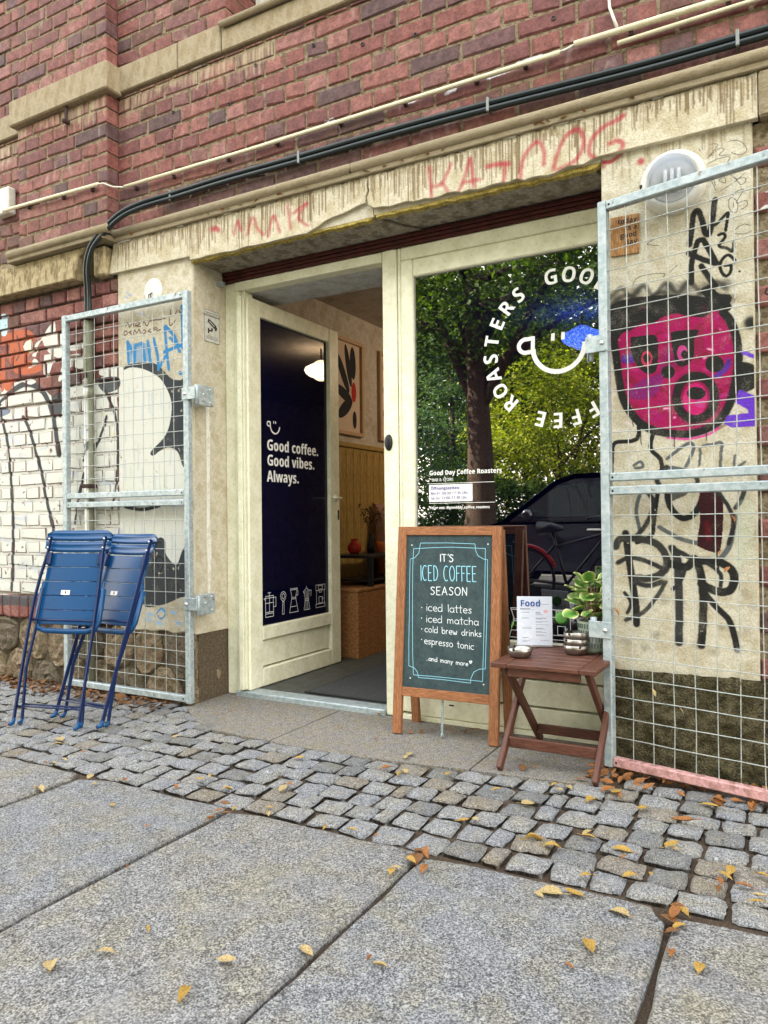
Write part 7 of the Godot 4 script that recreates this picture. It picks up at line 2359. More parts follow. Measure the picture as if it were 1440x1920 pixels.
	["s",.0043,.2,.19,.18,.5,.2,[[-4.624,1.16],[-4.635,1.163]]],
	["s",.0083,.2,.19,.18,.5,.2,[[-5.238,1.535],[-5.255,1.541]]],
	["s",.0083,.12,.08,.06,.5,.2,[[-4.453,1.355],[-4.44,1.36]]],
	["s",.0083,.12,.08,.06,.5,.2,[[-4.303,.71],[-4.293,.718]]],
	["s",.0089,.12,.08,.06,.5,.2,[[-4.471,.785],[-4.486,.777]]],
	["s",.0057,.2,.19,.18,.5,.2,[[-3.586,.906],[-3.582,.907]]],
	["s",.0068,.12,.08,.06,.5,.2,[[-4.101,1.485],[-4.089,1.475]]],
	["s",.0066,.1,.1,.1,.5,.2,[[-4.646,1.087],[-4.637,1.079]]],
	["s",.0072,.2,.19,.18,.5,.2,[[-4.48,.845],[-4.493,.842]]],
	["s",.0035,.2,.19,.18,.5,.2,[[-4.641,1.182],[-4.627,1.173]]],
	["s",.0068,.12,.08,.06,.5,.2,[[-4.03,1.398],[-4.029,1.394]]],
	["s",.0075,.2,.19,.18,.5,.2,[[-5.051,1.274],[-5.058,1.267]]],
	["s",.0051,.12,.08,.06,.5,.2,[[-3.692,.623],[-3.686,.616]]],
	["s",.0058,.12,.08,.06,.5,.2,[[-4.018,1.012],[-4.016,1.015]]],
	["s",.0086,.2,.19,.18,.5,.2,[[-5.378,1.271],[-5.375,1.271]]],
	["s",.0079,.12,.08,.06,.5,.2,[[-3.874,1.594],[-3.882,1.59]]],
	["s",.0052,.2,.19,.18,.5,.2,[[-5.099,1.092],[-5.096,1.098]]],
	["s",.0035,.2,.19,.18,.5,.2,[[-3.92,1.327],[-3.933,1.322]]],
	["s",.0079,.2,.19,.18,.5,.2,[[-4.259,1.299],[-4.254,1.302]]],
	["s",.0069,.2,.19,.18,.5,.2,[[-3.65,1.53],[-3.659,1.53]]],
	["s",.005,.1,.1,.1,.5,.2,[[-4.922,1.439],[-4.932,1.439]]],
	["s",.0047,.12,.08,.06,.5,.2,[[-3.695,1.575],[-3.694,1.581]]],
	["s",.0051,.2,.19,.18,.5,.2,[[-3.883,1.272],[-3.874,1.271]]],
	["s",.0074,.1,.1,.1,.5,.2,[[-4.373,.721],[-4.385,.721]]],
	["s",.0068,.1,.1,.1,.5,.2,[[-5.037,.563],[-5.035,.573]]],
	["s",.0069,.2,.19,.18,.5,.2,[[-3.437,.819],[-3.443,.814]]],
	["s",.0074,.2,.19,.18,.5,.2,[[-3.512,.716],[-3.513,.721]]],
	["s",.006,.1,.1,.1,.5,.2,[[-4.633,.6],[-4.623,.606]]],
	["S",.021,.035,.04,.045,.95,.6,[[-4.665,1.742],[-4.552,1.768],[-4.441,1.833],[-4.28,1.872],[-4.125,1.81],[-4.041,1.681],[-4.009,1.557],[-3.978,1.402]]],
	["S",.006,.6,.6,.53,1,.6,[[-4.534,1.766],[-4.441,1.804],[-4.298,1.831],[-4.193,1.805]]],
	["F",.035,.04,.045,.9,[[-4.04,1.769],[-3.949,1.783],[-3.951,1.641],[-4.025,1.668]]],
	["F",.1,.13,.2,.8,[[-5.575,1.866],[-4.552,1.744],[-4.516,1.684],[-4.939,1.691]]],
	["S",.0145,.035,.04,.045,.95,.6,[[-4.317,1.663],[-4.265,1.597],[-4.197,1.435],[-4.138,1.287],[-4.094,1.119],[-4.048,.986],[-4.016,.876]]],
	["S",.0145,.035,.04,.045,.95,.6,[[-4.525,1.655],[-4.472,1.473],[-4.447,1.276],[-4.434,1.057],[-4.429,.874],[-4.443,.553]]],
	["s",.013,.035,.04,.045,1,.5,[[-4.317,1.663],[-4.308,1.651]]],
	["S",.01,.035,.04,.045,.9,.5,[[-3.608,1.836],[-3.534,1.714],[-3.475,1.605],[-3.462,1.438]]],
	["S",.01,.035,.04,.045,.9,.5,[[-3.55,1.61],[-3.612,1.488],[-3.705,1.356]]],
	["S",.01,.035,.04,.045,.9,.5,[[-3.462,1.438],[-3.471,1.241],[-3.51,1.066]]],
	["S",.01,.035,.04,.045,.9,.5,[[-3.752,1.358],[-3.705,1.409],[-3.643,1.459]]],
	["S",.01,.035,.04,.045,.9,.5,[[-3.836,.984],[-3.802,1.135],[-3.753,1.283]]],
	["F",.035,.04,.045,.85,[[-3.639,1.839],[-3.458,1.832],[-3.444,1.768],[-3.548,1.746],[-3.609,1.783]]],
	["F",.035,.04,.045,1,[[-3.413,1.868],[-3.369,1.892],[-3.255,1.892],[-3.144,1.868],[-3.036,1.779],[-2.97,1.762],[-2.905,1.737],[-2.909,1.309],[-2.949,1.291],[-2.987,1.371],[-3.054,1.402],[-3.122,1.388],[-3.174,1.363],[-3.191,1.382],[-3.08,1.465],[-3.036,1.566],[-3.037,1.67],[-3.111,1.786],[-3.227,1.851],[-3.341,1.879]]],
	["S",.003,.035,.04,.045,1,.2,[[-3.413,1.868],[-3.369,1.892],[-3.255,1.892],[-3.144,1.868],[-3.036,1.779],[-2.97,1.762],[-2.905,1.737],[-2.909,1.309],[-2.949,1.291],[-2.987,1.371],[-3.054,1.402],[-3.122,1.388],[-3.174,1.363],[-3.191,1.382],[-3.08,1.465],[-3.036,1.566],[-3.037,1.67],[-3.111,1.786],[-3.227,1.851],[-3.341,1.879],[-3.413,1.868]]],
	["S",.011,.035,.04,.045,.95,.5,[[-3.407,1.076],[-3.264,1.057],[-3.125,1.079]]],
	["F",.035,.04,.045,1,[[-3.281,.758],[-3.182,.86],[-3.127,.895],[-3.093,.871],[-3.087,.801],[-3.007,.744],[-2.954,.832],[-2.914,.833],[-2.917,.61],[-2.996,.567],[-3.131,.522],[-3.27,.526]]],
	["S",.004,.035,.04,.045,1,.2,[[-3.281,.758],[-3.182,.86],[-3.127,.895],[-3.093,.871],[-3.087,.801],[-3.007,.744],[-2.954,.832],[-2.914,.833],[-2.917,.61],[-2.996,.567],[-3.131,.522],[-3.27,.526],[-3.281,.758]]],
	["S",.004,.012,.012,.01,.9,.6,[[-3.183,.76],[-3.155,.86],[-3.12,.87]]],
	["S",.004,.012,.012,.01,.9,.6,[[-3.198,.729],[-3.142,.791],[-3.101,.761],[-3.143,.691],[-3.191,.71]]],
	["s",.004,.012,.012,.01,.9,.6,[[-3.156,.76],[-3.142,.731]]],
	["s",.004,.012,.012,.01,.9,.6,[[-3.074,.732],[-3.061,.723]]],
	["s",.016,.25,.42,.6,.45,.2,[[-3.228,.467],[-3.187,.459]]],
	["s",.016,.25,.42,.6,.45,.2,[[-3.131,.492],[-3.091,.484]]],
	["s",.016,.25,.42,.6,.45,.2,[[-3.05,.486],[-3.01,.479]]],
	["s",.016,.25,.42,.6,.45,.2,[[-3.011,.43],[-2.971,.422]]],
	["s",.016,.25,.42,.6,.45,.2,[[-3.159,.421],[-3.119,.413]]],
	["s",.016,.25,.42,.6,.45,.2,[[-3.243,.436],[-3.201,.429]]],
	["S",.006,.03,.2,.42,.5,.4,[[-3.159,.471],[-3.124,.502],[-3.091,.474],[-3.125,.443],[-3.152,.461]]],
	["s",.0115,.03,.2,.42,.95,.6,[[-3.366,1.904],[-3.375,2.029]]],
	["s",.0115,.03,.2,.42,.95,.6,[[-3.374,2.027],[-3.312,1.929]]],
	["s",.0115,.03,.2,.42,.95,.6,[[-3.311,2],[-3.319,1.899]]],
	["s",.0115,.03,.2,.42,.95,.6,[[-3.297,1.999],[-3.254,2.004],[-3.234,1.9]]],
	["s",.0115,.03,.2,.42,.95,.6,[[-3.212,2.009],[-3.192,1.885]]],
	["s",.0115,.03,.2,.42,.95,.6,[[-3.167,2.018],[-3.136,1.919],[-3.13,1.838]]],
	["s",.0115,.03,.2,.42,.95,.6,[[-3.117,1.857],[-3.075,1.912]]],
	["s",.0115,.03,.2,.42,.95,.6,[[-3.08,2.072],[-3.068,1.951],[-3.052,1.83]]],
	["s",.0115,.03,.2,.42,.95,.6,[[-3.073,2.076],[-3.007,2.013],[-2.968,1.919]]],
	["s",.0115,.03,.2,.42,.95,.6,[[-3.089,1.933],[-3.008,1.949],[-2.935,1.959]]],
	["s",.0115,.03,.2,.42,.95,.6,[[-2.952,2.172],[-2.947,2.054],[-2.948,1.937]]],
	["s",.0115,.03,.2,.42,.95,.6,[[-3.04,2.007],[-2.981,1.96]]],
	["s",.014,.03,.2,.42,.95,.5,[[-2.969,1.807],[-2.959,1.801]]],
	["f",.03,.2,.42,.55,[[-3.374,2.008],[-3.311,2.011],[-3.226,2],[-3.184,1.985],[-3.185,1.894],[-3.255,1.894],[-3.369,1.907]]],
	["S",.0032,.12,.06,.05,.85,.5,[[-3.393,2.114],[-3.37,2.136],[-3.356,2.109],[-3.331,2.134],[-3.321,2.106]]],
	["S",.0032,.12,.06,.05,.85,.5,[[-3.31,2.108],[-3.274,2.118],[-3.295,2.131],[-3.307,2.112],[-3.267,2.102]]],
	["S",.0032,.12,.06,.05,.85,.5,[[-3.253,2.105],[-3.241,2.124],[-3.218,2.098],[-3.199,2.123]]],
	["s",.0032,.12,.06,.05,.85,.5,[[-3.197,2.123],[-3.073,2.12]]],
	["S",.0032,.12,.06,.05,.85,.5,[[-3.411,2.075],[-3.389,2.092],[-3.375,2.075],[-3.397,2.068],[-3.411,2.077]]],
	["S",.0032,.12,.06,.05,.85,.5,[[-3.365,2.079],[-3.341,2.086],[-3.356,2.076],[-3.336,2.065]]],
	["S",.0032,.12,.06,.05,.85,.5,[[-3.324,2.063],[-3.317,2.088],[-3.299,2.068],[-3.279,2.086],[-3.27,2.062]]],
	["S",.0032,.12,.06,.05,.85,.5,[[-3.26,2.065],[-3.242,2.078],[-3.225,2.066],[-3.245,2.058],[-3.26,2.065]]],
	["S",.0032,.12,.06,.05,.85,.5,[[-3.211,2.064],[-3.19,2.076],[-3.204,2.066],[-3.183,2.057]]],
	["s",.0032,.12,.06,.05,.85,.5,[[-3.169,2.079],[-3.142,2.08]]],
	["s",.0032,.12,.06,.05,.85,.5,[[-3.167,2.068],[-3.135,2.071]]],
	["s",.0032,.12,.06,.05,.85,.5,[[-3.142,2.06],[-3.108,2.063]]],
	["s",.0032,.12,.06,.05,.85,.5,[[-3.033,2.075],[-3.006,2.091]]],
	["S",.0032,.12,.06,.05,.85,.5,[[-3.046,2.117],[-3.04,2.076],[-2.999,2.1]]],
	["s",.0032,.12,.06,.05,.85,.5,[[-3.032,2.164],[-3.039,2.136]]],
	["S",.0032,.12,.06,.05,.85,.5,[[-2.999,2.135],[-2.979,2.157],[-2.959,2.124]]],
	["s",.008,.2,.3,.5,.25,.1,[[-3.387,2.319],[-3.358,2.306]]],
	["s",.008,.2,.3,.5,.25,.1,[[-3.365,2.3],[-3.336,2.287]]],
	["s",.008,.2,.3,.5,.25,.1,[[-3.394,2.289],[-3.365,2.277]]],
	["s",.008,.2,.3,.5,.25,.1,[[-3.295,2.182],[-3.266,2.17]]],
	["s",.008,.2,.3,.5,.25,.1,[[-3.252,2.171],[-3.224,2.159]]],
	["F",.42,.1,.04,1,[[-4.548,2.21],[-4.474,2.223],[-4.438,2.201],[-4.438,2.15],[-4.548,2.152]]],
	["S",.003,.42,.1,.04,1,.2,[[-4.548,2.21],[-4.474,2.223],[-4.438,2.201],[-4.438,2.15],[-4.548,2.152],[-4.548,2.21]]],
	["F",.42,.1,.04,1,[[-4.437,2.219],[-4.294,2.217],[-4.216,2.179],[-4.208,2.11],[-4.261,2.049],[-4.332,2.011],[-4.421,2.01],[-4.457,2.071]]],
	["S",.003,.42,.1,.04,1,.2,[[-4.437,2.219],[-4.294,2.217],[-4.216,2.179],[-4.208,2.11],[-4.261,2.049],[-4.332,2.011],[-4.421,2.01],[-4.457,2.071],[-4.437,2.219]]],
	["F",.42,.1,.04,1,[[-4.403,2.019],[-4.191,2.007],[-4.14,1.945],[-4.279,1.932],[-4.404,1.962]]],
	["S",.003,.42,.1,.04,1,.2,[[-4.403,2.019],[-4.191,2.007],[-4.14,1.945],[-4.279,1.932],[-4.404,1.962],[-4.403,2.019]]],
	["F",.42,.1,.04,1,[[-4.549,2.082],[-4.503,2.076],[-4.505,1.868],[-4.551,1.872]]],
	["S",.003,.42,.1,.04,1,.2,[[-4.549,2.082],[-4.503,2.076],[-4.505,1.868],[-4.551,1.872],[-4.549,2.082]]],
	["F",.42,.1,.04,1,[[-4.495,1.913],[-4.422,1.918],[-4.441,1.851],[-4.496,1.856]]],
	["S",.003,.42,.1,.04,1,.2,[[-4.495,1.913],[-4.422,1.918],[-4.441,1.851],[-4.496,1.856],[-4.495,1.913]]],
	["F",.6,.6,.53,1,[[-4.226,2.045],[-4.036,2.222],[-4.003,2.195],[-4.02,2.142],[-4.121,2.133],[-4.19,2.108],[-4.191,2.041]]],
	["S",.003,.6,.6,.53,1,.2,[[-4.226,2.045],[-4.036,2.222],[-4.003,2.195],[-4.02,2.142],[-4.121,2.133],[-4.19,2.108],[-4.191,2.041],[-4.226,2.045]]],
	["F",.6,.6,.53,1,[[-4.121,2.133],[-3.945,2.144],[-3.947,2.012],[-4.021,2.021],[-4.088,2.073]]],
	["S",.003,.6,.6,.53,1,.2,[[-4.121,2.133],[-3.945,2.144],[-3.947,2.012],[-4.021,2.021],[-4.088,2.073],[-4.121,2.133]]],
	["F",.6,.6,.53,1,[[-4.105,2.031],[-4.021,2.021],[-4.073,1.905],[-4.115,1.92]]],
	["S",.003,.6,.6,.53,1,.2,[[-4.105,2.031],[-4.021,2.021],[-4.073,1.905],[-4.115,1.92],[-4.105,2.031]]],
	["F",.6,.6,.53,1,[[-3.906,2.008],[-3.73,1.993],[-3.731,1.902],[-3.858,1.937],[-3.94,1.869],[-3.973,1.873]]],
	["S",.003,.6,.6,.53,1,.2,[[-3.906,2.008],[-3.73,1.993],[-3.731,1.902],[-3.858,1.937],[-3.94,1.869],[-3.973,1.873],[-3.906,2.008]]],
	["F",.75,.66,.5,1,[[-4.313,2.123],[-4.242,2.148],[-4.234,2.068],[-4.295,2.087]]],
	["S",.003,.75,.66,.5,1,.2,[[-4.313,2.123],[-4.242,2.148],[-4.234,2.068],[-4.295,2.087],[-4.313,2.123]]],
	["F",.45,.6,.66,1,[[-4.547,2.349],[-4.482,2.334],[-4.483,2.213],[-4.548,2.233]]],
	["S",.003,.45,.6,.66,1,.2,[[-4.547,2.349],[-4.482,2.334],[-4.483,2.213],[-4.548,2.233],[-4.547,2.349]]],
	["F",.6,.6,.53,1,[[-4.333,1.897],[-4.262,1.902],[-4.193,1.878],[-4.245,1.866]]],
	["S",.003,.6,.6,.53,1,.2,[[-4.333,1.897],[-4.262,1.902],[-4.193,1.878],[-4.245,1.866],[-4.333,1.897]]],
	["F",.6,.6,.53,1,[[-4.261,1.969],[-4.191,1.984],[-4.166,1.993],[-4.208,2.02]]],
	["S",.003,.6,.6,.53,1,.2,[[-4.261,1.969],[-4.191,1.984],[-4.166,1.993],[-4.208,2.02],[-4.261,1.969]]],
	["F",.6,.6,.53,1,[[-3.873,2.069],[-3.745,2.075],[-3.73,2.041],[-3.857,2.035]]],
	["S",.003,.6,.6,.53,1,.2,[[-3.873,2.069],[-3.745,2.075],[-3.73,2.041],[-3.857,2.035],[-3.873,2.069]]],
	["F",.6,.6,.53,1,[[-3.607,1.889],[-3.428,1.891],[-3.428,1.849],[-3.593,1.856]]],
	["S",.003,.6,.6,.53,1,.2,[[-3.607,1.889],[-3.428,1.891],[-3.428,1.849],[-3.593,1.856],[-3.607,1.889]]],
	["S",.008,.12,.05,.04,.9,.5,[[-4.375,2.188],[-4.349,2.082],[-4.385,2.029]]],
	["s",.008,.12,.05,.04,.9,.5,[[-4.277,2.186],[-4.313,2.123]]],
	["f",.05,.055,.06,1,[[-6.569,.438],[-4.036,.535],[-3.986,.526],[-3.427,.549],[-3.428,.493],[-3.987,.471],[-4.189,.462],[-4.382,.464],[-6.57,.362]]],
	["s",.004,.05,.055,.06,1,.2,[[-6.569,.438],[-4.036,.535],[-3.986,.526],[-3.427,.549],[-3.428,.493],[-3.987,.471],[-4.189,.462],[-4.382,.464],[-6.57,.362],[-6.569,.438]]],
	["s",.02,.012,.012,.01,.9,.4,[[-3.739,1.86],[-3.646,1.851]]],
	["s",.02,.012,.012,.01,.8,.3,[[-3.744,1.39],[-3.721,1.41]]]
]
var RIGHT_PAINT = [
	["s",.0375,.012,.012,.01,.34,0,[[-.633,1.858],[-.618,1.859],[-.602,1.854]]],
	["s",.0375,.012,.012,.01,.34,0,[[-.556,1.873],[-.541,1.874],[-.526,1.868]]],
	["s",.045,.012,.012,.01,.34,0,[[-.437,1.865],[-.422,1.865],[-.408,1.86]]],
	["s",.0413,.012,.012,.01,.34,0,[[-.379,1.861],[-.365,1.861],[-.35,1.856]]],
	["s",.045,.012,.012,.01,.34,0,[[-.303,1.849],[-.29,1.849],[-.276,1.844]]],
	["s",.0338,.012,.012,.01,.34,0,[[-.239,1.853],[-.225,1.854],[-.212,1.849]]],
	["s",.06,.012,.012,.01,.34,0,[[-.598,1.805],[-.582,1.806],[-.567,1.801]]],
	["s",.0675,.012,.012,.01,.34,0,[[-.497,1.806],[-.482,1.807],[-.467,1.802]]],
	["s",.0675,.012,.012,.01,.34,0,[[-.37,1.803],[-.356,1.804],[-.342,1.799]]],
	["s",.06,.012,.012,.01,.34,0,[[-.281,1.79],[-.267,1.791],[-.254,1.786]]],
	["s",.0375,.012,.012,.01,.34,0,[[-.231,1.792],[-.217,1.793],[-.204,1.788]]],
	["F",.29,.004,.07,1,[[-.649,1.753],[-.639,1.687],[-.631,1.622],[-.621,1.529],[-.604,1.445],[-.574,1.388],[-.535,1.345],[-.484,1.319],[-.421,1.304],[-.36,1.3],[-.299,1.313],[-.255,1.34],[-.225,1.387],[-.207,1.445],[-.192,1.508],[-.186,1.571],[-.192,1.649],[-.211,1.711],[-.238,1.758],[-.273,1.784],[-.373,1.821],[-.499,1.841],[-.586,1.84],[-.635,1.811]]],
	["s",.0169,.3,.004,.13,.25,.1,[[-.362,1.438],[-.333,1.412]]],
	["s",.0188,.42,.04,.18,.25,.1,[[-.587,1.58],[-.54,1.567]]],
	["s",.011,.17,.005,.02,.25,.1,[[-.456,1.391],[-.468,1.414]]],
	["s",.0171,.42,.04,.18,.25,.1,[[-.438,1.686],[-.402,1.687]]],
	["s",.0185,.17,.005,.02,.25,.1,[[-.544,1.508],[-.583,1.539]]],
	["s",.0118,.17,.005,.02,.25,.1,[[-.308,1.341],[-.34,1.361]]],
	["s",.0163,.29,.004,.07,.25,.1,[[-.392,1.468],[-.422,1.447]]],
	["s",.0088,.17,.005,.02,.25,.1,[[-.481,1.614],[-.515,1.637]]],
	["s",.0088,.17,.005,.02,.25,.1,[[-.29,1.497],[-.281,1.485]]],
	["s",.0165,.42,.04,.18,.25,.1,[[-.289,1.541],[-.307,1.544]]],
	["s",.0129,.3,.004,.13,.25,.1,[[-.501,1.364],[-.455,1.369]]],
	["s",.0086,.17,.005,.02,.25,.1,[[-.3,1.591],[-.292,1.615]]],
	["s",.0178,.29,.004,.07,.25,.1,[[-.363,1.348],[-.4,1.364]]],
	["s",.0093,.17,.005,.02,.25,.1,[[-.464,1.614],[-.461,1.599]]],
	["s",.0121,.3,.004,.13,.25,.1,[[-.272,1.726],[-.23,1.741]]],
	["s",.0091,.17,.005,.02,.25,.1,[[-.455,1.703],[-.478,1.695]]],
	["s",.0117,.29,.004,.07,.25,.1,[[-.481,1.424],[-.468,1.411]]],
	["s",.0129,.17,.005,.02,.25,.1,[[-.532,1.756],[-.482,1.748]]],
	["s",.0097,.42,.04,.18,.25,.1,[[-.317,1.602],[-.341,1.597]]],
	["s",.0148,.17,.005,.02,.25,.1,[[-.294,1.603],[-.323,1.582]]],
	["s",.0098,.29,.004,.07,.25,.1,[[-.359,1.418],[-.398,1.425]]],
	["s",.0197,.29,.004,.07,.25,.1,[[-.483,1.574],[-.433,1.55]]],
	["s",.0136,.17,.005,.02,.25,.1,[[-.24,1.449],[-.257,1.463]]],
	["s",.0192,.17,.005,.02,.25,.1,[[-.556,1.42],[-.552,1.437]]],
	["s",.014,.42,.04,.18,.25,.1,[[-.527,1.562],[-.526,1.559]]],
	["s",.0171,.17,.005,.02,.25,.1,[[-.303,1.419],[-.284,1.409]]],
	["s",.0198,.17,.005,.02,.25,.1,[[-.385,1.471],[-.352,1.481]]],
	["s",.0137,.17,.005,.02,.25,.1,[[-.239,1.595],[-.27,1.58]]],
	["s",.0161,.17,.005,.02,.25,.1,[[-.47,1.65],[-.492,1.653]]],
	["s",.0122,.17,.005,.02,.25,.1,[[-.464,1.489],[-.44,1.469]]],
	["s",.0142,.3,.004,.13,.25,.1,[[-.272,1.452],[-.227,1.425]]],
	["s",.0114,.42,.04,.18,.25,.1,[[-.23,1.652],[-.244,1.636]]],
	["s",.015,.29,.004,.07,.25,.1,[[-.326,1.44],[-.358,1.428]]],
	["s",.02,.17,.005,.02,.25,.1,[[-.481,1.53],[-.443,1.539]]],
	["s",.0162,.42,.04,.18,.25,.1,[[-.535,1.585],[-.519,1.598]]],
	["s",.0093,.17,.005,.02,.25,.1,[[-.232,1.328],[-.264,1.31]]],
	["s",.016,.42,.04,.18,.25,.1,[[-.413,1.525],[-.421,1.534]]],
	["s",.0129,.17,.005,.02,.25,.1,[[-.371,1.653],[-.331,1.675]]],
	["s",.0196,.3,.004,.13,.25,.1,[[-.278,1.378],[-.26,1.375]]],
	["s",.015,.17,.005,.02,.25,.1,[[-.361,1.713],[-.357,1.721]]],
	["s",.0124,.17,.005,.02,.25,.1,[[-.289,1.567],[-.259,1.556]]],
	["s",.0096,.42,.04,.18,.25,.1,[[-.536,1.61],[-.538,1.627]]],
	["s",.0148,.3,.004,.13,.25,.1,[[-.464,1.381],[-.515,1.406]]],
	["s",.0132,.17,.005,.02,.25,.1,[[-.39,1.618],[-.353,1.611]]],
	["s",.0183,.17,.005,.02,.25,.1,[[-.408,1.554],[-.387,1.558]]],
	["s",.013,.17,.005,.02,.25,.1,[[-.369,1.644],[-.322,1.638]]],
	["s",.0083,.3,.004,.13,.25,.1,[[-.243,1.609],[-.203,1.622]]],
	["s",.0127,.29,.004,.07,.25,.1,[[-.237,1.634],[-.281,1.658]]],
	["s",.0109,.17,.005,.02,.25,.1,[[-.392,1.641],[-.35,1.621]]],
	["s",.0199,.3,.004,.13,.25,.1,[[-.281,1.439],[-.302,1.442]]],
	["s",.0171,.17,.005,.02,.25,.1,[[-.353,1.496],[-.329,1.513]]],
	["s",.0083,.17,.005,.02,.25,.1,[[-.489,1.464],[-.478,1.45]]],
	["s",.011,.29,.004,.07,.25,.1,[[-.459,1.445],[-.45,1.469]]],
	["s",.0132,.29,.004,.07,.25,.1,[[-.335,1.704],[-.317,1.718]]],
	["s",.0183,.29,.004,.07,.25,.1,[[-.372,1.461],[-.328,1.449]]],
	["s",.0136,.42,.04,.18,.25,.1,[[-.416,1.468],[-.394,1.445]]],
	["s",.0158,.29,.004,.07,.25,.1,[[-.477,1.769],[-.449,1.76]]],
	["s",.014,.17,.005,.02,.25,.1,[[-.255,1.679],[-.257,1.677]]],
	["s",.0168,.17,.005,.02,.25,.1,[[-.391,1.576],[-.387,1.599]]],
	["s",.0167,.42,.04,.18,.25,.1,[[-.291,1.411],[-.275,1.434]]],
	["s",.0106,.42,.04,.18,.25,.1,[[-.227,1.443],[-.269,1.429]]],
	["s",.0098,.3,.004,.13,.25,.1,[[-.326,1.692],[-.346,1.672]]],
	["s",.0147,.29,.004,.07,.25,.1,[[-.527,1.426],[-.572,1.445]]],
	["s",.0128,.3,.004,.13,.25,.1,[[-.314,1.629],[-.307,1.648]]],
	["s",.0139,.17,.005,.02,.25,.1,[[-.545,1.59],[-.564,1.587]]],
	["s",.0161,.17,.005,.02,.25,.1,[[-.253,1.68],[-.273,1.679]]],
	["s",.0146,.17,.005,.02,.25,.1,[[-.257,1.507],[-.245,1.518]]],
	["s",.0184,.29,.004,.07,.25,.1,[[-.283,1.623],[-.238,1.602]]],
	["s",.009,.42,.04,.18,.25,.1,[[-.317,1.672],[-.297,1.661]]],
	["s",.0185,.29,.004,.07,.25,.1,[[-.56,1.727],[-.55,1.74]]],
	["s",.006,.75,.5,.6,.35,.1,[[-.247,1.686],[-.245,1.684]]],
	["s",.006,.75,.5,.6,.35,.1,[[-.451,1.406],[-.428,1.406]]],
	["s",.006,.75,.5,.6,.35,.1,[[-.307,1.434],[-.327,1.425]]],
	["s",.006,.75,.5,.6,.35,.1,[[-.409,1.664],[-.399,1.667]]],
	["s",.006,.75,.5,.6,.35,.1,[[-.291,1.618],[-.27,1.61]]],
	["s",.006,.75,.5,.6,.35,.1,[[-.305,1.584],[-.294,1.586]]],
	["s",.006,.75,.5,.6,.35,.1,[[-.481,1.499],[-.458,1.5]]],
	["s",.006,.75,.5,.6,.35,.1,[[-.579,1.355],[-.593,1.365]]],
	["s",.006,.75,.5,.6,.35,.1,[[-.563,1.757],[-.58,1.768]]],
	["s",.006,.75,.5,.6,.35,.1,[[-.414,1.366],[-.406,1.37]]],
	["F",.16,.01,.12,.85,[[-.577,1.488],[-.533,1.52],[-.46,1.544],[-.435,1.573],[-.452,1.512],[-.47,1.47],[-.513,1.446],[-.573,1.456]]],
	["F",.18,.01,.08,.8,[[-.451,1.628],[-.417,1.633],[-.401,1.569],[-.435,1.537],[-.46,1.558]]],
	["F",.2,.01,.04,.75,[[-.334,1.71],[-.302,1.715],[-.303,1.611],[-.328,1.561],[-.34,1.589]]],
	["F",.07,.025,.24,.9,[[-.602,1.628],[-.558,1.627],[-.558,1.595],[-.602,1.6]]],
	["F",.07,.025,.24,.9,[[-.272,1.512],[-.233,1.547],[-.22,1.575],[-.209,1.548],[-.233,1.517],[-.261,1.502]]],
	["F",.012,.012,.01,1,[[-.655,1.809],[-.635,1.834],[-.586,1.845],[-.49,1.844],[-.373,1.83],[-.269,1.801],[-.229,1.791],[-.21,1.762],[-.234,1.753],[-.269,1.766],[-.301,1.745],[-.358,1.757],[-.399,1.772],[-.449,1.766],[-.483,1.748],[-.53,1.75],[-.565,1.732],[-.601,1.723],[-.632,1.695],[-.654,1.717]]],
	["S",.006,.012,.012,.01,1,.2,[[-.655,1.809],[-.635,1.834],[-.586,1.845],[-.49,1.844],[-.373,1.83],[-.269,1.801],[-.229,1.791],[-.21,1.762],[-.234,1.753],[-.269,1.766],[-.301,1.745],[-.358,1.757],[-.399,1.772],[-.449,1.766],[-.483,1.748],[-.53,1.75],[-.565,1.732],[-.601,1.723],[-.632,1.695],[-.654,1.717],[-.655,1.809]]],
	["F",.3,.01,.06,.9,[[-.293,1.74],[-.269,1.754],[-.282,1.703],[-.298,1.701]]],
	["F",.012,.012,.01,1,[[-.272,1.858],[-.249,1.82],[-.21,1.809],[-.206,1.787],[-.222,1.772],[-.253,1.781],[-.292,1.809],[-.308,1.846]]],
	["S",.0165,.012,.012,.01,1,.6,[[-.645,1.752],[-.635,1.687],[-.626,1.621],[-.616,1.529],[-.6,1.449],[-.57,1.392],[-.531,1.349],[-.484,1.321],[-.421,1.305],[-.36,1.301],[-.299,1.315],[-.255,1.342],[-.223,1.391],[-.205,1.445],[-.192,1.508],[-.186,1.571],[-.192,1.649],[-.211,1.711],[-.238,1.753]]],
	["F",.012,.012,.01,1,[[-.568,1.696],[-.531,1.696],[-.477,1.692],[-.467,1.648],[-.473,1.559],[-.507,1.545],[-.545,1.58],[-.567,1.637]]],
	["F",.42,.02,.06,1,[[-.488,1.601],[-.49,1.589],[-.494,1.579],[-.501,1.573],[-.509,1.571],[-.517,1.574],[-.523,1.582],[-.528,1.593],[-.529,1.606],[-.527,1.618],[-.523,1.628],[-.516,1.634],[-.508,1.636],[-.5,1.632],[-.494,1.625],[-.489,1.614]]],
	["F",.012,.012,.01,1,[[-.495,1.604],[-.496,1.598],[-.499,1.593],[-.503,1.589],[-.509,1.589],[-.514,1.59],[-.518,1.595],[-.521,1.601],[-.522,1.607],[-.521,1.614],[-.518,1.619],[-.513,1.622],[-.508,1.623],[-.503,1.621],[-.499,1.617],[-.496,1.611]]],
	["F",.012,.012,.01,1,[[-.42,1.695],[-.4,1.697],[-.326,1.694],[-.326,1.674],[-.337,1.65],[-.339,1.593],[-.368,1.561],[-.397,1.569],[-.413,1.624]]],
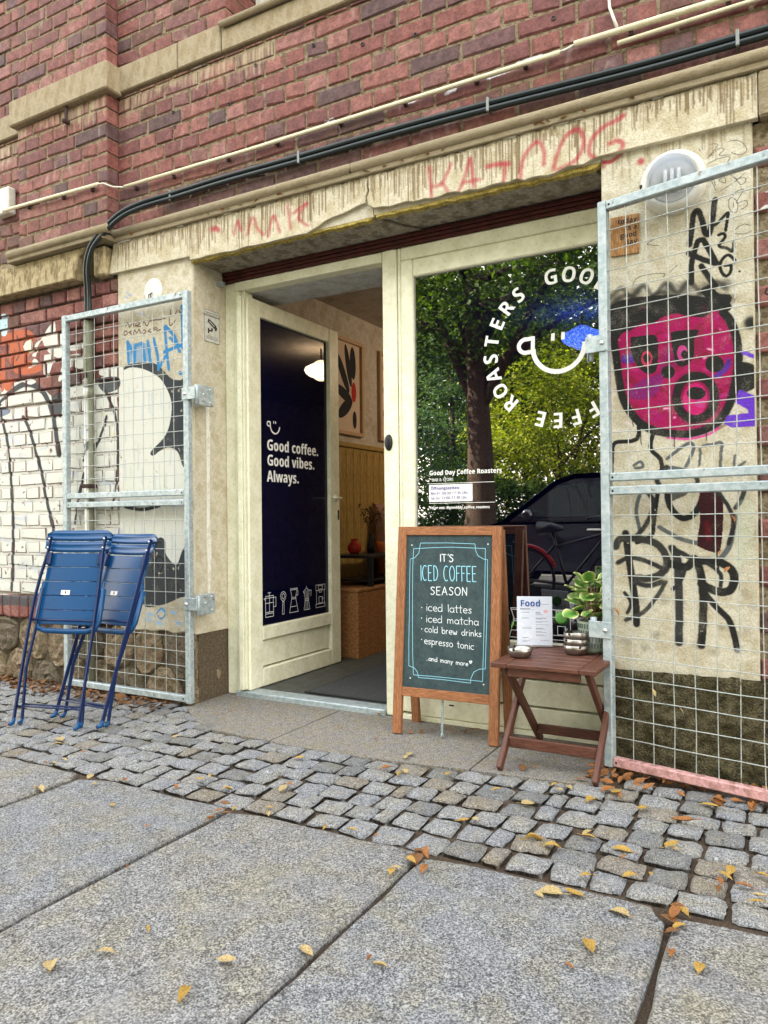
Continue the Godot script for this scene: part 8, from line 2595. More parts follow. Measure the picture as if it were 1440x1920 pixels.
	["F",.42,.04,.18,1,[[-.358,1.608],[-.36,1.597],[-.364,1.587],[-.371,1.581],[-.378,1.58],[-.386,1.583],[-.392,1.591],[-.396,1.601],[-.398,1.613],[-.396,1.625],[-.392,1.634],[-.385,1.64],[-.378,1.641],[-.37,1.638],[-.364,1.631],[-.36,1.62]]],
	["F",.012,.012,.01,1,[[-.357,1.603],[-.358,1.597],[-.361,1.592],[-.365,1.589],[-.37,1.589],[-.375,1.59],[-.379,1.594],[-.382,1.6],[-.383,1.606],[-.382,1.612],[-.379,1.617],[-.375,1.62],[-.37,1.62],[-.365,1.618],[-.361,1.615],[-.358,1.609]]],
	["F",.012,.012,.01,1,[[-.406,1.541],[-.408,1.532],[-.413,1.525],[-.421,1.52],[-.431,1.519],[-.441,1.522],[-.449,1.528],[-.454,1.537],[-.456,1.546],[-.454,1.555],[-.448,1.563],[-.44,1.567],[-.43,1.568],[-.421,1.565],[-.413,1.559],[-.408,1.55]]],
	["F",.012,.012,.01,1,[[-.234,1.553],[-.236,1.542],[-.243,1.533],[-.254,1.527],[-.266,1.526],[-.279,1.53],[-.289,1.538],[-.296,1.548],[-.298,1.56],[-.296,1.571],[-.289,1.581],[-.278,1.586],[-.265,1.587],[-.253,1.583],[-.243,1.575],[-.236,1.565]]],
	["s",.03,.012,.012,.01,.8,.3,[[-.146,1.702],[-.138,1.684]]],
	["F",.012,.012,.01,1,[[-.182,1.554],[-.144,1.541],[-.129,1.514],[-.134,1.464],[-.164,1.446],[-.199,1.445]]],
	["S",.005,.012,.012,.01,1,.2,[[-.182,1.554],[-.144,1.541],[-.129,1.514],[-.134,1.464],[-.164,1.446],[-.199,1.445],[-.182,1.554]]],
	["S",.0165,.012,.012,.01,1,.6,[[-.269,1.432],[-.271,1.414],[-.276,1.397],[-.284,1.382],[-.295,1.37],[-.308,1.361],[-.322,1.356],[-.337,1.355],[-.351,1.358],[-.366,1.365],[-.378,1.376],[-.389,1.39],[-.397,1.407],[-.401,1.425],[-.403,1.444],[-.401,1.462],[-.396,1.479],[-.387,1.494],[-.376,1.507],[-.364,1.515],[-.349,1.52],[-.334,1.52],[-.32,1.517],[-.306,1.509],[-.293,1.498],[-.283,1.484],[-.275,1.468],[-.271,1.45],[-.269,1.432],[-.271,1.414]]],
	["F",.45,.01,.12,1,[[-.293,1.427],[-.297,1.404],[-.306,1.386],[-.32,1.373],[-.336,1.37],[-.353,1.376],[-.366,1.39],[-.375,1.411],[-.378,1.435],[-.375,1.458],[-.365,1.477],[-.351,1.489],[-.335,1.492],[-.319,1.486],[-.305,1.471],[-.296,1.451]]],
	["F",.012,.012,.01,1,[[-.298,1.45],[-.301,1.441],[-.308,1.434],[-.319,1.429],[-.332,1.429],[-.344,1.431],[-.355,1.438],[-.362,1.446],[-.365,1.456],[-.362,1.464],[-.354,1.472],[-.344,1.476],[-.331,1.476],[-.318,1.473],[-.308,1.467],[-.301,1.459]]],
	["F",.42,.04,.18,1,[[-.3,1.411],[-.301,1.405],[-.305,1.4],[-.311,1.397],[-.318,1.397],[-.325,1.399],[-.331,1.402],[-.334,1.408],[-.336,1.414],[-.334,1.419],[-.33,1.424],[-.324,1.427],[-.317,1.427],[-.311,1.426],[-.305,1.422],[-.301,1.417]]],
	["S",.006,.6,.02,.25,.6,.1,[[-.438,1.291],[-.36,1.282],[-.287,1.297],[-.255,1.321]]],
	["s",.0092,.2,.004,.06,.06,0,[[-.438,1.676],[-.412,1.654]]],
	["s",.0102,.2,.004,.06,.06,0,[[-.591,1.773],[-.612,1.781]]],
	["s",.0086,.012,.012,.01,.06,0,[[-.567,1.717],[-.58,1.734]]],
	["s",.0091,.012,.012,.01,.06,0,[[-.629,1.383],[-.639,1.373]]],
	["s",.0059,.29,.004,.07,.06,0,[[-.322,1.473],[-.324,1.454]]],
	["s",.0072,.012,.012,.01,.06,0,[[-.503,1.489],[-.489,1.503]]],
	["s",.0153,.29,.004,.07,.06,0,[[-.373,1.486],[-.366,1.468]]],
	["s",.0115,.012,.012,.01,.06,0,[[-.552,1.658],[-.579,1.639]]],
	["s",.0156,.29,.004,.07,.06,0,[[-.555,1.739],[-.583,1.738]]],
	["s",.0047,.42,.04,.18,.06,0,[[-.636,1.829],[-.619,1.831]]],
	["s",.0155,.012,.012,.01,.06,0,[[-.259,1.385],[-.255,1.366]]],
	["s",.0079,.012,.012,.01,.06,0,[[-.229,1.555],[-.205,1.571]]],
	["s",.0111,.012,.012,.01,.06,0,[[-.409,1.426],[-.435,1.413]]],
	["s",.0142,.012,.012,.01,.06,0,[[-.242,1.328],[-.259,1.32]]],
	["s",.0127,.012,.012,.01,.06,0,[[-.388,1.78],[-.399,1.799]]],
	["s",.0126,.2,.004,.06,.06,0,[[-.363,1.384],[-.379,1.406]]],
	["s",.0042,.29,.004,.07,.06,0,[[-.442,1.435],[-.441,1.452]]],
	["s",.0062,.2,.004,.06,.06,0,[[-.323,1.363],[-.295,1.358]]],
	["s",.0061,.012,.012,.01,.06,0,[[-.601,1.447],[-.582,1.454]]],
	["s",.0147,.29,.004,.07,.06,0,[[-.42,1.47],[-.403,1.448]]],
	["s",.0086,.29,.004,.07,.06,0,[[-.614,1.486],[-.642,1.502]]],
	["s",.0163,.012,.012,.01,.06,0,[[-.232,1.764],[-.217,1.767]]],
	["s",.0111,.012,.012,.01,.06,0,[[-.231,1.474],[-.217,1.469]]],
	["s",.0101,.012,.012,.01,.06,0,[[-.305,1.457],[-.318,1.445]]],
	["s",.0092,.012,.012,.01,.06,0,[[-.487,1.679],[-.508,1.682]]],
	["s",.0048,.012,.012,.01,.06,0,[[-.613,1.452],[-.609,1.474]]],
	["s",.0043,.42,.04,.18,.06,0,[[-.26,1.586],[-.274,1.568]]],
	["s",.0134,.012,.012,.01,.06,0,[[-.437,1.644],[-.447,1.667]]],
	["s",.0154,.2,.004,.06,.06,0,[[-.301,1.762],[-.299,1.776]]],
	["s",.0111,.012,.012,.01,.06,0,[[-.287,1.59],[-.291,1.597]]],
	["s",.019,.42,.04,.18,.06,0,[[-.423,1.605],[-.426,1.594]]],
	["s",.0176,.012,.012,.01,.06,0,[[-.418,1.575],[-.447,1.595]]],
	["s",.0153,.29,.004,.07,.06,0,[[-.538,1.846],[-.514,1.854]]],
	["s",.013,.29,.004,.07,.06,0,[[-.453,1.722],[-.466,1.737]]],
	["s",.017,.012,.012,.01,.06,0,[[-.289,1.414],[-.297,1.401]]],
	["s",.0118,.012,.012,.01,.06,0,[[-.351,1.614],[-.372,1.602]]],
	["s",.0187,.29,.004,.07,.06,0,[[-.596,1.645],[-.58,1.653]]],
	["s",.0072,.012,.012,.01,.06,0,[[-.416,1.586],[-.413,1.604]]],
	["s",.0044,.012,.012,.01,.06,0,[[-.593,1.534],[-.585,1.519]]],
	["s",.015,.2,.004,.06,.06,0,[[-.356,1.557],[-.356,1.555]]],
	["s",.0147,.42,.04,.18,.06,0,[[-.196,1.391],[-.173,1.381]]],
	["s",.0163,.012,.012,.01,.06,0,[[-.57,1.632],[-.542,1.65]]],
	["s",.0133,.2,.004,.06,.06,0,[[-.503,1.801],[-.527,1.811]]],
	["s",.0052,.012,.012,.01,.06,0,[[-.498,1.356],[-.511,1.348]]],
	["s",.0174,.42,.04,.18,.06,0,[[-.332,1.33],[-.31,1.321]]],
	["s",.0078,.42,.04,.18,.06,0,[[-.353,1.712],[-.353,1.695]]],
	["s",.016,.42,.04,.18,.06,0,[[-.444,1.332],[-.434,1.337]]],
	["s",.0057,.42,.04,.18,.06,0,[[-.232,1.347],[-.225,1.351]]],
	["s",.0087,.29,.004,.07,.06,0,[[-.324,1.316],[-.338,1.335]]],
	["s",.0106,.012,.012,.01,.06,0,[[-.27,1.766],[-.245,1.781]]],
	["s",.0181,.2,.004,.06,.06,0,[[-.531,1.813],[-.527,1.797]]],
	["s",.0088,.29,.004,.07,.06,0,[[-.443,1.612],[-.442,1.594]]],
	["s",.0064,.29,.004,.07,.06,0,[[-.604,1.385],[-.614,1.389]]],
	["s",.0135,.29,.004,.07,.06,0,[[-.378,1.514],[-.396,1.529]]],
	["s",.0193,.29,.004,.07,.06,0,[[-.3,1.779],[-.301,1.765]]],
	["s",.0183,.42,.04,.18,.06,0,[[-.55,1.602],[-.558,1.585]]],
	["s",.0065,.012,.012,.01,.06,0,[[-.254,1.565],[-.276,1.58]]],
	["s",.0111,.29,.004,.07,.06,0,[[-.48,1.647],[-.465,1.641]]],
	["s",.0193,.012,.012,.01,.06,0,[[-.267,1.403],[-.255,1.383]]],
	["s",.0068,.012,.012,.01,.06,0,[[-.47,1.414],[-.488,1.423]]],
	["s",.0022,.012,.012,.01,.8,.5,[[-.536,1.34],[-.535,1.268]]],
	["s",.0022,.012,.012,.01,.8,.5,[[-.413,1.301],[-.413,1.248]]],
	["s",.0022,.012,.012,.01,.8,.5,[[-.299,1.311],[-.298,1.272]]],
	["s",.0022,.012,.012,.01,.8,.5,[[-.566,1.374],[-.565,1.342]]],
	["f",.11,.03,.42,1,[[-.183,1.45],[-.134,1.422],[-.128,1.32],[-.208,1.318],[-.235,1.334],[-.223,1.359],[-.15,1.36],[-.154,1.381],[-.196,1.41]]],
	["s",.005,.11,.03,.42,1,.2,[[-.183,1.45],[-.134,1.422],[-.128,1.32],[-.208,1.318],[-.235,1.334],[-.223,1.359],[-.15,1.36],[-.154,1.381],[-.196,1.41],[-.183,1.45]]],
	["s",.009,.11,.03,.42,.9,.4,[[-.172,1.591],[-.132,1.569]]],
	["S",.0115,.012,.012,.01,1,.6,[[-.349,2.021],[-.34,2.078],[-.333,2.133],[-.316,2.145],[-.3,2.091],[-.294,2.059],[-.28,2.049],[-.268,2.094],[-.26,2.163],[-.257,2.175]]],
	["s",.0115,.012,.012,.01,1,.6,[[-.343,1.875],[-.342,1.956],[-.32,2.031],[-.301,2.033],[-.278,1.986],[-.256,1.934],[-.302,1.957],[-.356,1.992]]],
	["S",.0115,.012,.012,.01,1,.6,[[-.309,1.936],[-.289,1.897],[-.257,1.846]]],
	["S",.0058,.012,.012,.01,1,.6,[[-.257,2.079],[-.236,2.098],[-.214,2.117],[-.218,2.084],[-.223,2.05]]],
	["S",.0058,.012,.012,.01,1,.6,[[-.248,2.04],[-.23,2.041],[-.225,2.026],[-.246,1.999],[-.219,1.985],[-.201,1.971],[-.196,2.003]]],
	["S",.006,.012,.012,.01,1,.6,[[-.193,1.935],[-.215,1.959],[-.238,1.943],[-.243,1.914],[-.229,1.884],[-.211,1.889],[-.206,1.918],[-.229,1.922]]],
	["s",.005,.012,.012,.01,1,.6,[[-.177,1.89],[-.176,1.889]]],
	["s",.0013,.06,.06,.07,.85,.5,[[-.311,2.382],[-.306,2.368]]],
	["s",.0013,.06,.06,.07,.85,.5,[[-.3,2.384],[-.297,2.371]]],
	["S",.0013,.06,.06,.07,.85,.5,[[-.271,2.387],[-.246,2.378],[-.283,2.335]]],
	["S",.0013,.06,.06,.07,.85,.5,[[-.274,2.342],[-.241,2.364],[-.223,2.355],[-.242,2.339],[-.205,2.331]]],
	["S",.0013,.06,.06,.07,.85,.5,[[-.209,2.381],[-.182,2.379],[-.156,2.358],[-.149,2.332],[-.17,2.322],[-.201,2.339]]],
	["S",.0013,.06,.06,.07,.85,.5,[[-.283,2.314],[-.246,2.326],[-.205,2.323],[-.219,2.299]]],
	["S",.0013,.06,.06,.07,.85,.5,[[-.229,2.251],[-.243,2.244],[-.22,2.229],[-.225,2.255]]],
	["S",.0013,.06,.06,.07,.85,.5,[[-.211,2.267],[-.184,2.236],[-.157,2.235],[-.153,2.219],[-.171,2.213],[-.189,2.242]]],
	["S",.0013,.06,.06,.07,.85,.5,[[-.239,2.203],[-.189,2.227],[-.153,2.253]]],
	["S",.0013,.06,.06,.07,.85,.5,[[-.212,2.163],[-.198,2.17],[-.181,2.146],[-.186,2.112],[-.208,2.127],[-.212,2.163]]],
	["S",.0013,.06,.06,.07,.85,.5,[[-.189,2.187],[-.162,2.191],[-.185,2.147],[-.154,2.15],[-.15,2.129],[-.172,2.119]]],
	["S",.0013,.06,.06,.07,.85,.5,[[-.191,2.049],[-.164,2.063],[-.138,2.053]]],
	["S",.0013,.06,.06,.07,.85,.5,[[-.191,2.034],[-.16,2.028],[-.134,2.033]]],
	["S",.0013,.06,.06,.07,.85,.5,[[-.459,2.039],[-.503,2.053],[-.473,2.068]]],
	["S",.0013,.06,.06,.07,.85,.5,[[-.561,1.9],[-.54,1.928],[-.49,1.933],[-.441,1.927],[-.446,1.915]]],
	["S",.0013,.06,.06,.07,.85,.5,[[-.421,1.927],[-.402,1.946],[-.392,1.95]]],
	["s",.0013,.06,.06,.07,.85,.5,[[-.261,2.249],[-.255,2.227]]],
	["s",.0013,.06,.06,.07,.85,.5,[[-.27,2.251],[-.253,2.207]]],
	["s",.03,.012,.012,.01,.1,0,[[-.533,.895],[-.514,.885]]],
	["s",.03,.012,.012,.01,.1,0,[[-.465,.808],[-.446,.798]]],
	["s",.03,.012,.012,.01,.1,0,[[-.546,.66],[-.527,.65]]],
	["s",.03,.012,.012,.01,.1,0,[[-.476,.694],[-.457,.684]]],
	["s",.03,.012,.012,.01,.1,0,[[-.399,.656],[-.38,.647]]],
	["s",.03,.012,.012,.01,.1,0,[[-.268,.702],[-.25,.693]]],
	["s",.035,.012,.012,.01,.1,0,[[-.178,.7],[-.16,.691]]],
	["s",.03,.012,.012,.01,.1,0,[[-.152,.658],[-.134,.649]]],
	["s",.03,.012,.012,.01,.1,0,[[-.598,.584],[-.578,.574]]],
	["S",.009,.012,.012,.01,1,.6,[[-.488,1.316],[-.5,1.254],[-.465,1.211],[-.46,1.169]]],
	["S",.009,.012,.012,.01,1,.6,[[-.543,1.351],[-.546,1.304],[-.569,1.287],[-.635,1.283],[-.647,1.241],[-.65,1.161]]],
	["S",.007,.09,.1,.1,.85,.5,[[-.44,1.21],[-.392,1.248],[-.356,1.267],[-.344,1.246],[-.359,1.206],[-.373,1.176]]],
	["S",.008,.09,.1,.1,.85,.5,[[-.46,1.169],[-.421,1.175],[-.364,1.16]]],
	["S",.005,.09,.1,.1,.85,.5,[[-.326,1.179],[-.321,1.224],[-.323,1.244]]],
	["S",.006,.09,.1,.1,.85,.5,[[-.311,1.254],[-.279,1.257],[-.247,1.26],[-.25,1.22],[-.253,1.161]]],
	["S",.008,.09,.1,.1,.85,.5,[[-.541,1.078],[-.554,1.037],[-.556,.995],[-.543,.927]]],
	["S",.006,.09,.1,.1,.85,.5,[[-.565,1.189],[-.539,1.204],[-.53,1.183],[-.56,1.179]]],
	["s",.005,.09,.1,.1,.85,.5,[[-.202,1.213],[-.207,1.174]]],
	["s",.005,.09,.1,.1,.85,.5,[[-.194,1.168],[-.167,1.187]]],
	["F",.03,.035,.03,.9,[[-.442,1.096],[-.365,1.094],[-.37,1.069],[-.404,1.054],[-.423,1.045],[-.442,1.055]]],
	["S",.0125,.012,.012,.01,1,.6,[[-.442,1.081],[-.433,1.029],[-.395,.983],[-.352,.99],[-.323,1.037],[-.309,1.087]]],
	["S",.009,.012,.012,.01,1,.6,[[-.476,1.082],[-.487,1.004],[-.493,.958],[-.503,.914],[-.559,.885]]],
	["F",.03,.004,.006,1,[[-.323,1.088],[-.263,1.086],[-.245,1.041],[-.243,.996],[-.252,.877],[-.27,.849],[-.33,.871],[-.335,.896],[-.324,.972],[-.328,1.032]]],
	["s",.015,.1,.004,.01,.6,.1,[[-.301,.962],[-.297,.896]]],
	["s",.003,.012,.012,.01,1,.6,[[-.27,.852],[-.264,.787]]],
	["S",.009,.03,.035,.03,.9,.6,[[-.173,1.079],[-.187,1.04],[-.205,1.015]]],
	["S",.009,.09,.1,.1,.9,.5,[[-.473,.947],[-.406,.906],[-.368,.893],[-.339,.886]]],
	["S",.011,.09,.1,.1,.9,.5,[[-.257,.827],[-.229,.867],[-.215,.921],[-.205,.991]]],
	["F",.5,.62,.45,.25,[[-.2,1.04],[-.151,1.044],[-.139,.97],[-.158,.824],[-.212,.813],[-.206,.921]]],
	["S",.0155,.012,.012,.01,1,.6,[[-.599,.924],[-.59,.842],[-.576,.737],[-.562,.628],[-.562,.562]]],
	["S",.0165,.03,.03,.025,.95,.5,[[-.638,.868],[-.615,.903],[-.533,.898],[-.474,.875],[-.445,.818],[-.461,.772],[-.51,.747],[-.565,.748]]],
	["S",.0095,.04,.04,.035,.85,.4,[[-.451,.736],[-.487,.673],[-.537,.613],[-.606,.578]]],
	["S",.0165,.03,.03,.03,.95,.6,[[-.425,.865],[-.407,.819],[-.405,.737],[-.404,.635],[-.405,.564],[-.407,.497]]],
	["S",.0165,.012,.012,.01,1,.6,[[-.347,.828],[-.327,.78],[-.319,.7],[-.32,.594],[-.328,.493]]],
	["S",.0165,.012,.012,.01,1,.7,[[-.436,.806],[-.378,.794],[-.35,.815],[-.303,.818],[-.253,.812],[-.217,.783],[-.211,.744],[-.231,.708],[-.277,.707],[-.327,.735]]],
	["S",.0125,.012,.012,.01,1,.6,[[-.314,.7],[-.278,.652],[-.233,.604],[-.215,.551],[-.203,.488]]],
	["s",.011,.2,.2,.2,.9,.5,[[-.203,.49],[-.202,.485]]],
	["s",.026,.012,.012,.01,.12,0,[[-.615,.498],[-.589,.495]]],
	["s",.026,.012,.012,.01,.12,0,[[-.539,.478],[-.514,.474]]],
	["s",.026,.012,.012,.01,.12,0,[[-.498,.527],[-.474,.524]]],
	["s",.026,.012,.012,.01,.12,0,[[-.411,.513],[-.387,.509]]],
	["s",.026,.012,.012,.01,.12,0,[[-.354,.501],[-.331,.498]]],
	["s",.026,.012,.012,.01,.12,0,[[-.26,.573],[-.238,.569]]],
	["s",.026,.012,.012,.01,.12,0,[[-.179,.568],[-.157,.564]]],
	["s",.026,.012,.012,.01,.12,0,[[-.298,.48],[-.275,.477]]],
	["s",.026,.012,.012,.01,.12,0,[[-.467,.663],[-.443,.659]]],
	["S",.011,.02,.02,.02,.8,.4,[[-.526,1.099],[-.492,1.046],[-.507,.984],[-.543,.927],[-.579,.9]]],
	["S",.011,.02,.02,.02,.8,.4,[[-.441,1.179],[-.48,1.144],[-.461,1.097],[-.423,1.086]]],
	["S",.009,.02,.02,.02,.8,.4,[[-.364,1.16],[-.332,1.124],[-.346,1.083]]],
	["S",.009,.02,.02,.02,.8,.4,[[-.263,1.081],[-.227,1.021],[-.21,.961],[-.229,.882]]],
	["S",.011,.02,.02,.02,.8,.4,[[-.631,.805],[-.58,.827],[-.505,.807],[-.446,.777]]],
	["S",.012,.02,.02,.02,.8,.4,[[-.571,.732],[-.516,.718],[-.461,.736]]],
	["S",.009,.02,.02,.02,.8,.4,[[-.378,.794],[-.398,.738],[-.428,.706]]],
	["S",.009,.02,.02,.02,.8,.4,[[-.303,.811],[-.258,.772],[-.258,.722]]],
	["S",.011,.02,.02,.02,.8,.4,[[-.435,.87],[-.397,.85],[-.354,.825]]],
	["S",.008,.02,.02,.02,.8,.4,[[-.607,.689],[-.582,.648],[-.598,.605]]],
	["S",.016,.012,.012,.01,.3,.05,[[-.659,1.857],[-.602,1.896],[-.566,1.853],[-.52,1.894],[-.481,1.846],[-.436,1.89],[-.393,1.842],[-.355,1.882],[-.308,1.834],[-.262,1.867],[-.217,1.825]]],
	["S",.016,.012,.012,.01,.3,.05,[[-.655,1.829],[-.582,1.866],[-.521,1.831],[-.452,1.857],[-.375,1.809],[-.299,1.828],[-.221,1.801]]],
	["S",.004,.6,.6,.55,.8,.5,[[-.092,2.2],[-.097,2.186],[-.084,2.169],[-.062,2.179],[-.07,2.2]]],
	["S",.005,.6,.6,.55,.7,.5,[[-.102,2.109],[-.08,2.115],[-.085,2.067],[-.102,2.09]]],
	["s",.02,.07,.025,.24,.7,.2,[[-.11,1.546],[-.088,1.535]]],
	["s",.02,.07,.025,.24,.6,.2,[[-.123,1.396],[-.105,1.386]]],
	["S",.003,.012,.012,.01,1,.6,[[-.089,1.814],[-.093,1.796],[-.067,1.787]]],
	["s",.02,.36,.02,.04,.7,.2,[[-.524,2.385],[-.518,2.376]]],
	["S",.012,.36,.02,.04,.5,.15,[[-.675,2.414],[-.633,2.411],[-.591,2.433]]],
	["s",.012,.36,.02,.04,.3,.15,[[-.703,2.41],[-.661,2.393]]],
	["s",.0035,.22,.16,.08,.14,.2,[[-.445,2.431],[-.445,2.363]]],
	["s",.0035,.22,.16,.08,.14,.2,[[-.379,2.43],[-.38,2.323]]],
	["s",.0037,.22,.16,.08,.14,.2,[[-.595,2.433],[-.594,2.393]]],
	["s",.0044,.22,.16,.08,.14,.2,[[-.263,2.429],[-.264,2.332]]],
	["s",.0047,.22,.16,.08,.14,.2,[[-.497,2.432],[-.497,2.392]]],
	["s",.0047,.22,.16,.08,.14,.2,[[-.251,2.428],[-.252,2.328]]],
	["s",.0067,.22,.16,.08,.14,.2,[[-.222,2.428],[-.222,2.386]]],
	["s",.0049,.22,.16,.08,.14,.2,[[-.299,2.429],[-.299,2.382]]],
	["s",.0043,.22,.16,.08,.14,.2,[[-.277,2.429],[-.277,2.335]]],
	["s",.0037,.22,.16,.08,.14,.2,[[-.274,2.429],[-.275,2.328]]],
	["s",.0059,.22,.16,.08,.14,.2,[[-.604,2.433],[-.604,2.385]]],
	["s",.0066,.22,.16,.08,.14,.2,[[-.158,2.427],[-.158,2.344]]],
	["s",.005,.22,.16,.08,.14,.2,[[-.402,2.431],[-.403,2.357]]],
	["s",.0031,.22,.16,.08,.14,.2,[[-.435,2.431],[-.436,2.347]]],
	["s",.0041,.22,.16,.08,.14,.2,[[-.57,2.433],[-.57,2.382]]],
	["s",.0039,.22,.16,.08,.14,.2,[[-.574,2.433],[-.574,2.4]]],
	["s",.0061,.22,.16,.08,.14,.2,[[-.615,2.434],[-.615,2.374]]],
	["s",.0041,.22,.16,.08,.14,.2,[[-.258,2.428],[-.258,2.387]]],
	["s",.0066,.22,.16,.08,.14,.2,[[-.498,2.432],[-.497,2.399]]],
	["s",.004,.22,.16,.08,.14,.2,[[-.271,2.429],[-.271,2.366]]],
	["s",.0034,.22,.16,.08,.14,.2,[[-.444,2.431],[-.444,2.403]]],
	["s",.0045,.22,.16,.08,.14,.2,[[-.416,2.431],[-.416,2.387]]],
	["s",.006,.22,.16,.08,.14,.2,[[-.261,2.429],[-.261,2.337]]],
	["s",.0067,.22,.16,.08,.14,.2,[[-.564,2.433],[-.565,2.32]]],
	["s",.0033,.22,.16,.08,.14,.2,[[-.5,2.432],[-.5,2.357]]],
	["s",.0063,.22,.16,.08,.14,.2,[[-.426,2.431],[-.426,2.36]]],
	["s",.0048,.22,.16,.08,.14,.2,[[-.61,2.434],[-.61,2.396]]],
	["s",.0059,.22,.16,.08,.14,.2,[[-.505,2.432],[-.505,2.401]]],
	["s",.0059,.22,.16,.08,.14,.2,[[-.63,2.434],[-.63,2.334]]],
	["s",.0052,.22,.16,.08,.14,.2,[[-.593,2.433],[-.594,2.338]]],
	["s",.0047,.22,.16,.08,.14,.2,[[-.404,2.431],[-.404,2.375]]],
	["s",.0041,.22,.16,.08,.14,.2,[[-.487,2.432],[-.487,2.374]]],
	["s",.0061,.22,.16,.08,.14,.2,[[-.295,2.429],[-.295,2.396]]],
	["s",.0032,.22,.16,.08,.14,.2,[[-.507,2.432],[-.507,2.335]]],
	["s",.0049,.22,.16,.08,.14,.2,[[-.235,2.428],[-.235,2.387]]],
	["s",.0045,.22,.16,.08,.14,.2,[[-.29,2.429],[-.29,2.372]]],
	["s",.0042,.22,.16,.08,.14,.2,[[-.493,2.432],[-.493,2.37]]],
	["s",.003,.22,.16,.08,.14,.2,[[-.435,2.431],[-.435,2.384]]],
	["s",.0039,.22,.16,.08,.14,.2,[[-.232,2.428],[-.232,2.368]]],
	["s",.0069,.22,.16,.08,.14,.2,[[-.377,2.43],[-.377,2.362]]]
]
var LINTEL_PAINT = [
	["S",.0224,.36,.02,.04,.24,.05,[[-2.718,2.538],[-2.68,2.541],[-2.656,2.517]]],
	["S",.0168,.36,.02,.04,.22,.05,[[-2.559,2.479],[-2.535,2.549],[-2.511,2.489]]],
	["s",.0168,.36,.02,.04,.22,.05,[[-2.476,2.463],[-2.44,2.549]]],
	["S",.0168,.36,.02,.04,.22,.05,[[-2.423,2.545],[-2.406,2.487],[-2.361,2.441]]],
	["S",.0168,.36,.02,.04,.22,.05,[[-2.338,2.428],[-2.303,2.53],[-2.26,2.431]]],
	["S",.0168,.36,.02,.04,.22,.05,[[-2.214,2.565],[-2.204,2.5],[-2.193,2.436]]],
	["S",.0154,.36,.02,.04,.22,.05,[[-2.182,2.514],[-2.095,2.549],[-2.149,2.489],[-2.086,2.432]]],
	["S",.0168,.36,.02,.04,.22,.05,[[-1.429,2.567],[-1.421,2.485],[-1.417,2.42]]],
	["S",.0168,.36,.02,.04,.22,.05,[[-1.32,2.557],[-1.364,2.48],[-1.408,2.474]]],
	["s",.0168,.36,.02,.04,.22,.05,[[-1.364,2.48],[-1.33,2.425]]],
	["S",.0168,.36,.02,.04,.22,.05,[[-1.287,2.423],[-1.261,2.473],[-1.23,2.56]]],
	["S",.0168,.36,.02,.04,.22,.05,[[-1.23,2.56],[-1.223,2.511],[-1.215,2.423]]],
	["s",.0168,.36,.02,.04,.22,.05,[[-1.27,2.459],[-1.178,2.454]]],
	["S",.0182,.36,.02,.04,.28,.05,[[-1.153,2.502],[-1.096,2.5],[-1.048,2.489]]],
	["S",.0168,.36,.02,.04,.22,.05,[[-1.072,2.498],[-1.077,2.43],[-1.097,2.404]]],
	["S",.0168,.36,.02,.04,.26,.05,[[-1.006,2.407],[-.989,2.501],[-.93,2.554],[-.901,2.502],[-.905,2.443]]],
	["S",.0168,.36,.02,.04,.26,.05,[[-.864,2.419],[-.841,2.494],[-.803,2.551],[-.755,2.557],[-.738,2.498],[-.768,2.44],[-.849,2.415]]],
	["S",.0168,.36,.02,.04,.26,.05,[[-.576,2.57],[-.604,2.557],[-.659,2.543],[-.706,2.504],[-.714,2.449],[-.675,2.414],[-.612,2.417],[-.584,2.452],[-.605,2.475],[-.643,2.47]]]
]
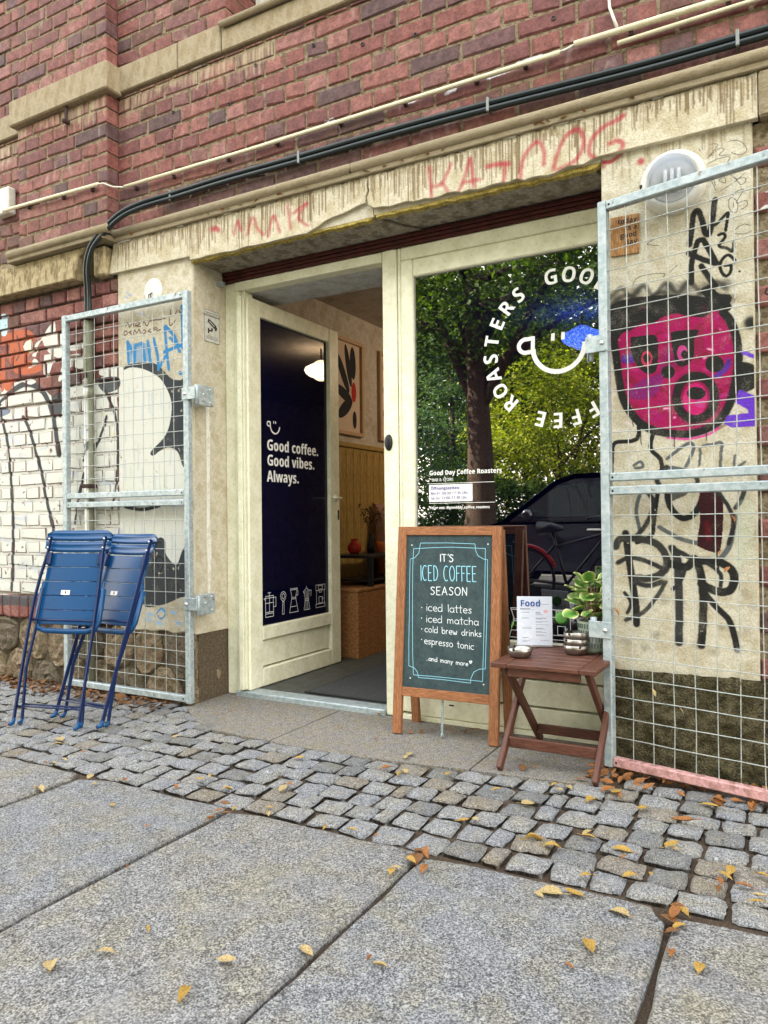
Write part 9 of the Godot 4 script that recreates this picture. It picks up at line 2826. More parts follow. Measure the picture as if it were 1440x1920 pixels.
var CHALK = [
	["s",.0023,.72,.76,.76,.95,.45,[[.2152,.7929],[.214,.8255]]],
	["s",.0023,.72,.76,.76,.95,.45,[[.2206,.8259],[.2418,.825]]],
	["s",.0023,.72,.76,.76,.95,.45,[[.2313,.8257],[.2334,.793]]],
	["s",.0023,.72,.76,.76,.95,.45,[[.2526,.8269],[.2514,.8208]]],
	["s",.0023,.72,.76,.76,.95,.45,[[.2761,.8209],[.2687,.8249],[.261,.823],[.2597,.8167],[.2651,.812],[.2729,.8077],[.2762,.8008],[.2717,.7937],[.264,.7925],[.2579,.7963]]],
	["s",.0021,.28,.62,.74,.95,.45,[[.1212,.7041],[.1174,.7735]]],
	["s",.0021,.28,.62,.74,.95,.45,[[.1452,.7686],[.1396,.7732],[.1342,.7716],[.1297,.7642],[.1273,.7522],[.1268,.7381],[.1288,.7239],[.1322,.713],[.1374,.7051],[.1429,.704],[.1476,.7088]]],
	["s",.0021,.28,.62,.74,.95,.45,[[.1723,.773],[.1547,.7735],[.1583,.7035],[.1745,.7038]]],
	["s",.0021,.28,.62,.74,.95,.45,[[.1563,.7403],[.1699,.7397]]],
	["s",.0021,.28,.62,.74,.95,.45,[[.1852,.7046],[.182,.7735],[.1924,.7698],[.2014,.752],[.2029,.7279],[.197,.7088],[.1849,.7046]]],
	["s",.0021,.28,.62,.74,.95,.45,[[.2502,.7685],[.2453,.7731],[.2395,.771],[.2354,.7638],[.2332,.7528],[.2323,.7387],[.2341,.7247],[.2377,.7132],[.243,.7062],[.248,.7046],[.2527,.7094]]],
	["s",.0021,.28,.62,.74,.95,.45,[[.2724,.773],[.2669,.77],[.2629,.76],[.2608,.7463],[.262,.7316],[.2649,.7176],[.2696,.7082],[.275,.7045],[.2795,.7086],[.284,.7172],[.2853,.7313],[.285,.7466],[.2819,.7603],[.2773,.7695],[.2718,.7731]]],
	["s",.0021,.28,.62,.74,.95,.45,[[.3116,.7733],[.2935,.7727],[.2961,.7051]]],
	["s",.0021,.28,.62,.74,.95,.45,[[.2951,.7405],[.3074,.7417]]],
	["s",.0021,.28,.62,.74,.95,.45,[[.3366,.7732],[.3184,.773],[.3216,.7051]]],
	["s",.0021,.28,.62,.74,.95,.45,[[.3202,.7406],[.3327,.7416]]],
	["s",.0021,.28,.62,.74,.95,.45,[[.3611,.7729],[.3434,.7732],[.3464,.7055],[.3637,.705]]],
	["s",.0021,.28,.62,.74,.95,.45,[[.3447,.7406],[.359,.7403]]],
	["s",.0021,.28,.62,.74,.95,.45,[[.3876,.7729],[.3699,.773],[.3731,.7056],[.3897,.7056]]],
	["s",.0021,.28,.62,.74,.95,.45,[[.3714,.7405],[.3857,.7408]]],
	["s",.002,.72,.76,.76,.95,.45,[[.1889,.6715],[.1818,.6757],[.1728,.6728],[.1718,.6669],[.1779,.6606],[.1858,.6567],[.1893,.6496],[.1843,.6418],[.1765,.6401],[.17,.6446]]],
	["s",.002,.72,.76,.76,.95,.45,[[.2171,.6764],[.1989,.676],[.2004,.6402],[.2178,.6402]]],
	["s",.002,.72,.76,.76,.95,.45,[[.1989,.6592],[.2141,.6592]]],
	["s",.002,.72,.76,.76,.95,.45,[[.2266,.6402],[.2383,.6769],[.2516,.6406]]],
	["s",.002,.72,.76,.76,.95,.45,[[.2313,.6534],[.2463,.6541]]],
	["s",.002,.72,.76,.76,.95,.45,[[.2802,.6726],[.2719,.6768],[.2641,.6739],[.2625,.6681],[.2686,.6617],[.2761,.658],[.28,.6506],[.2753,.6427],[.2674,.6416],[.2601,.6457]]],
	["s",.002,.72,.76,.76,.95,.45,[[.3011,.6778],[.2964,.6752],[.2912,.6705],[.2892,.6635],[.2896,.6553],[.2926,.6484],[.2969,.6435],[.3026,.6416],[.3087,.6436],[.3124,.6488],[.3149,.6556],[.315,.6638],[.3122,.6707],[.3071,.6758],[.3015,.6772]]],
	["s",.002,.72,.76,.76,.95,.45,[[.3258,.6418],[.3253,.6778],[.3458,.6421],[.3457,.6779]]],
	["s",.0014,.72,.76,.76,.95,.45,[[.1529,.5857],[.1543,.5651]]],
	["s",.0014,.72,.76,.76,.95,.45,[[.153,.5942],[.1524,.5956]]],
	["s",.0014,.72,.76,.76,.95,.45,[[.1783,.583],[.173,.5854],[.167,.5848],[.1625,.581],[.1604,.5753],[.1623,.5701],[.1678,.5663],[.1734,.5652],[.1797,.5675]]],
	["s",.0014,.72,.76,.76,.95,.45,[[.1852,.5748],[.2031,.576],[.2014,.5824],[.1948,.5855],[.187,.5826],[.1849,.5745],[.1896,.5668],[.1984,.5642],[.2034,.5674]]],
	["s",.0014,.72,.76,.76,.95,.45,[[.2229,.5822],[.2177,.5842],[.2129,.5825],[.21,.5792],[.2085,.5743],[.21,.5694],[.2135,.5657],[.2192,.5645],[.2237,.5659],[.2271,.5689],[.2282,.574]]],
	["s",.0014,.72,.76,.76,.95,.45,[[.2274,.599],[.2292,.5646]]],
	["s",.0014,.72,.76,.76,.95,.45,[[.258,.5984],[.2602,.564]]],
	["s",.0014,.72,.76,.76,.95,.45,[[.2822,.5813],[.2772,.584],[.2721,.5831],[.2682,.5802],[.2669,.5746],[.2676,.5695],[.2712,.5653],[.2763,.5641],[.281,.5654],[.2849,.5687],[.2857,.5739]]],
	["s",.0014,.72,.76,.76,.95,.45,[[.2855,.5842],[.2861,.565],[.2889,.5636]]],
	["s",.0014,.72,.76,.76,.95,.45,[[.298,.5961],[.2996,.5653],[.3042,.5634]]],
	["s",.0014,.72,.76,.76,.95,.45,[[.2911,.5852],[.3074,.5852]]],
	["s",.0014,.72,.76,.76,.95,.45,[[.3173,.5964],[.3184,.565],[.3237,.563]]],
	["s",.0014,.72,.76,.76,.95,.45,[[.3104,.5852],[.3262,.5856]]],
	["s",.0014,.72,.76,.76,.95,.45,[[.332,.5734],[.3505,.5745],[.3478,.5807],[.3409,.5839],[.3337,.5809],[.331,.5726],[.3358,.5651],[.3449,.5631],[.35,.566]]],
	["s",.0014,.72,.76,.76,.95,.45,[[.37,.5808],[.3633,.5835],[.3574,.5804],[.3601,.5758],[.3678,.5711],[.3688,.5654],[.3628,.5634],[.356,.566]]],
	["s",.0014,.72,.76,.76,.95,.45,[[.1543,.5334],[.1547,.5138]]],
	["s",.0014,.72,.76,.76,.95,.45,[[.1539,.5412],[.1535,.5422]]],
	["s",.0014,.72,.76,.76,.95,.45,[[.1797,.5309],[.1736,.5337],[.1675,.5327],[.1633,.5288],[.1617,.524],[.1637,.5183],[.168,.5144],[.1745,.5142],[.1803,.5164]]],
	["s",.0014,.72,.76,.76,.95,.45,[[.1859,.5233],[.2037,.5246],[.2016,.5306],[.1945,.5335],[.1868,.5298],[.1854,.5228],[.19,.5155],[.1982,.5137],[.2043,.5166]]],
	["s",.0014,.72,.76,.76,.95,.45,[[.2226,.5307],[.2181,.5318],[.213,.5306],[.2098,.527],[.2086,.5223],[.2098,.5183],[.2134,.5151],[.2188,.5133],[.223,.5149],[.2266,.5177],[.228,.5223]]],
	["s",.0014,.72,.76,.76,.95,.45,[[.2273,.5462],[.2285,.5137]]],
	["s",.0014,.72,.76,.76,.95,.45,[[.2576,.5131],[.2564,.5328]]],
	["s",.0014,.72,.76,.76,.95,.45,[[.2572,.5272],[.2632,.5322],[.2692,.5294],[.2704,.513]]],
	["s",.0014,.72,.76,.76,.95,.45,[[.2699,.5262],[.2764,.5326],[.2824,.5292],[.2838,.5128]]],
	["s",.0014,.72,.76,.76,.95,.45,[[.3066,.529],[.3025,.5314],[.2974,.5309],[.2931,.5279],[.2913,.5232],[.2929,.5184],[.2963,.5141],[.3015,.5132],[.3063,.5138],[.3092,.5174],[.3105,.5225]]],
	["s",.0014,.72,.76,.76,.95,.45,[[.3104,.5317],[.3109,.5141],[.3137,.5131]]],
	["s",.0014,.72,.76,.76,.95,.45,[[.3229,.5432],[.3241,.5141],[.3287,.5128]]],
	["s",.0014,.72,.76,.76,.95,.45,[[.3157,.5323],[.3318,.5333]]],
	["s",.0014,.72,.76,.76,.95,.45,[[.3537,.5295],[.3474,.5321],[.3413,.5312],[.3369,.5274],[.3359,.5222],[.3376,.5169],[.3422,.5135],[.3487,.5127],[.3537,.5144]]],
	["s",.0014,.72,.76,.76,.95,.45,[[.36,.5446],[.3609,.5124]]],
	["s",.0014,.72,.76,.76,.95,.45,[[.3606,.5255],[.3674,.5318],[.3759,.5286],[.3772,.5126]]],
	["s",.0014,.72,.76,.76,.95,.45,[[.3989,.5288],[.3943,.5309],[.389,.5304],[.3852,.5271],[.3834,.5229],[.3848,.5177],[.3885,.5142],[.3931,.5123],[.3977,.5128],[.4014,.517],[.4028,.5217]]],
	["s",.0014,.72,.76,.76,.95,.45,[[.4025,.5314],[.4027,.5141],[.4057,.5123]]],
	["s",.0014,.72,.76,.76,.95,.45,[[.1608,.4836],[.1564,.4859],[.151,.4853],[.148,.4818],[.1464,.4776],[.1483,.472],[.152,.4696],[.1563,.4686],[.1608,.4705]]],
	["s",.0014,.72,.76,.76,.95,.45,[[.1721,.4851],[.1691,.4845],[.1666,.4811],[.1656,.4764],[.1669,.4728],[.1692,.4689],[.1737,.4682],[.1768,.4685],[.1793,.4721],[.1803,.4761],[.1797,.4811],[.1766,.4838],[.1728,.4853]]],
	["s",.0014,.72,.76,.76,.95,.45,[[.1867,.4967],[.1875,.4677]]],
	["s",.0014,.72,.76,.76,.95,.45,[[.2043,.4822],[.1999,.4837],[.1966,.4823],[.1939,.4796],[.1929,.4757],[.1943,.4718],[.197,.468],[.201,.4675],[.2044,.4677],[.2074,.4706],[.2084,.4751]]],
	["s",.0014,.72,.76,.76,.95,.45,[[.208,.4958],[.2087,.467]]],
	["s",.0014,.72,.76,.76,.95,.45,[[.2307,.4954],[.2327,.4667]]],
	["s",.0014,.72,.76,.76,.95,.45,[[.2321,.4788],[.2347,.4814],[.239,.4827],[.243,.4803],[.246,.477],[.246,.4715],[.2439,.468],[.2403,.4659],[.2362,.4666],[.2327,.4703],[.2309,.4748]]],
	["s",.0014,.72,.76,.76,.95,.45,[[.2519,.4835],[.2519,.4653]]],
	["s",.0014,.72,.76,.76,.95,.45,[[.2516,.4758],[.2551,.4819],[.2605,.482]]],
	["s",.0014,.72,.76,.76,.95,.45,[[.2661,.474],[.2802,.4746],[.2781,.48],[.2728,.4829],[.2672,.4798],[.2655,.4738],[.269,.4669],[.276,.4656],[.2801,.4674]]],
	["s",.0014,.72,.76,.76,.95,.45,[[.2833,.4822],[.2883,.4664],[.2913,.4653],[.2935,.4764],[.2977,.4654],[.3009,.4667],[.3031,.4821]]],
	["s",.0014,.72,.76,.76,.95,.45,[[.3371,.4785],[.3332,.4794],[.3292,.4785],[.3265,.4761],[.326,.4717],[.3272,.468],[.3299,.4651],[.334,.4634],[.3371,.4644],[.3396,.468],[.341,.4718]]],
	["s",.0014,.72,.76,.76,.95,.45,[[.3404,.4921],[.3411,.4634]]],
	["s",.0014,.72,.76,.76,.95,.45,[[.3473,.4807],[.3481,.4632]]],
	["s",.0014,.72,.76,.76,.95,.45,[[.348,.4739],[.351,.4795],[.3566,.4802]]],
	["s",.0014,.72,.76,.76,.95,.45,[[.3624,.48],[.3635,.4626]]],
	["s",.0014,.72,.76,.76,.95,.45,[[.3629,.4867],[.3622,.4882]]],
	["s",.0014,.72,.76,.76,.95,.45,[[.3697,.48],[.3706,.4629]]],
	["s",.0014,.72,.76,.76,.95,.45,[[.37,.474],[.3758,.4799],[.3818,.4766],[.3833,.4628]]],
	["s",.0014,.72,.76,.76,.95,.45,[[.3897,.4914],[.3902,.4624]]],
	["s",.0014,.72,.76,.76,.95,.45,[[.4013,.4789],[.3906,.4706]]],
	["s",.0014,.72,.76,.76,.95,.45,[[.3935,.4721],[.4039,.4619]]],
	["s",.0014,.72,.76,.76,.95,.45,[[.4186,.4769],[.4129,.4793],[.4079,.4763],[.41,.4721],[.4162,.4687],[.4173,.4638],[.4122,.4621],[.4065,.4643]]],
	["s",.0014,.72,.76,.76,.95,.45,[[.1466,.4244],[.1612,.4248],[.1588,.4309],[.1537,.433],[.1474,.4303],[.1458,.4242],[.1492,.4172],[.1568,.4145],[.1615,.4172]]],
	["s",.0014,.72,.76,.76,.95,.45,[[.1768,.4293],[.1718,.4323],[.1661,.4296],[.1684,.4255],[.1753,.4208],[.1761,.4165],[.1706,.4142],[.1655,.417]]],
	["s",.0014,.72,.76,.76,.95,.45,[[.1828,.4321],[.1835,.4014]]],
	["s",.0014,.72,.76,.76,.95,.45,[[.1828,.4269],[.1862,.4302],[.1903,.4318],[.1944,.4291],[.197,.425],[.1976,.4192],[.1949,.4151],[.1912,.4133],[.1874,.4138],[.1836,.418],[.1824,.4231]]],
	["s",.0014,.72,.76,.76,.95,.45,[[.2027,.4304],[.2034,.4128]]],
	["s",.0014,.72,.76,.76,.95,.45,[[.2035,.4231],[.2066,.4294],[.2119,.43]]],
	["s",.0014,.72,.76,.76,.95,.45,[[.2173,.4205],[.2314,.4217],[.2297,.4273],[.2245,.4294],[.2187,.4268],[.217,.4209],[.2203,.4128],[.2271,.4116],[.2321,.4138]]],
	["s",.0014,.72,.76,.76,.95,.45,[[.2477,.4265],[.2423,.4283],[.2369,.4256],[.2394,.4212],[.2462,.4176],[.2467,.4132],[.2419,.411],[.2359,.4131]]],
	["s",.0014,.72,.76,.76,.95,.45,[[.2643,.4257],[.2592,.4279],[.2534,.4255],[.2559,.4204],[.2621,.4172],[.263,.4124],[.2579,.4095],[.2521,.4128]]],
	["s",.0014,.72,.76,.76,.95,.45,[[.2767,.4266],[.2729,.4262],[.2696,.4224],[.2689,.4182],[.2699,.4143],[.273,.4101],[.2773,.4089],[.2808,.41],[.2835,.4131],[.2847,.4179],[.2833,.4218],[.2805,.4259],[.2767,.4267]]],
	["s",.0014,.72,.76,.76,.95,.45,[[.3104,.4359],[.3115,.4092],[.3161,.4072]]],
	["s",.0014,.72,.76,.76,.95,.45,[[.3052,.4265],[.3176,.4257]]],
	["s",.0014,.72,.76,.76,.95,.45,[[.3296,.4239],[.3256,.4233],[.323,.4206],[.3219,.4158],[.3228,.4111],[.3259,.4078],[.3299,.4066],[.3337,.4073],[.337,.4102],[.3377,.4147],[.336,.4191],[.333,.4233],[.3293,.4241]]],
	["s",.0014,.72,.76,.76,.95,.45,[[.343,.4235],[.3436,.4053]]],
	["s",.0014,.72,.76,.76,.95,.45,[[.3433,.4177],[.3493,.423],[.3553,.4201],[.3569,.405]]],
	["s",.0014,.72,.76,.76,.95,.45,[[.3639,.4226],[.3653,.4045]]],
	["s",.0014,.72,.76,.76,.95,.45,[[.3636,.4294],[.3639,.4302]]],
	["s",.0014,.72,.76,.76,.95,.45,[[.3847,.4197],[.3802,.4214],[.3752,.4209],[.3718,.4182],[.3703,.4134],[.3719,.4087],[.376,.4048],[.3809,.4044],[.3851,.406]]],
	["s",.0014,.72,.76,.76,.95,.45,[[.1574,.3419],[.1572,.3419]]],
	["s",.0014,.72,.76,.76,.95,.45,[[.1618,.3418],[.1623,.3411]]],
	["s",.0014,.72,.76,.76,.95,.45,[[.1667,.3409],[.1672,.341]]],
	["s",.0014,.72,.76,.76,.95,.45,[[.1793,.3501],[.1763,.3518],[.1736,.3514],[.171,.3491],[.1698,.3469],[.1709,.3435],[.1722,.3416],[.1753,.3405],[.1786,.3409],[.1802,.3426],[.1811,.3455]]],
	["s",.0014,.72,.76,.76,.95,.45,[[.1809,.3515],[.1812,.3411],[.1832,.3395]]],
	["s",.0014,.72,.76,.76,.95,.45,[[.185,.3514],[.1862,.339]]],
	["s",.0014,.72,.76,.76,.95,.45,[[.1852,.3478],[.1898,.3512],[.1942,.3487],[.1952,.339]]],
	["s",.0014,.72,.76,.76,.95,.45,[[.2074,.3483],[.2042,.3496],[.2014,.3488],[.1994,.3466],[.1992,.3442],[.1996,.3417],[.2021,.339],[.205,.3387],[.2081,.339],[.2096,.3413],[.2101,.3433]]],
	["s",.0014,.72,.76,.76,.95,.45,[[.2096,.3579],[.2109,.3383]]],
	["s",.0014,.72,.76,.76,.95,.45,[[.2279,.3369],[.2275,.3489]]],
	["s",.0014,.72,.76,.76,.95,.45,[[.227,.346],[.2307,.3491],[.2339,.3464],[.2349,.3366]]],
	["s",.0014,.72,.76,.76,.95,.45,[[.2352,.3456],[.2389,.3486],[.2416,.3466],[.2425,.3365]]],
	["s",.0014,.72,.76,.76,.95,.45,[[.2564,.3455],[.254,.3477],[.2507,.3471],[.2482,.3455],[.2474,.3423],[.248,.3398],[.2499,.3371],[.2531,.3362],[.2561,.3368],[.2581,.3384],[.2584,.3411]]],
	["s",.0014,.72,.76,.76,.95,.45,[[.2583,.3474],[.2589,.3365],[.2602,.336]]],
	["s",.0014,.72,.76,.76,.95,.45,[[.2633,.3469],[.2635,.3353]]],
	["s",.0014,.72,.76,.76,.95,.45,[[.263,.3429],[.2676,.3472],[.2717,.3444],[.2728,.3345]]],
	["s",.0014,.72,.76,.76,.95,.45,[[.277,.3467],[.2821,.3366]]],
	["s",.0014,.72,.76,.76,.95,.45,[[.2872,.3459],[.2815,.336],[.2787,.3273]]],
	["s",.0014,.72,.76,.76,.95,.45,[[.3035,.333],[.3029,.3451]]],
	["s",.0014,.72,.76,.76,.95,.45,[[.3032,.3413],[.3063,.3452],[.3102,.3427],[.3108,.3326]]],
	["s",.0014,.72,.76,.76,.95,.45,[[.311,.3412],[.3148,.3442],[.318,.3426],[.3182,.3324]]],
	["s",.0014,.72,.76,.76,.95,.45,[[.3292,.3439],[.3262,.343],[.3241,.3408],[.3237,.3383],[.3242,.3351],[.3265,.3327],[.3291,.3321],[.3319,.3327],[.3342,.3351],[.3343,.3376],[.3336,.3405],[.3314,.3431],[.329,.3433]]],
	["s",.0014,.72,.76,.76,.95,.45,[[.3392,.3432],[.3392,.3319]]],
	["s",.0014,.72,.76,.76,.95,.45,[[.3388,.3387],[.342,.3426],[.3459,.3425]]],
	["s",.0014,.72,.76,.76,.95,.45,[[.3492,.337],[.3599,.3374],[.3583,.3406],[.354,.3426],[.3504,.3404],[.349,.3361],[.3511,.3316],[.3567,.3309],[.3597,.3316]]],
	["s",.0032,.72,.76,.76,.95,.45,[[.128,.5792]]],
	["s",.0032,.72,.76,.76,.95,.45,[[.1284,.531]]],
	["s",.0032,.72,.76,.76,.95,.45,[[.1306,.4816]]],
	["s",.0032,.72,.76,.76,.95,.45,[[.1315,.4334]]],
	["s",.0042,.72,.76,.76,.95,.45,[[.0688,.867]]],
	["s",.0042,.72,.76,.76,.95,.45,[[.4413,.8738]]],
	["s",.0042,.72,.76,.76,.95,.45,[[.0801,.2548]]],
	["s",.0042,.72,.76,.76,.95,.45,[[.4334,.2558]]],
	["s",.002,.72,.76,.76,.95,.45,[[.3653,.3508],[.3687,.3539],[.3711,.3501],[.3744,.3544],[.3774,.3506],[.3714,.3421],[.3654,.3497]]],
	["s",.0012,.28,.62,.74,.9,.45,[[.0783,.8505],[.1769,.8561],[.2698,.8591],[.3512,.8567],[.4298,.8543],[.4299,.7759],[.43,.6509],[.4307,.526],[.4296,.4009],[.4288,.2691],[.2938,.2705],[.2018,.2716],[.0955,.2703],[.0879,.3773],[.0833,.5072],[.0792,.6373],[.0762,.7676],[.0783,.8505]]],
	["s",.0012,.28,.62,.74,.9,.45,[[.112,.877],[.2457,.8785],[.3796,.8748],[.3843,.8434],[.3962,.8208],[.4229,.8065],[.4404,.8045],[.4416,.6968],[.4427,.5606],[.4411,.4471],[.44,.3244],[.4125,.3212],[.3872,.3067],[.3739,.2771],[.3736,.2571],[.2482,.261],[.1218,.2607],[.115,.2849],[.0999,.3014],[.0713,.3097],[.0674,.4233],[.0661,.5419],[.0626,.6841],[.0619,.8016],[.086,.8092],[.1054,.8303],[.112,.877]]]
]
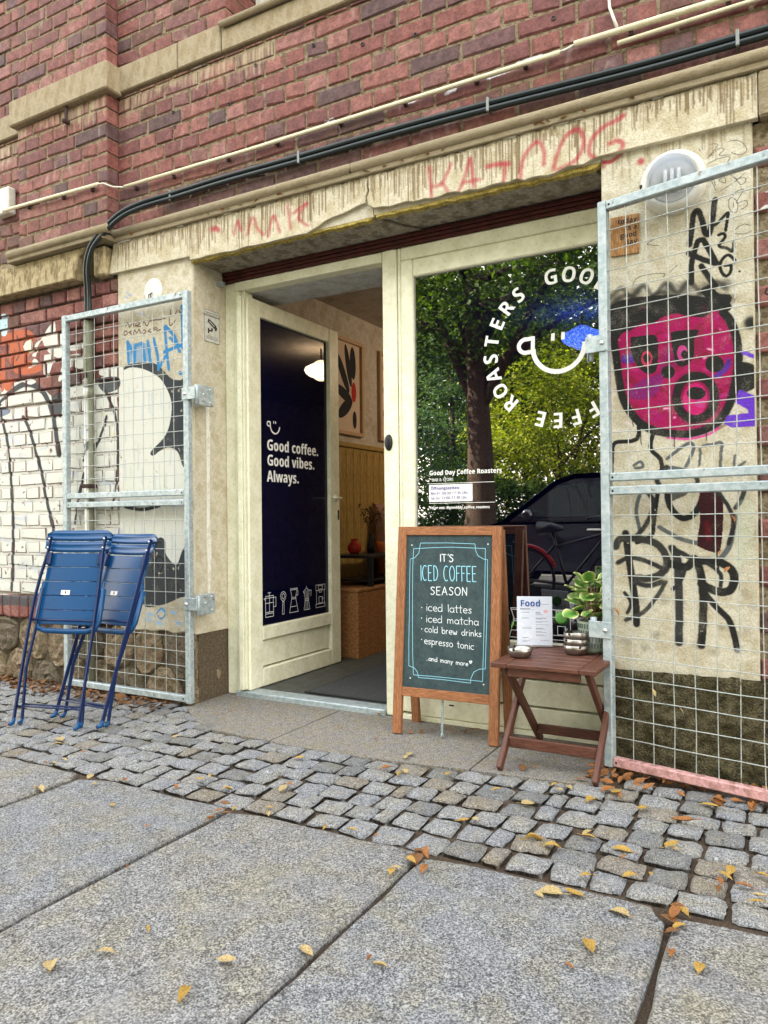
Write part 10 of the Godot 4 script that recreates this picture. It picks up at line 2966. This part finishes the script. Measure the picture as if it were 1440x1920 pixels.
var MENU = [
	["s",.0009,.05,.05,.08,.95,.6,[[.017,.178],[.0233,.178]]],
	["s",.0009,.05,.05,.08,.95,.6,[[.0255,.178],[.0348,.178]]],
	["s",.0009,.05,.05,.08,.95,.6,[[.037,.178],[.0422,.178]]],
	["s",.0009,.05,.05,.08,.95,.6,[[.0444,.178],[.0531,.178]]],
	["s",.0009,.05,.05,.08,.95,.6,[[.0553,.178],[.0611,.178]]],
	["s",.0008,.05,.05,.08,.95,.6,[[.012,.183],[.0196,.183]]],
	["s",.0008,.05,.05,.08,.95,.6,[[.0218,.183],[.0284,.183]]],
	["s",.0019,.05,.05,.08,.95,.6,[[-.06,.158],[-.0499,.158]]],
	["s",.0019,.05,.05,.08,.95,.6,[[-.0477,.158],[-.0385,.158]]],
	["s",.0019,.05,.05,.08,.95,.6,[[-.0363,.158],[-.0288,.158]]],
	["s",.0019,.05,.05,.08,.95,.6,[[-.0266,.158],[-.018,.158]]],
	["s",.0008,.05,.05,.08,.95,.6,[[-.06,.1535],[-.053,.1535]]],
	["s",.0008,.05,.05,.08,.95,.6,[[-.0508,.1535],[-.0412,.1535]]],
	["s",.0008,.05,.05,.08,.95,.6,[[-.039,.1535],[-.0332,.1535]]],
	["s",.0008,.05,.05,.08,.95,.6,[[-.031,.1535],[-.0232,.1535]]],
	["s",.0008,.05,.05,.08,.95,.6,[[-.021,.1535],[-.0129,.1535]]],
	["s",.0008,.05,.05,.08,.95,.6,[[-.0107,.1535],[-.0039,.1535]]],
	["s",.0008,.05,.05,.08,.95,.6,[[-.0017,.1535],[0,.1535]]],
	["s",.0012,.05,.05,.08,.95,.6,[[-.057,.143],[-.0518,.143]]],
	["s",.0012,.05,.05,.08,.95,.6,[[-.0496,.143],[-.0411,.143]]],
	["s",.0012,.05,.05,.08,.95,.6,[[-.0389,.143],[-.0334,.143]]],
	["s",.0012,.05,.05,.08,.95,.6,[[-.0312,.143],[-.0219,.143]]],
	["s",.0012,.05,.05,.08,.95,.6,[[.005,.143],[.0125,.143]]],
	["s",.0012,.05,.05,.08,.95,.6,[[.0147,.143],[.023,.143]]],
	["s",.0008,.05,.05,.08,.95,.6,[[.005,.138],[.0149,.138]]],
	["s",.0008,.05,.05,.08,.95,.6,[[.0171,.138],[.0262,.138]]],
	["s",.0008,.05,.05,.08,.95,.6,[[.005,.133],[.0116,.133]]],
	["s",.0008,.05,.05,.08,.95,.6,[[.0138,.133],[.0181,.133]]],
	["s",.0008,.05,.05,.08,.95,.6,[[.0203,.133],[.0282,.133]]],
	["s",.0008,.05,.05,.08,.95,.6,[[.0304,.133],[.035,.133]]],
	["s",.0012,.05,.05,.08,.95,.6,[[-.055,.118],[-.0446,.118]]],
	["s",.0012,.05,.05,.08,.95,.6,[[-.0424,.118],[-.0369,.118]]],
	["s",.0012,.05,.05,.08,.95,.6,[[-.0347,.118],[-.0296,.118]]],
	["s",.0012,.05,.05,.08,.95,.6,[[-.0274,.118],[-.025,.118]]],
	["s",.0012,.05,.05,.08,.95,.6,[[.005,.118],[.0142,.118]]],
	["s",.0012,.05,.05,.08,.95,.6,[[.0164,.118],[.0238,.118]]],
	["s",.0012,.05,.05,.08,.95,.6,[[.026,.118],[.0351,.118]]],
	["s",.0012,.05,.05,.08,.95,.6,[[.0373,.118],[.0424,.118]]],
	["s",.0012,.05,.05,.08,.95,.6,[[.0446,.118],[.05,.118]]],
	["s",.0008,.05,.05,.08,.95,.6,[[.007,.114],[.0157,.114]]],
	["s",.0008,.05,.05,.08,.95,.6,[[.0179,.114],[.0261,.114]]],
	["s",.0008,.05,.05,.08,.95,.6,[[.0283,.114],[.03,.114]]],
	["s",.0008,.05,.05,.08,.95,.6,[[.005,.104],[.01,.104]]],
	["s",.0008,.05,.05,.08,.95,.6,[[.0122,.104],[.0205,.104]]],
	["s",.0008,.05,.05,.08,.95,.6,[[.0227,.104],[.0329,.104]]],
	["s",.0008,.05,.05,.08,.95,.6,[[.0351,.104],[.0401,.104]]],
	["s",.0008,.05,.05,.08,.95,.6,[[.0423,.104],[.0463,.104]]],
	["s",.0008,.05,.05,.08,.95,.6,[[.0485,.104],[.0531,.104]]],
	["s",.0008,.05,.05,.08,.95,.6,[[.0553,.104],[.056,.104]]],
	["s",.0008,.05,.05,.08,.95,.6,[[.007,.1],[.0137,.1]]],
	["s",.0008,.05,.05,.08,.95,.6,[[.0159,.1],[.0231,.1]]],
	["s",.0008,.05,.05,.08,.95,.6,[[.0253,.1],[.03,.1]]],
	["s",.0008,.05,.05,.08,.95,.6,[[.005,.09],[.0133,.09]]],
	["s",.0008,.05,.05,.08,.95,.6,[[.0155,.09],[.0213,.09]]],
	["s",.0008,.05,.05,.08,.95,.6,[[.0235,.09],[.0324,.09]]],
	["s",.0008,.05,.05,.08,.95,.6,[[.0346,.09],[.0386,.09]]],
	["s",.0008,.05,.05,.08,.95,.6,[[.0408,.09],[.0468,.09]]],
	["s",.0008,.05,.05,.08,.95,.6,[[.049,.09],[.0579,.09]]],
	["s",.0008,.05,.05,.08,.95,.6,[[.0601,.09],[.062,.09]]],
	["s",.0012,.05,.05,.08,.95,.6,[[-.052,.075],[-.0478,.075]]],
	["s",.0012,.05,.05,.08,.95,.6,[[-.0456,.075],[-.0379,.075]]],
	["s",.0012,.05,.05,.08,.95,.6,[[-.0357,.075],[-.0294,.075]]],
	["s",.0012,.05,.05,.08,.95,.6,[[-.0272,.075],[-.0165,.075]]],
	["s",.0012,.05,.05,.08,.95,.6,[[-.0143,.075],[-.014,.075]]],
	["s",.0012,.05,.05,.08,.95,.6,[[.005,.075],[.0146,.075]]],
	["s",.0012,.05,.05,.08,.95,.6,[[.0168,.075],[.0235,.075]]],
	["s",.0012,.05,.05,.08,.95,.6,[[.0257,.075],[.035,.075]]],
	["s",.0008,.05,.05,.08,.95,.6,[[.005,.071],[.0121,.071]]],
	["s",.0008,.05,.05,.08,.95,.6,[[.0143,.071],[.023,.071]]],
	["s",.0008,.05,.05,.08,.95,.6,[[.0252,.071],[.0315,.071]]],
	["s",.0008,.05,.05,.08,.95,.6,[[.0337,.071],[.0392,.071]]],
	["s",.0008,.05,.05,.08,.95,.6,[[.0414,.071],[.045,.071]]],
	["s",.0008,.05,.05,.08,.95,.6,[[.005,.061],[.0146,.061]]],
	["s",.0008,.05,.05,.08,.95,.6,[[.0168,.061],[.0232,.061]]],
	["s",.0008,.05,.05,.08,.95,.6,[[.0254,.061],[.03,.061]]],
	["s",.0008,.05,.05,.08,.95,.6,[[.006,.057],[.0129,.057]]],
	["s",.0008,.05,.05,.08,.95,.6,[[.0151,.057],[.0198,.057]]],
	["s",.0008,.05,.05,.08,.95,.6,[[.022,.057],[.0282,.057]]],
	["s",.0008,.05,.05,.08,.95,.6,[[.0304,.057],[.0384,.057]]],
	["s",.0008,.05,.05,.08,.95,.6,[[.0406,.057],[.0484,.057]]],
	["s",.0008,.05,.05,.08,.95,.6,[[.005,.047],[.0132,.047]]],
	["s",.0008,.05,.05,.08,.95,.6,[[.0154,.047],[.0214,.047]]],
	["s",.0008,.05,.05,.08,.95,.6,[[.0236,.047],[.0278,.047]]],
	["s",.0008,.05,.05,.08,.95,.6,[[.03,.047],[.0342,.047]]],
	["s",.0008,.05,.05,.08,.95,.6,[[.007,.043],[.0134,.043]]],
	["s",.0008,.05,.05,.08,.95,.6,[[.0156,.043],[.0209,.043]]],
	["s",.0008,.05,.05,.08,.95,.6,[[.0231,.043],[.0311,.043]]],
	["s",.0008,.05,.05,.08,.95,.6,[[.0333,.043],[.0392,.043]]],
	["s",.0008,.05,.05,.08,.95,.6,[[.0414,.043],[.045,.043]]],
	["s",.0012,.05,.05,.08,.95,.6,[[-.052,.034],[-.0438,.034]]],
	["s",.0012,.05,.05,.08,.95,.6,[[-.0416,.034],[-.033,.034]]],
	["s",.0012,.05,.05,.08,.95,.6,[[-.0308,.034],[-.028,.034]]],
	["s",.0008,.05,.05,.08,.95,.6,[[-.052,.022],[-.0443,.022]]],
	["s",.0008,.05,.05,.08,.95,.6,[[-.0421,.022],[-.0352,.022]]],
	["s",.0008,.05,.05,.08,.95,.6,[[-.033,.022],[-.0268,.022]]],
	["s",.0008,.05,.05,.08,.95,.6,[[-.0246,.022],[-.0202,.022]]],
	["s",.0008,.05,.05,.08,.95,.6,[[.025,.022],[.0346,.022]]],
	["s",.0008,.05,.05,.08,.95,.6,[[.0368,.022],[.0443,.022]]],
	["s",.0008,.05,.05,.08,.95,.6,[[.0465,.022],[.0512,.022]]],
	["s",.0008,.05,.05,.08,.95,.6,[[.0534,.022],[.06,.022]]],
	["s",.0008,.05,.05,.08,.95,.6,[[-.052,.018],[-.0439,.018]]],
	["s",.0008,.05,.05,.08,.95,.6,[[-.0417,.018],[-.0334,.018]]],
	["s",.0008,.05,.05,.08,.95,.6,[[-.0312,.018],[-.03,.018]]],
	["s",.0003,.3,.3,.35,.6,.6,[[-.06,.127],[.064,.127]]],
	["s",.0003,.3,.3,.35,.6,.6,[[-.06,.082],[.064,.082]]],
	["s",.0003,.3,.3,.35,.6,.6,[[-.06,.026],[.064,.026]]],
	["s",.0095,.75,.2,.22,.9,.85,[[.047,.147],[.0471,.147]]],
	["s",.0078,.72,.7,.76,.5,.9,[[.047,.147],[.0471,.147]]],
	["s",.0012,.6,.12,.15,.9,.6,[[.0415,.1465],[.0525,.1485]]]
]
var CAMERA_SIGN = [
	["s",.0011,.02,.02,.02,.8,.7,[[-.06,.088],[.06,.088],[.06,-.088],[-.06,-.088],[-.06,.088]]],
	["f",.02,.02,.02,1,[[-.028,.042],[.035,.012],[.042,-.004],[.028,-.012],[-.034,.02]]],
	["f",.02,.02,.02,1,[[.03,.005],[.045,-.001],[.036,-.02],[.022,-.016]]],
	["f",.02,.02,.02,1,[[-.005,-.004],[.01,-.01],[.004,-.028],[-.022,-.03],[-.022,-.02],[-.006,-.02]]],
	["f",.02,.02,.02,1,[[-.034,-.012],[-.022,-.012],[-.022,-.042],[-.034,-.042]]],
	["s",.0022,.6,.6,.56,.9,.7,[[-.02,.026],[.02,.006]]],
	["s",.0018,.02,.02,.02,.75,.6,[[-.05,.074],[-.045,.074]]],
	["s",.0018,.02,.02,.02,.75,.6,[[-.042,.074],[-.03,.074]]],
	["s",.0018,.02,.02,.02,.75,.6,[[-.027,.074],[-.0216,.074]]],
	["s",.0018,.02,.02,.02,.75,.6,[[-.0186,.074],[-.0117,.074]]],
	["s",.0018,.02,.02,.02,.75,.6,[[-.0087,.074],[.0033,.074]]],
	["s",.0018,.02,.02,.02,.75,.6,[[.0063,.074],[.0113,.074]]],
	["s",.0018,.02,.02,.02,.75,.6,[[.0143,.074],[.0222,.074]]],
	["s",.0018,.02,.02,.02,.75,.6,[[.0252,.074],[.0331,.074]]],
	["s",.0018,.02,.02,.02,.75,.6,[[.0361,.074],[.0421,.074]]],
	["s",.0018,.02,.02,.02,.75,.6,[[.0451,.074],[.05,.074]]],
	["s",.0011,.02,.02,.02,.75,.6,[[-.05,-.055],[-.0427,-.055]]],
	["s",.0011,.02,.02,.02,.75,.6,[[-.0397,-.055],[-.0356,-.055]]],
	["s",.0011,.02,.02,.02,.75,.6,[[-.0326,-.055],[-.0248,-.055]]],
	["s",.0011,.02,.02,.02,.75,.6,[[-.0218,-.055],[-.0178,-.055]]],
	["s",.0011,.02,.02,.02,.75,.6,[[-.0148,-.055],[-.0051,-.055]]],
	["s",.0011,.02,.02,.02,.75,.6,[[-.0021,-.055],[.0089,-.055]]],
	["s",.0011,.02,.02,.02,.75,.6,[[.0119,-.055],[.0231,-.055]]],
	["s",.0011,.02,.02,.02,.75,.6,[[.0261,-.055],[.0305,-.055]]],
	["s",.0011,.02,.02,.02,.75,.6,[[.0335,-.055],[.0429,-.055]]],
	["s",.0011,.02,.02,.02,.75,.6,[[.0459,-.055],[.05,-.055]]],
	["s",.0011,.02,.02,.02,.75,.6,[[-.05,-.061],[-.0422,-.061]]],
	["s",.0011,.02,.02,.02,.75,.6,[[-.0392,-.061],[-.0328,-.061]]],
	["s",.0011,.02,.02,.02,.75,.6,[[-.0298,-.061],[-.0234,-.061]]],
	["s",.0011,.02,.02,.02,.75,.6,[[-.0204,-.061],[-.0153,-.061]]],
	["s",.0011,.02,.02,.02,.75,.6,[[-.0123,-.061],[-.0033,-.061]]],
	["s",.0011,.02,.02,.02,.75,.6,[[-.0003,-.061],[.0044,-.061]]],
	["s",.0011,.02,.02,.02,.75,.6,[[.0074,-.061],[.0191,-.061]]],
	["s",.0011,.02,.02,.02,.75,.6,[[.0221,-.061],[.0265,-.061]]],
	["s",.0011,.02,.02,.02,.75,.6,[[.0295,-.061],[.0412,-.061]]],
	["s",.0011,.02,.02,.02,.75,.6,[[.0442,-.061],[.0497,-.061]]],
	["s",.0011,.02,.02,.02,.75,.6,[[-.05,-.067],[-.0453,-.067]]],
	["s",.0011,.02,.02,.02,.75,.6,[[-.0423,-.067],[-.0324,-.067]]],
	["s",.0011,.02,.02,.02,.75,.6,[[-.0294,-.067],[-.0211,-.067]]],
	["s",.0011,.02,.02,.02,.75,.6,[[-.0181,-.067],[-.008,-.067]]],
	["s",.0011,.02,.02,.02,.75,.6,[[-.005,-.067],[.0031,-.067]]],
	["s",.0011,.02,.02,.02,.75,.6,[[.0061,-.067],[.0151,-.067]]],
	["s",.0011,.02,.02,.02,.75,.6,[[.0181,-.067],[.0228,-.067]]],
	["s",.0011,.02,.02,.02,.75,.6,[[.0258,-.067],[.0352,-.067]]],
	["s",.0011,.02,.02,.02,.75,.6,[[.0382,-.067],[.0463,-.067]]],
	["s",.0011,.02,.02,.02,.75,.6,[[.0493,-.067],[.05,-.067]]],
	["s",.0011,.02,.02,.02,.75,.6,[[-.05,-.073],[-.046,-.073]]],
	["s",.0011,.02,.02,.02,.75,.6,[[-.043,-.073],[-.0384,-.073]]],
	["s",.0011,.02,.02,.02,.75,.6,[[-.0354,-.073],[-.026,-.073]]],
	["s",.0011,.02,.02,.02,.75,.6,[[-.023,-.073],[-.0116,-.073]]],
	["s",.0011,.02,.02,.02,.75,.6,[[-.0086,-.073],[-.0012,-.073]]],
	["s",.0011,.02,.02,.02,.75,.6,[[.0018,-.073],[.0115,-.073]]],
	["s",.0011,.02,.02,.02,.75,.6,[[.0145,-.073],[.023,-.073]]],
	["s",.0011,.02,.02,.02,.75,.6,[[.026,-.073],[.0331,-.073]]],
	["s",.0011,.02,.02,.02,.75,.6,[[.0361,-.073],[.0438,-.073]]],
	["s",.0011,.02,.02,.02,.75,.6,[[.0468,-.073],[.05,-.073]]]
]
var LEAVES = [
	[-1.466,.008,1.955,0,1,.06],
	[-1.398,.008,1.863,0,1,.045],
	[-1.128,.008,1.893,0,0,.075],
	[-1.128,.008,1.759,0,1,.055],
	[-1.382,.008,1.752,0,0,.03],
	[-.991,.008,1.647,0,1,.055],
	[-.85,.008,1.605,0,3,.05],
	[-.817,.008,1.617,0,1,.045],
	[-.43,.008,1.33,0,0,.07],
	[-.45,.008,1.421,0,3,.05],
	[-.583,.008,1.127,0,1,.07],
	[-.526,.008,1.103,0,0,.06],
	[-.603,.008,1.153,0,1,.035],
	[-.402,.008,1.145,0,1,.06],
	[-.2,.008,1.293,0,0,.075],
	[-1.848,.008,1.312,0,3,.03],
	[-1.727,.008,1.11,0,3,.07],
	[-1.704,.008,1.174,0,3,.06],
	[-1.694,.008,1.067,0,0,.06],
	[-1.745,.008,1.056,0,2,.06],
	[-1.687,.008,1.115,0,2,.05],
	[-2.319,.008,1.131,0,1,.05],
	[-2.487,.008,1.249,0,0,.05],
	[-2.45,.008,1.26,0,1,.05],
	[-2.096,.008,1.238,0,0,.03],
	[-1.329,.008,1.06,0,0,.045],
	[-1.594,.008,1.005,0,0,.04],
	[-1.563,.008,1.051,0,1,.045],
	[-1.247,.008,1.031,0,0,.04],
	[-1.004,.008,1.214,0,0,.055],
	[-1.005,.008,1.19,0,1,.05],
	[-.93,.008,1.162,0,3,.05],
	[-1.16,.008,1.03,0,3,.045],
	[-.98,.008,1.113,0,2,.07],
	[-.971,.008,1.078,0,3,.06],
	[-.983,.008,1.141,0,0,.06],
	[-.993,.008,1.069,0,2,.05],
	[-1.679,.008,1.544,0,3,.03],
	[-1.496,.008,1.263,0,3,.025],
	[-1.629,.008,1.34,0,1,.025],
	[-.287,.008,1.118,0,2,.07],
	[-.278,.008,1.094,0,3,.07],
	[-.26,.008,1.139,0,0,.06],
	[-.272,.008,1.171,0,2,.05],
	[-.263,.008,1.265,0,3,.05],
	[-.278,.008,1.051,0,2,.06],
	[-.264,.008,1.067,0,0,.05],
	[-.52,.008,.988,0,0,.06],
	[-.453,.008,.825,0,3,.05],
	[-.417,.008,.934,0,0,.06],
	[-.367,.008,.897,0,0,.05],
	[-.656,.008,.852,0,0,.06],
	[-.72,.008,.831,0,0,.06],
	[-.708,.008,.816,0,3,.05],
	[-.574,.008,.733,0,0,.06],
	[-.588,.008,.71,0,1,.05],
	[-.467,.008,.782,0,0,.06],
	[-.341,.008,.687,0,0,.06],
	[-.332,.008,.703,0,1,.05],
	[-.275,.008,.304,0,0,.07],
	[-.47,.008,.431,0,0,.05],
	[-.337,.008,.486,0,3,.07],
	[-.176,.008,.772,0,0,.08],
	[-.195,.008,.868,0,3,.07],
	[-.187,.008,.813,0,0,.06],
	[-.103,.008,.929,0,0,.07],
	[-.138,.008,.854,0,3,.05],
	[-.199,.008,.902,0,2,.06],
	[-.097,.008,.766,0,0,.06],
	[-.099,.008,.897,0,1,.06],
	[-.763,.008,.388,0,1,.06],
	[-.745,.008,.348,0,1,.05],
	[-.795,.008,.344,0,0,.04],
	[-.61,.008,.309,0,3,.07],
	[-.58,.008,.323,0,0,.07],
	[-.566,.008,.344,0,3,.06],
	[-.637,.008,.437,0,0,.06],
	[-.723,.008,.243,0,3,.05],
	[-.825,.008,.562,0,1,.05],
	[-.967,.008,.493,0,0,.05],
	[-1.19,.008,.418,0,0,.06],
	[-1.354,.008,.502,0,0,.07],
	[-1.349,.008,.466,0,1,.06],
	[-1.429,.008,.472,0,3,.05],
	[-.935,.008,.774,0,1,.04],
	[-.958,.008,.81,0,0,.05],
	[-1.427,.008,.269,0,1,.06],
	[-1.43,.008,.31,0,1,.05],
	[-1.816,.008,.523,0,0,.05],
	[-1.654,.008,.849,0,1,.06],
	[-1.669,.008,.795,0,3,.06],
	[-1.855,.008,.922,0,1,.05],
	[-1.828,.008,.939,0,0,.06],
	[-2.495,.008,.529,0,1,.05],
	[-2.943,.008,.803,0,1,.07],
	[-2.883,.008,.863,0,1,.05],
	[-2.401,.008,1.076,0,1,.05],
	[-2.7,.008,1.052,0,3,.05],
	[-2.659,.008,1.046,0,1,.06],
	[-2.661,.008,.994,0,1,.04],
	[-2.681,.008,.886,0,3,.04],
	[-2.244,.008,1.047,0,3,.05],
	[-2.022,.008,1.009,0,3,.06],
	[-2.002,.008,.903,0,0,.05],
	[-1.986,.008,.862,0,1,.04],
	[-3.434,.008,.644,0,2,.05],
	[-2.971,.008,.236,0,2,.05],
	[-3.285,.008,.242,0,3,.05],
	[-3.3,.008,.21,0,2,.05],
	[-3.004,.008,1.01,0,1,.05],
	[-3.365,.008,.772,0,3,.04],
	[-2.583,.008,.053,1,3,.045],
	[-2.606,.008,.136,1,3,.035],
	[-2.084,.008,-.081,1,3,.035],
	[-1.86,.008,-.228,1,3,.03],
	[-1.437,.008,.274,1,1,.06],
	[-1.571,.008,-.016,1,3,.05],
	[-1.535,.008,-.054,1,2,.05],
	[-1.499,.008,-.092,1,2,.05],
	[-1.36,.008,-.143,1,2,.06],
	[-1.323,.008,-.181,1,3,.06],
	[-1.444,.008,-.149,1,3,.05],
	[-1.196,.008,-.086,1,2,.05],
	[-.96,.008,.217,1,2,.07],
	[-.926,.008,.185,1,3,.06],
	[-1.184,.008,-.156,1,2,.05],
	[-1.038,.008,-.166,1,2,.06],
	[-1.397,.008,-.105,1,3,.05],
	[-1.408,.008,-.322,1,3,.04],
	[-1.89,.008,.077,1,3,.03],
	[-1.654,.008,.147,1,3,.035]
]
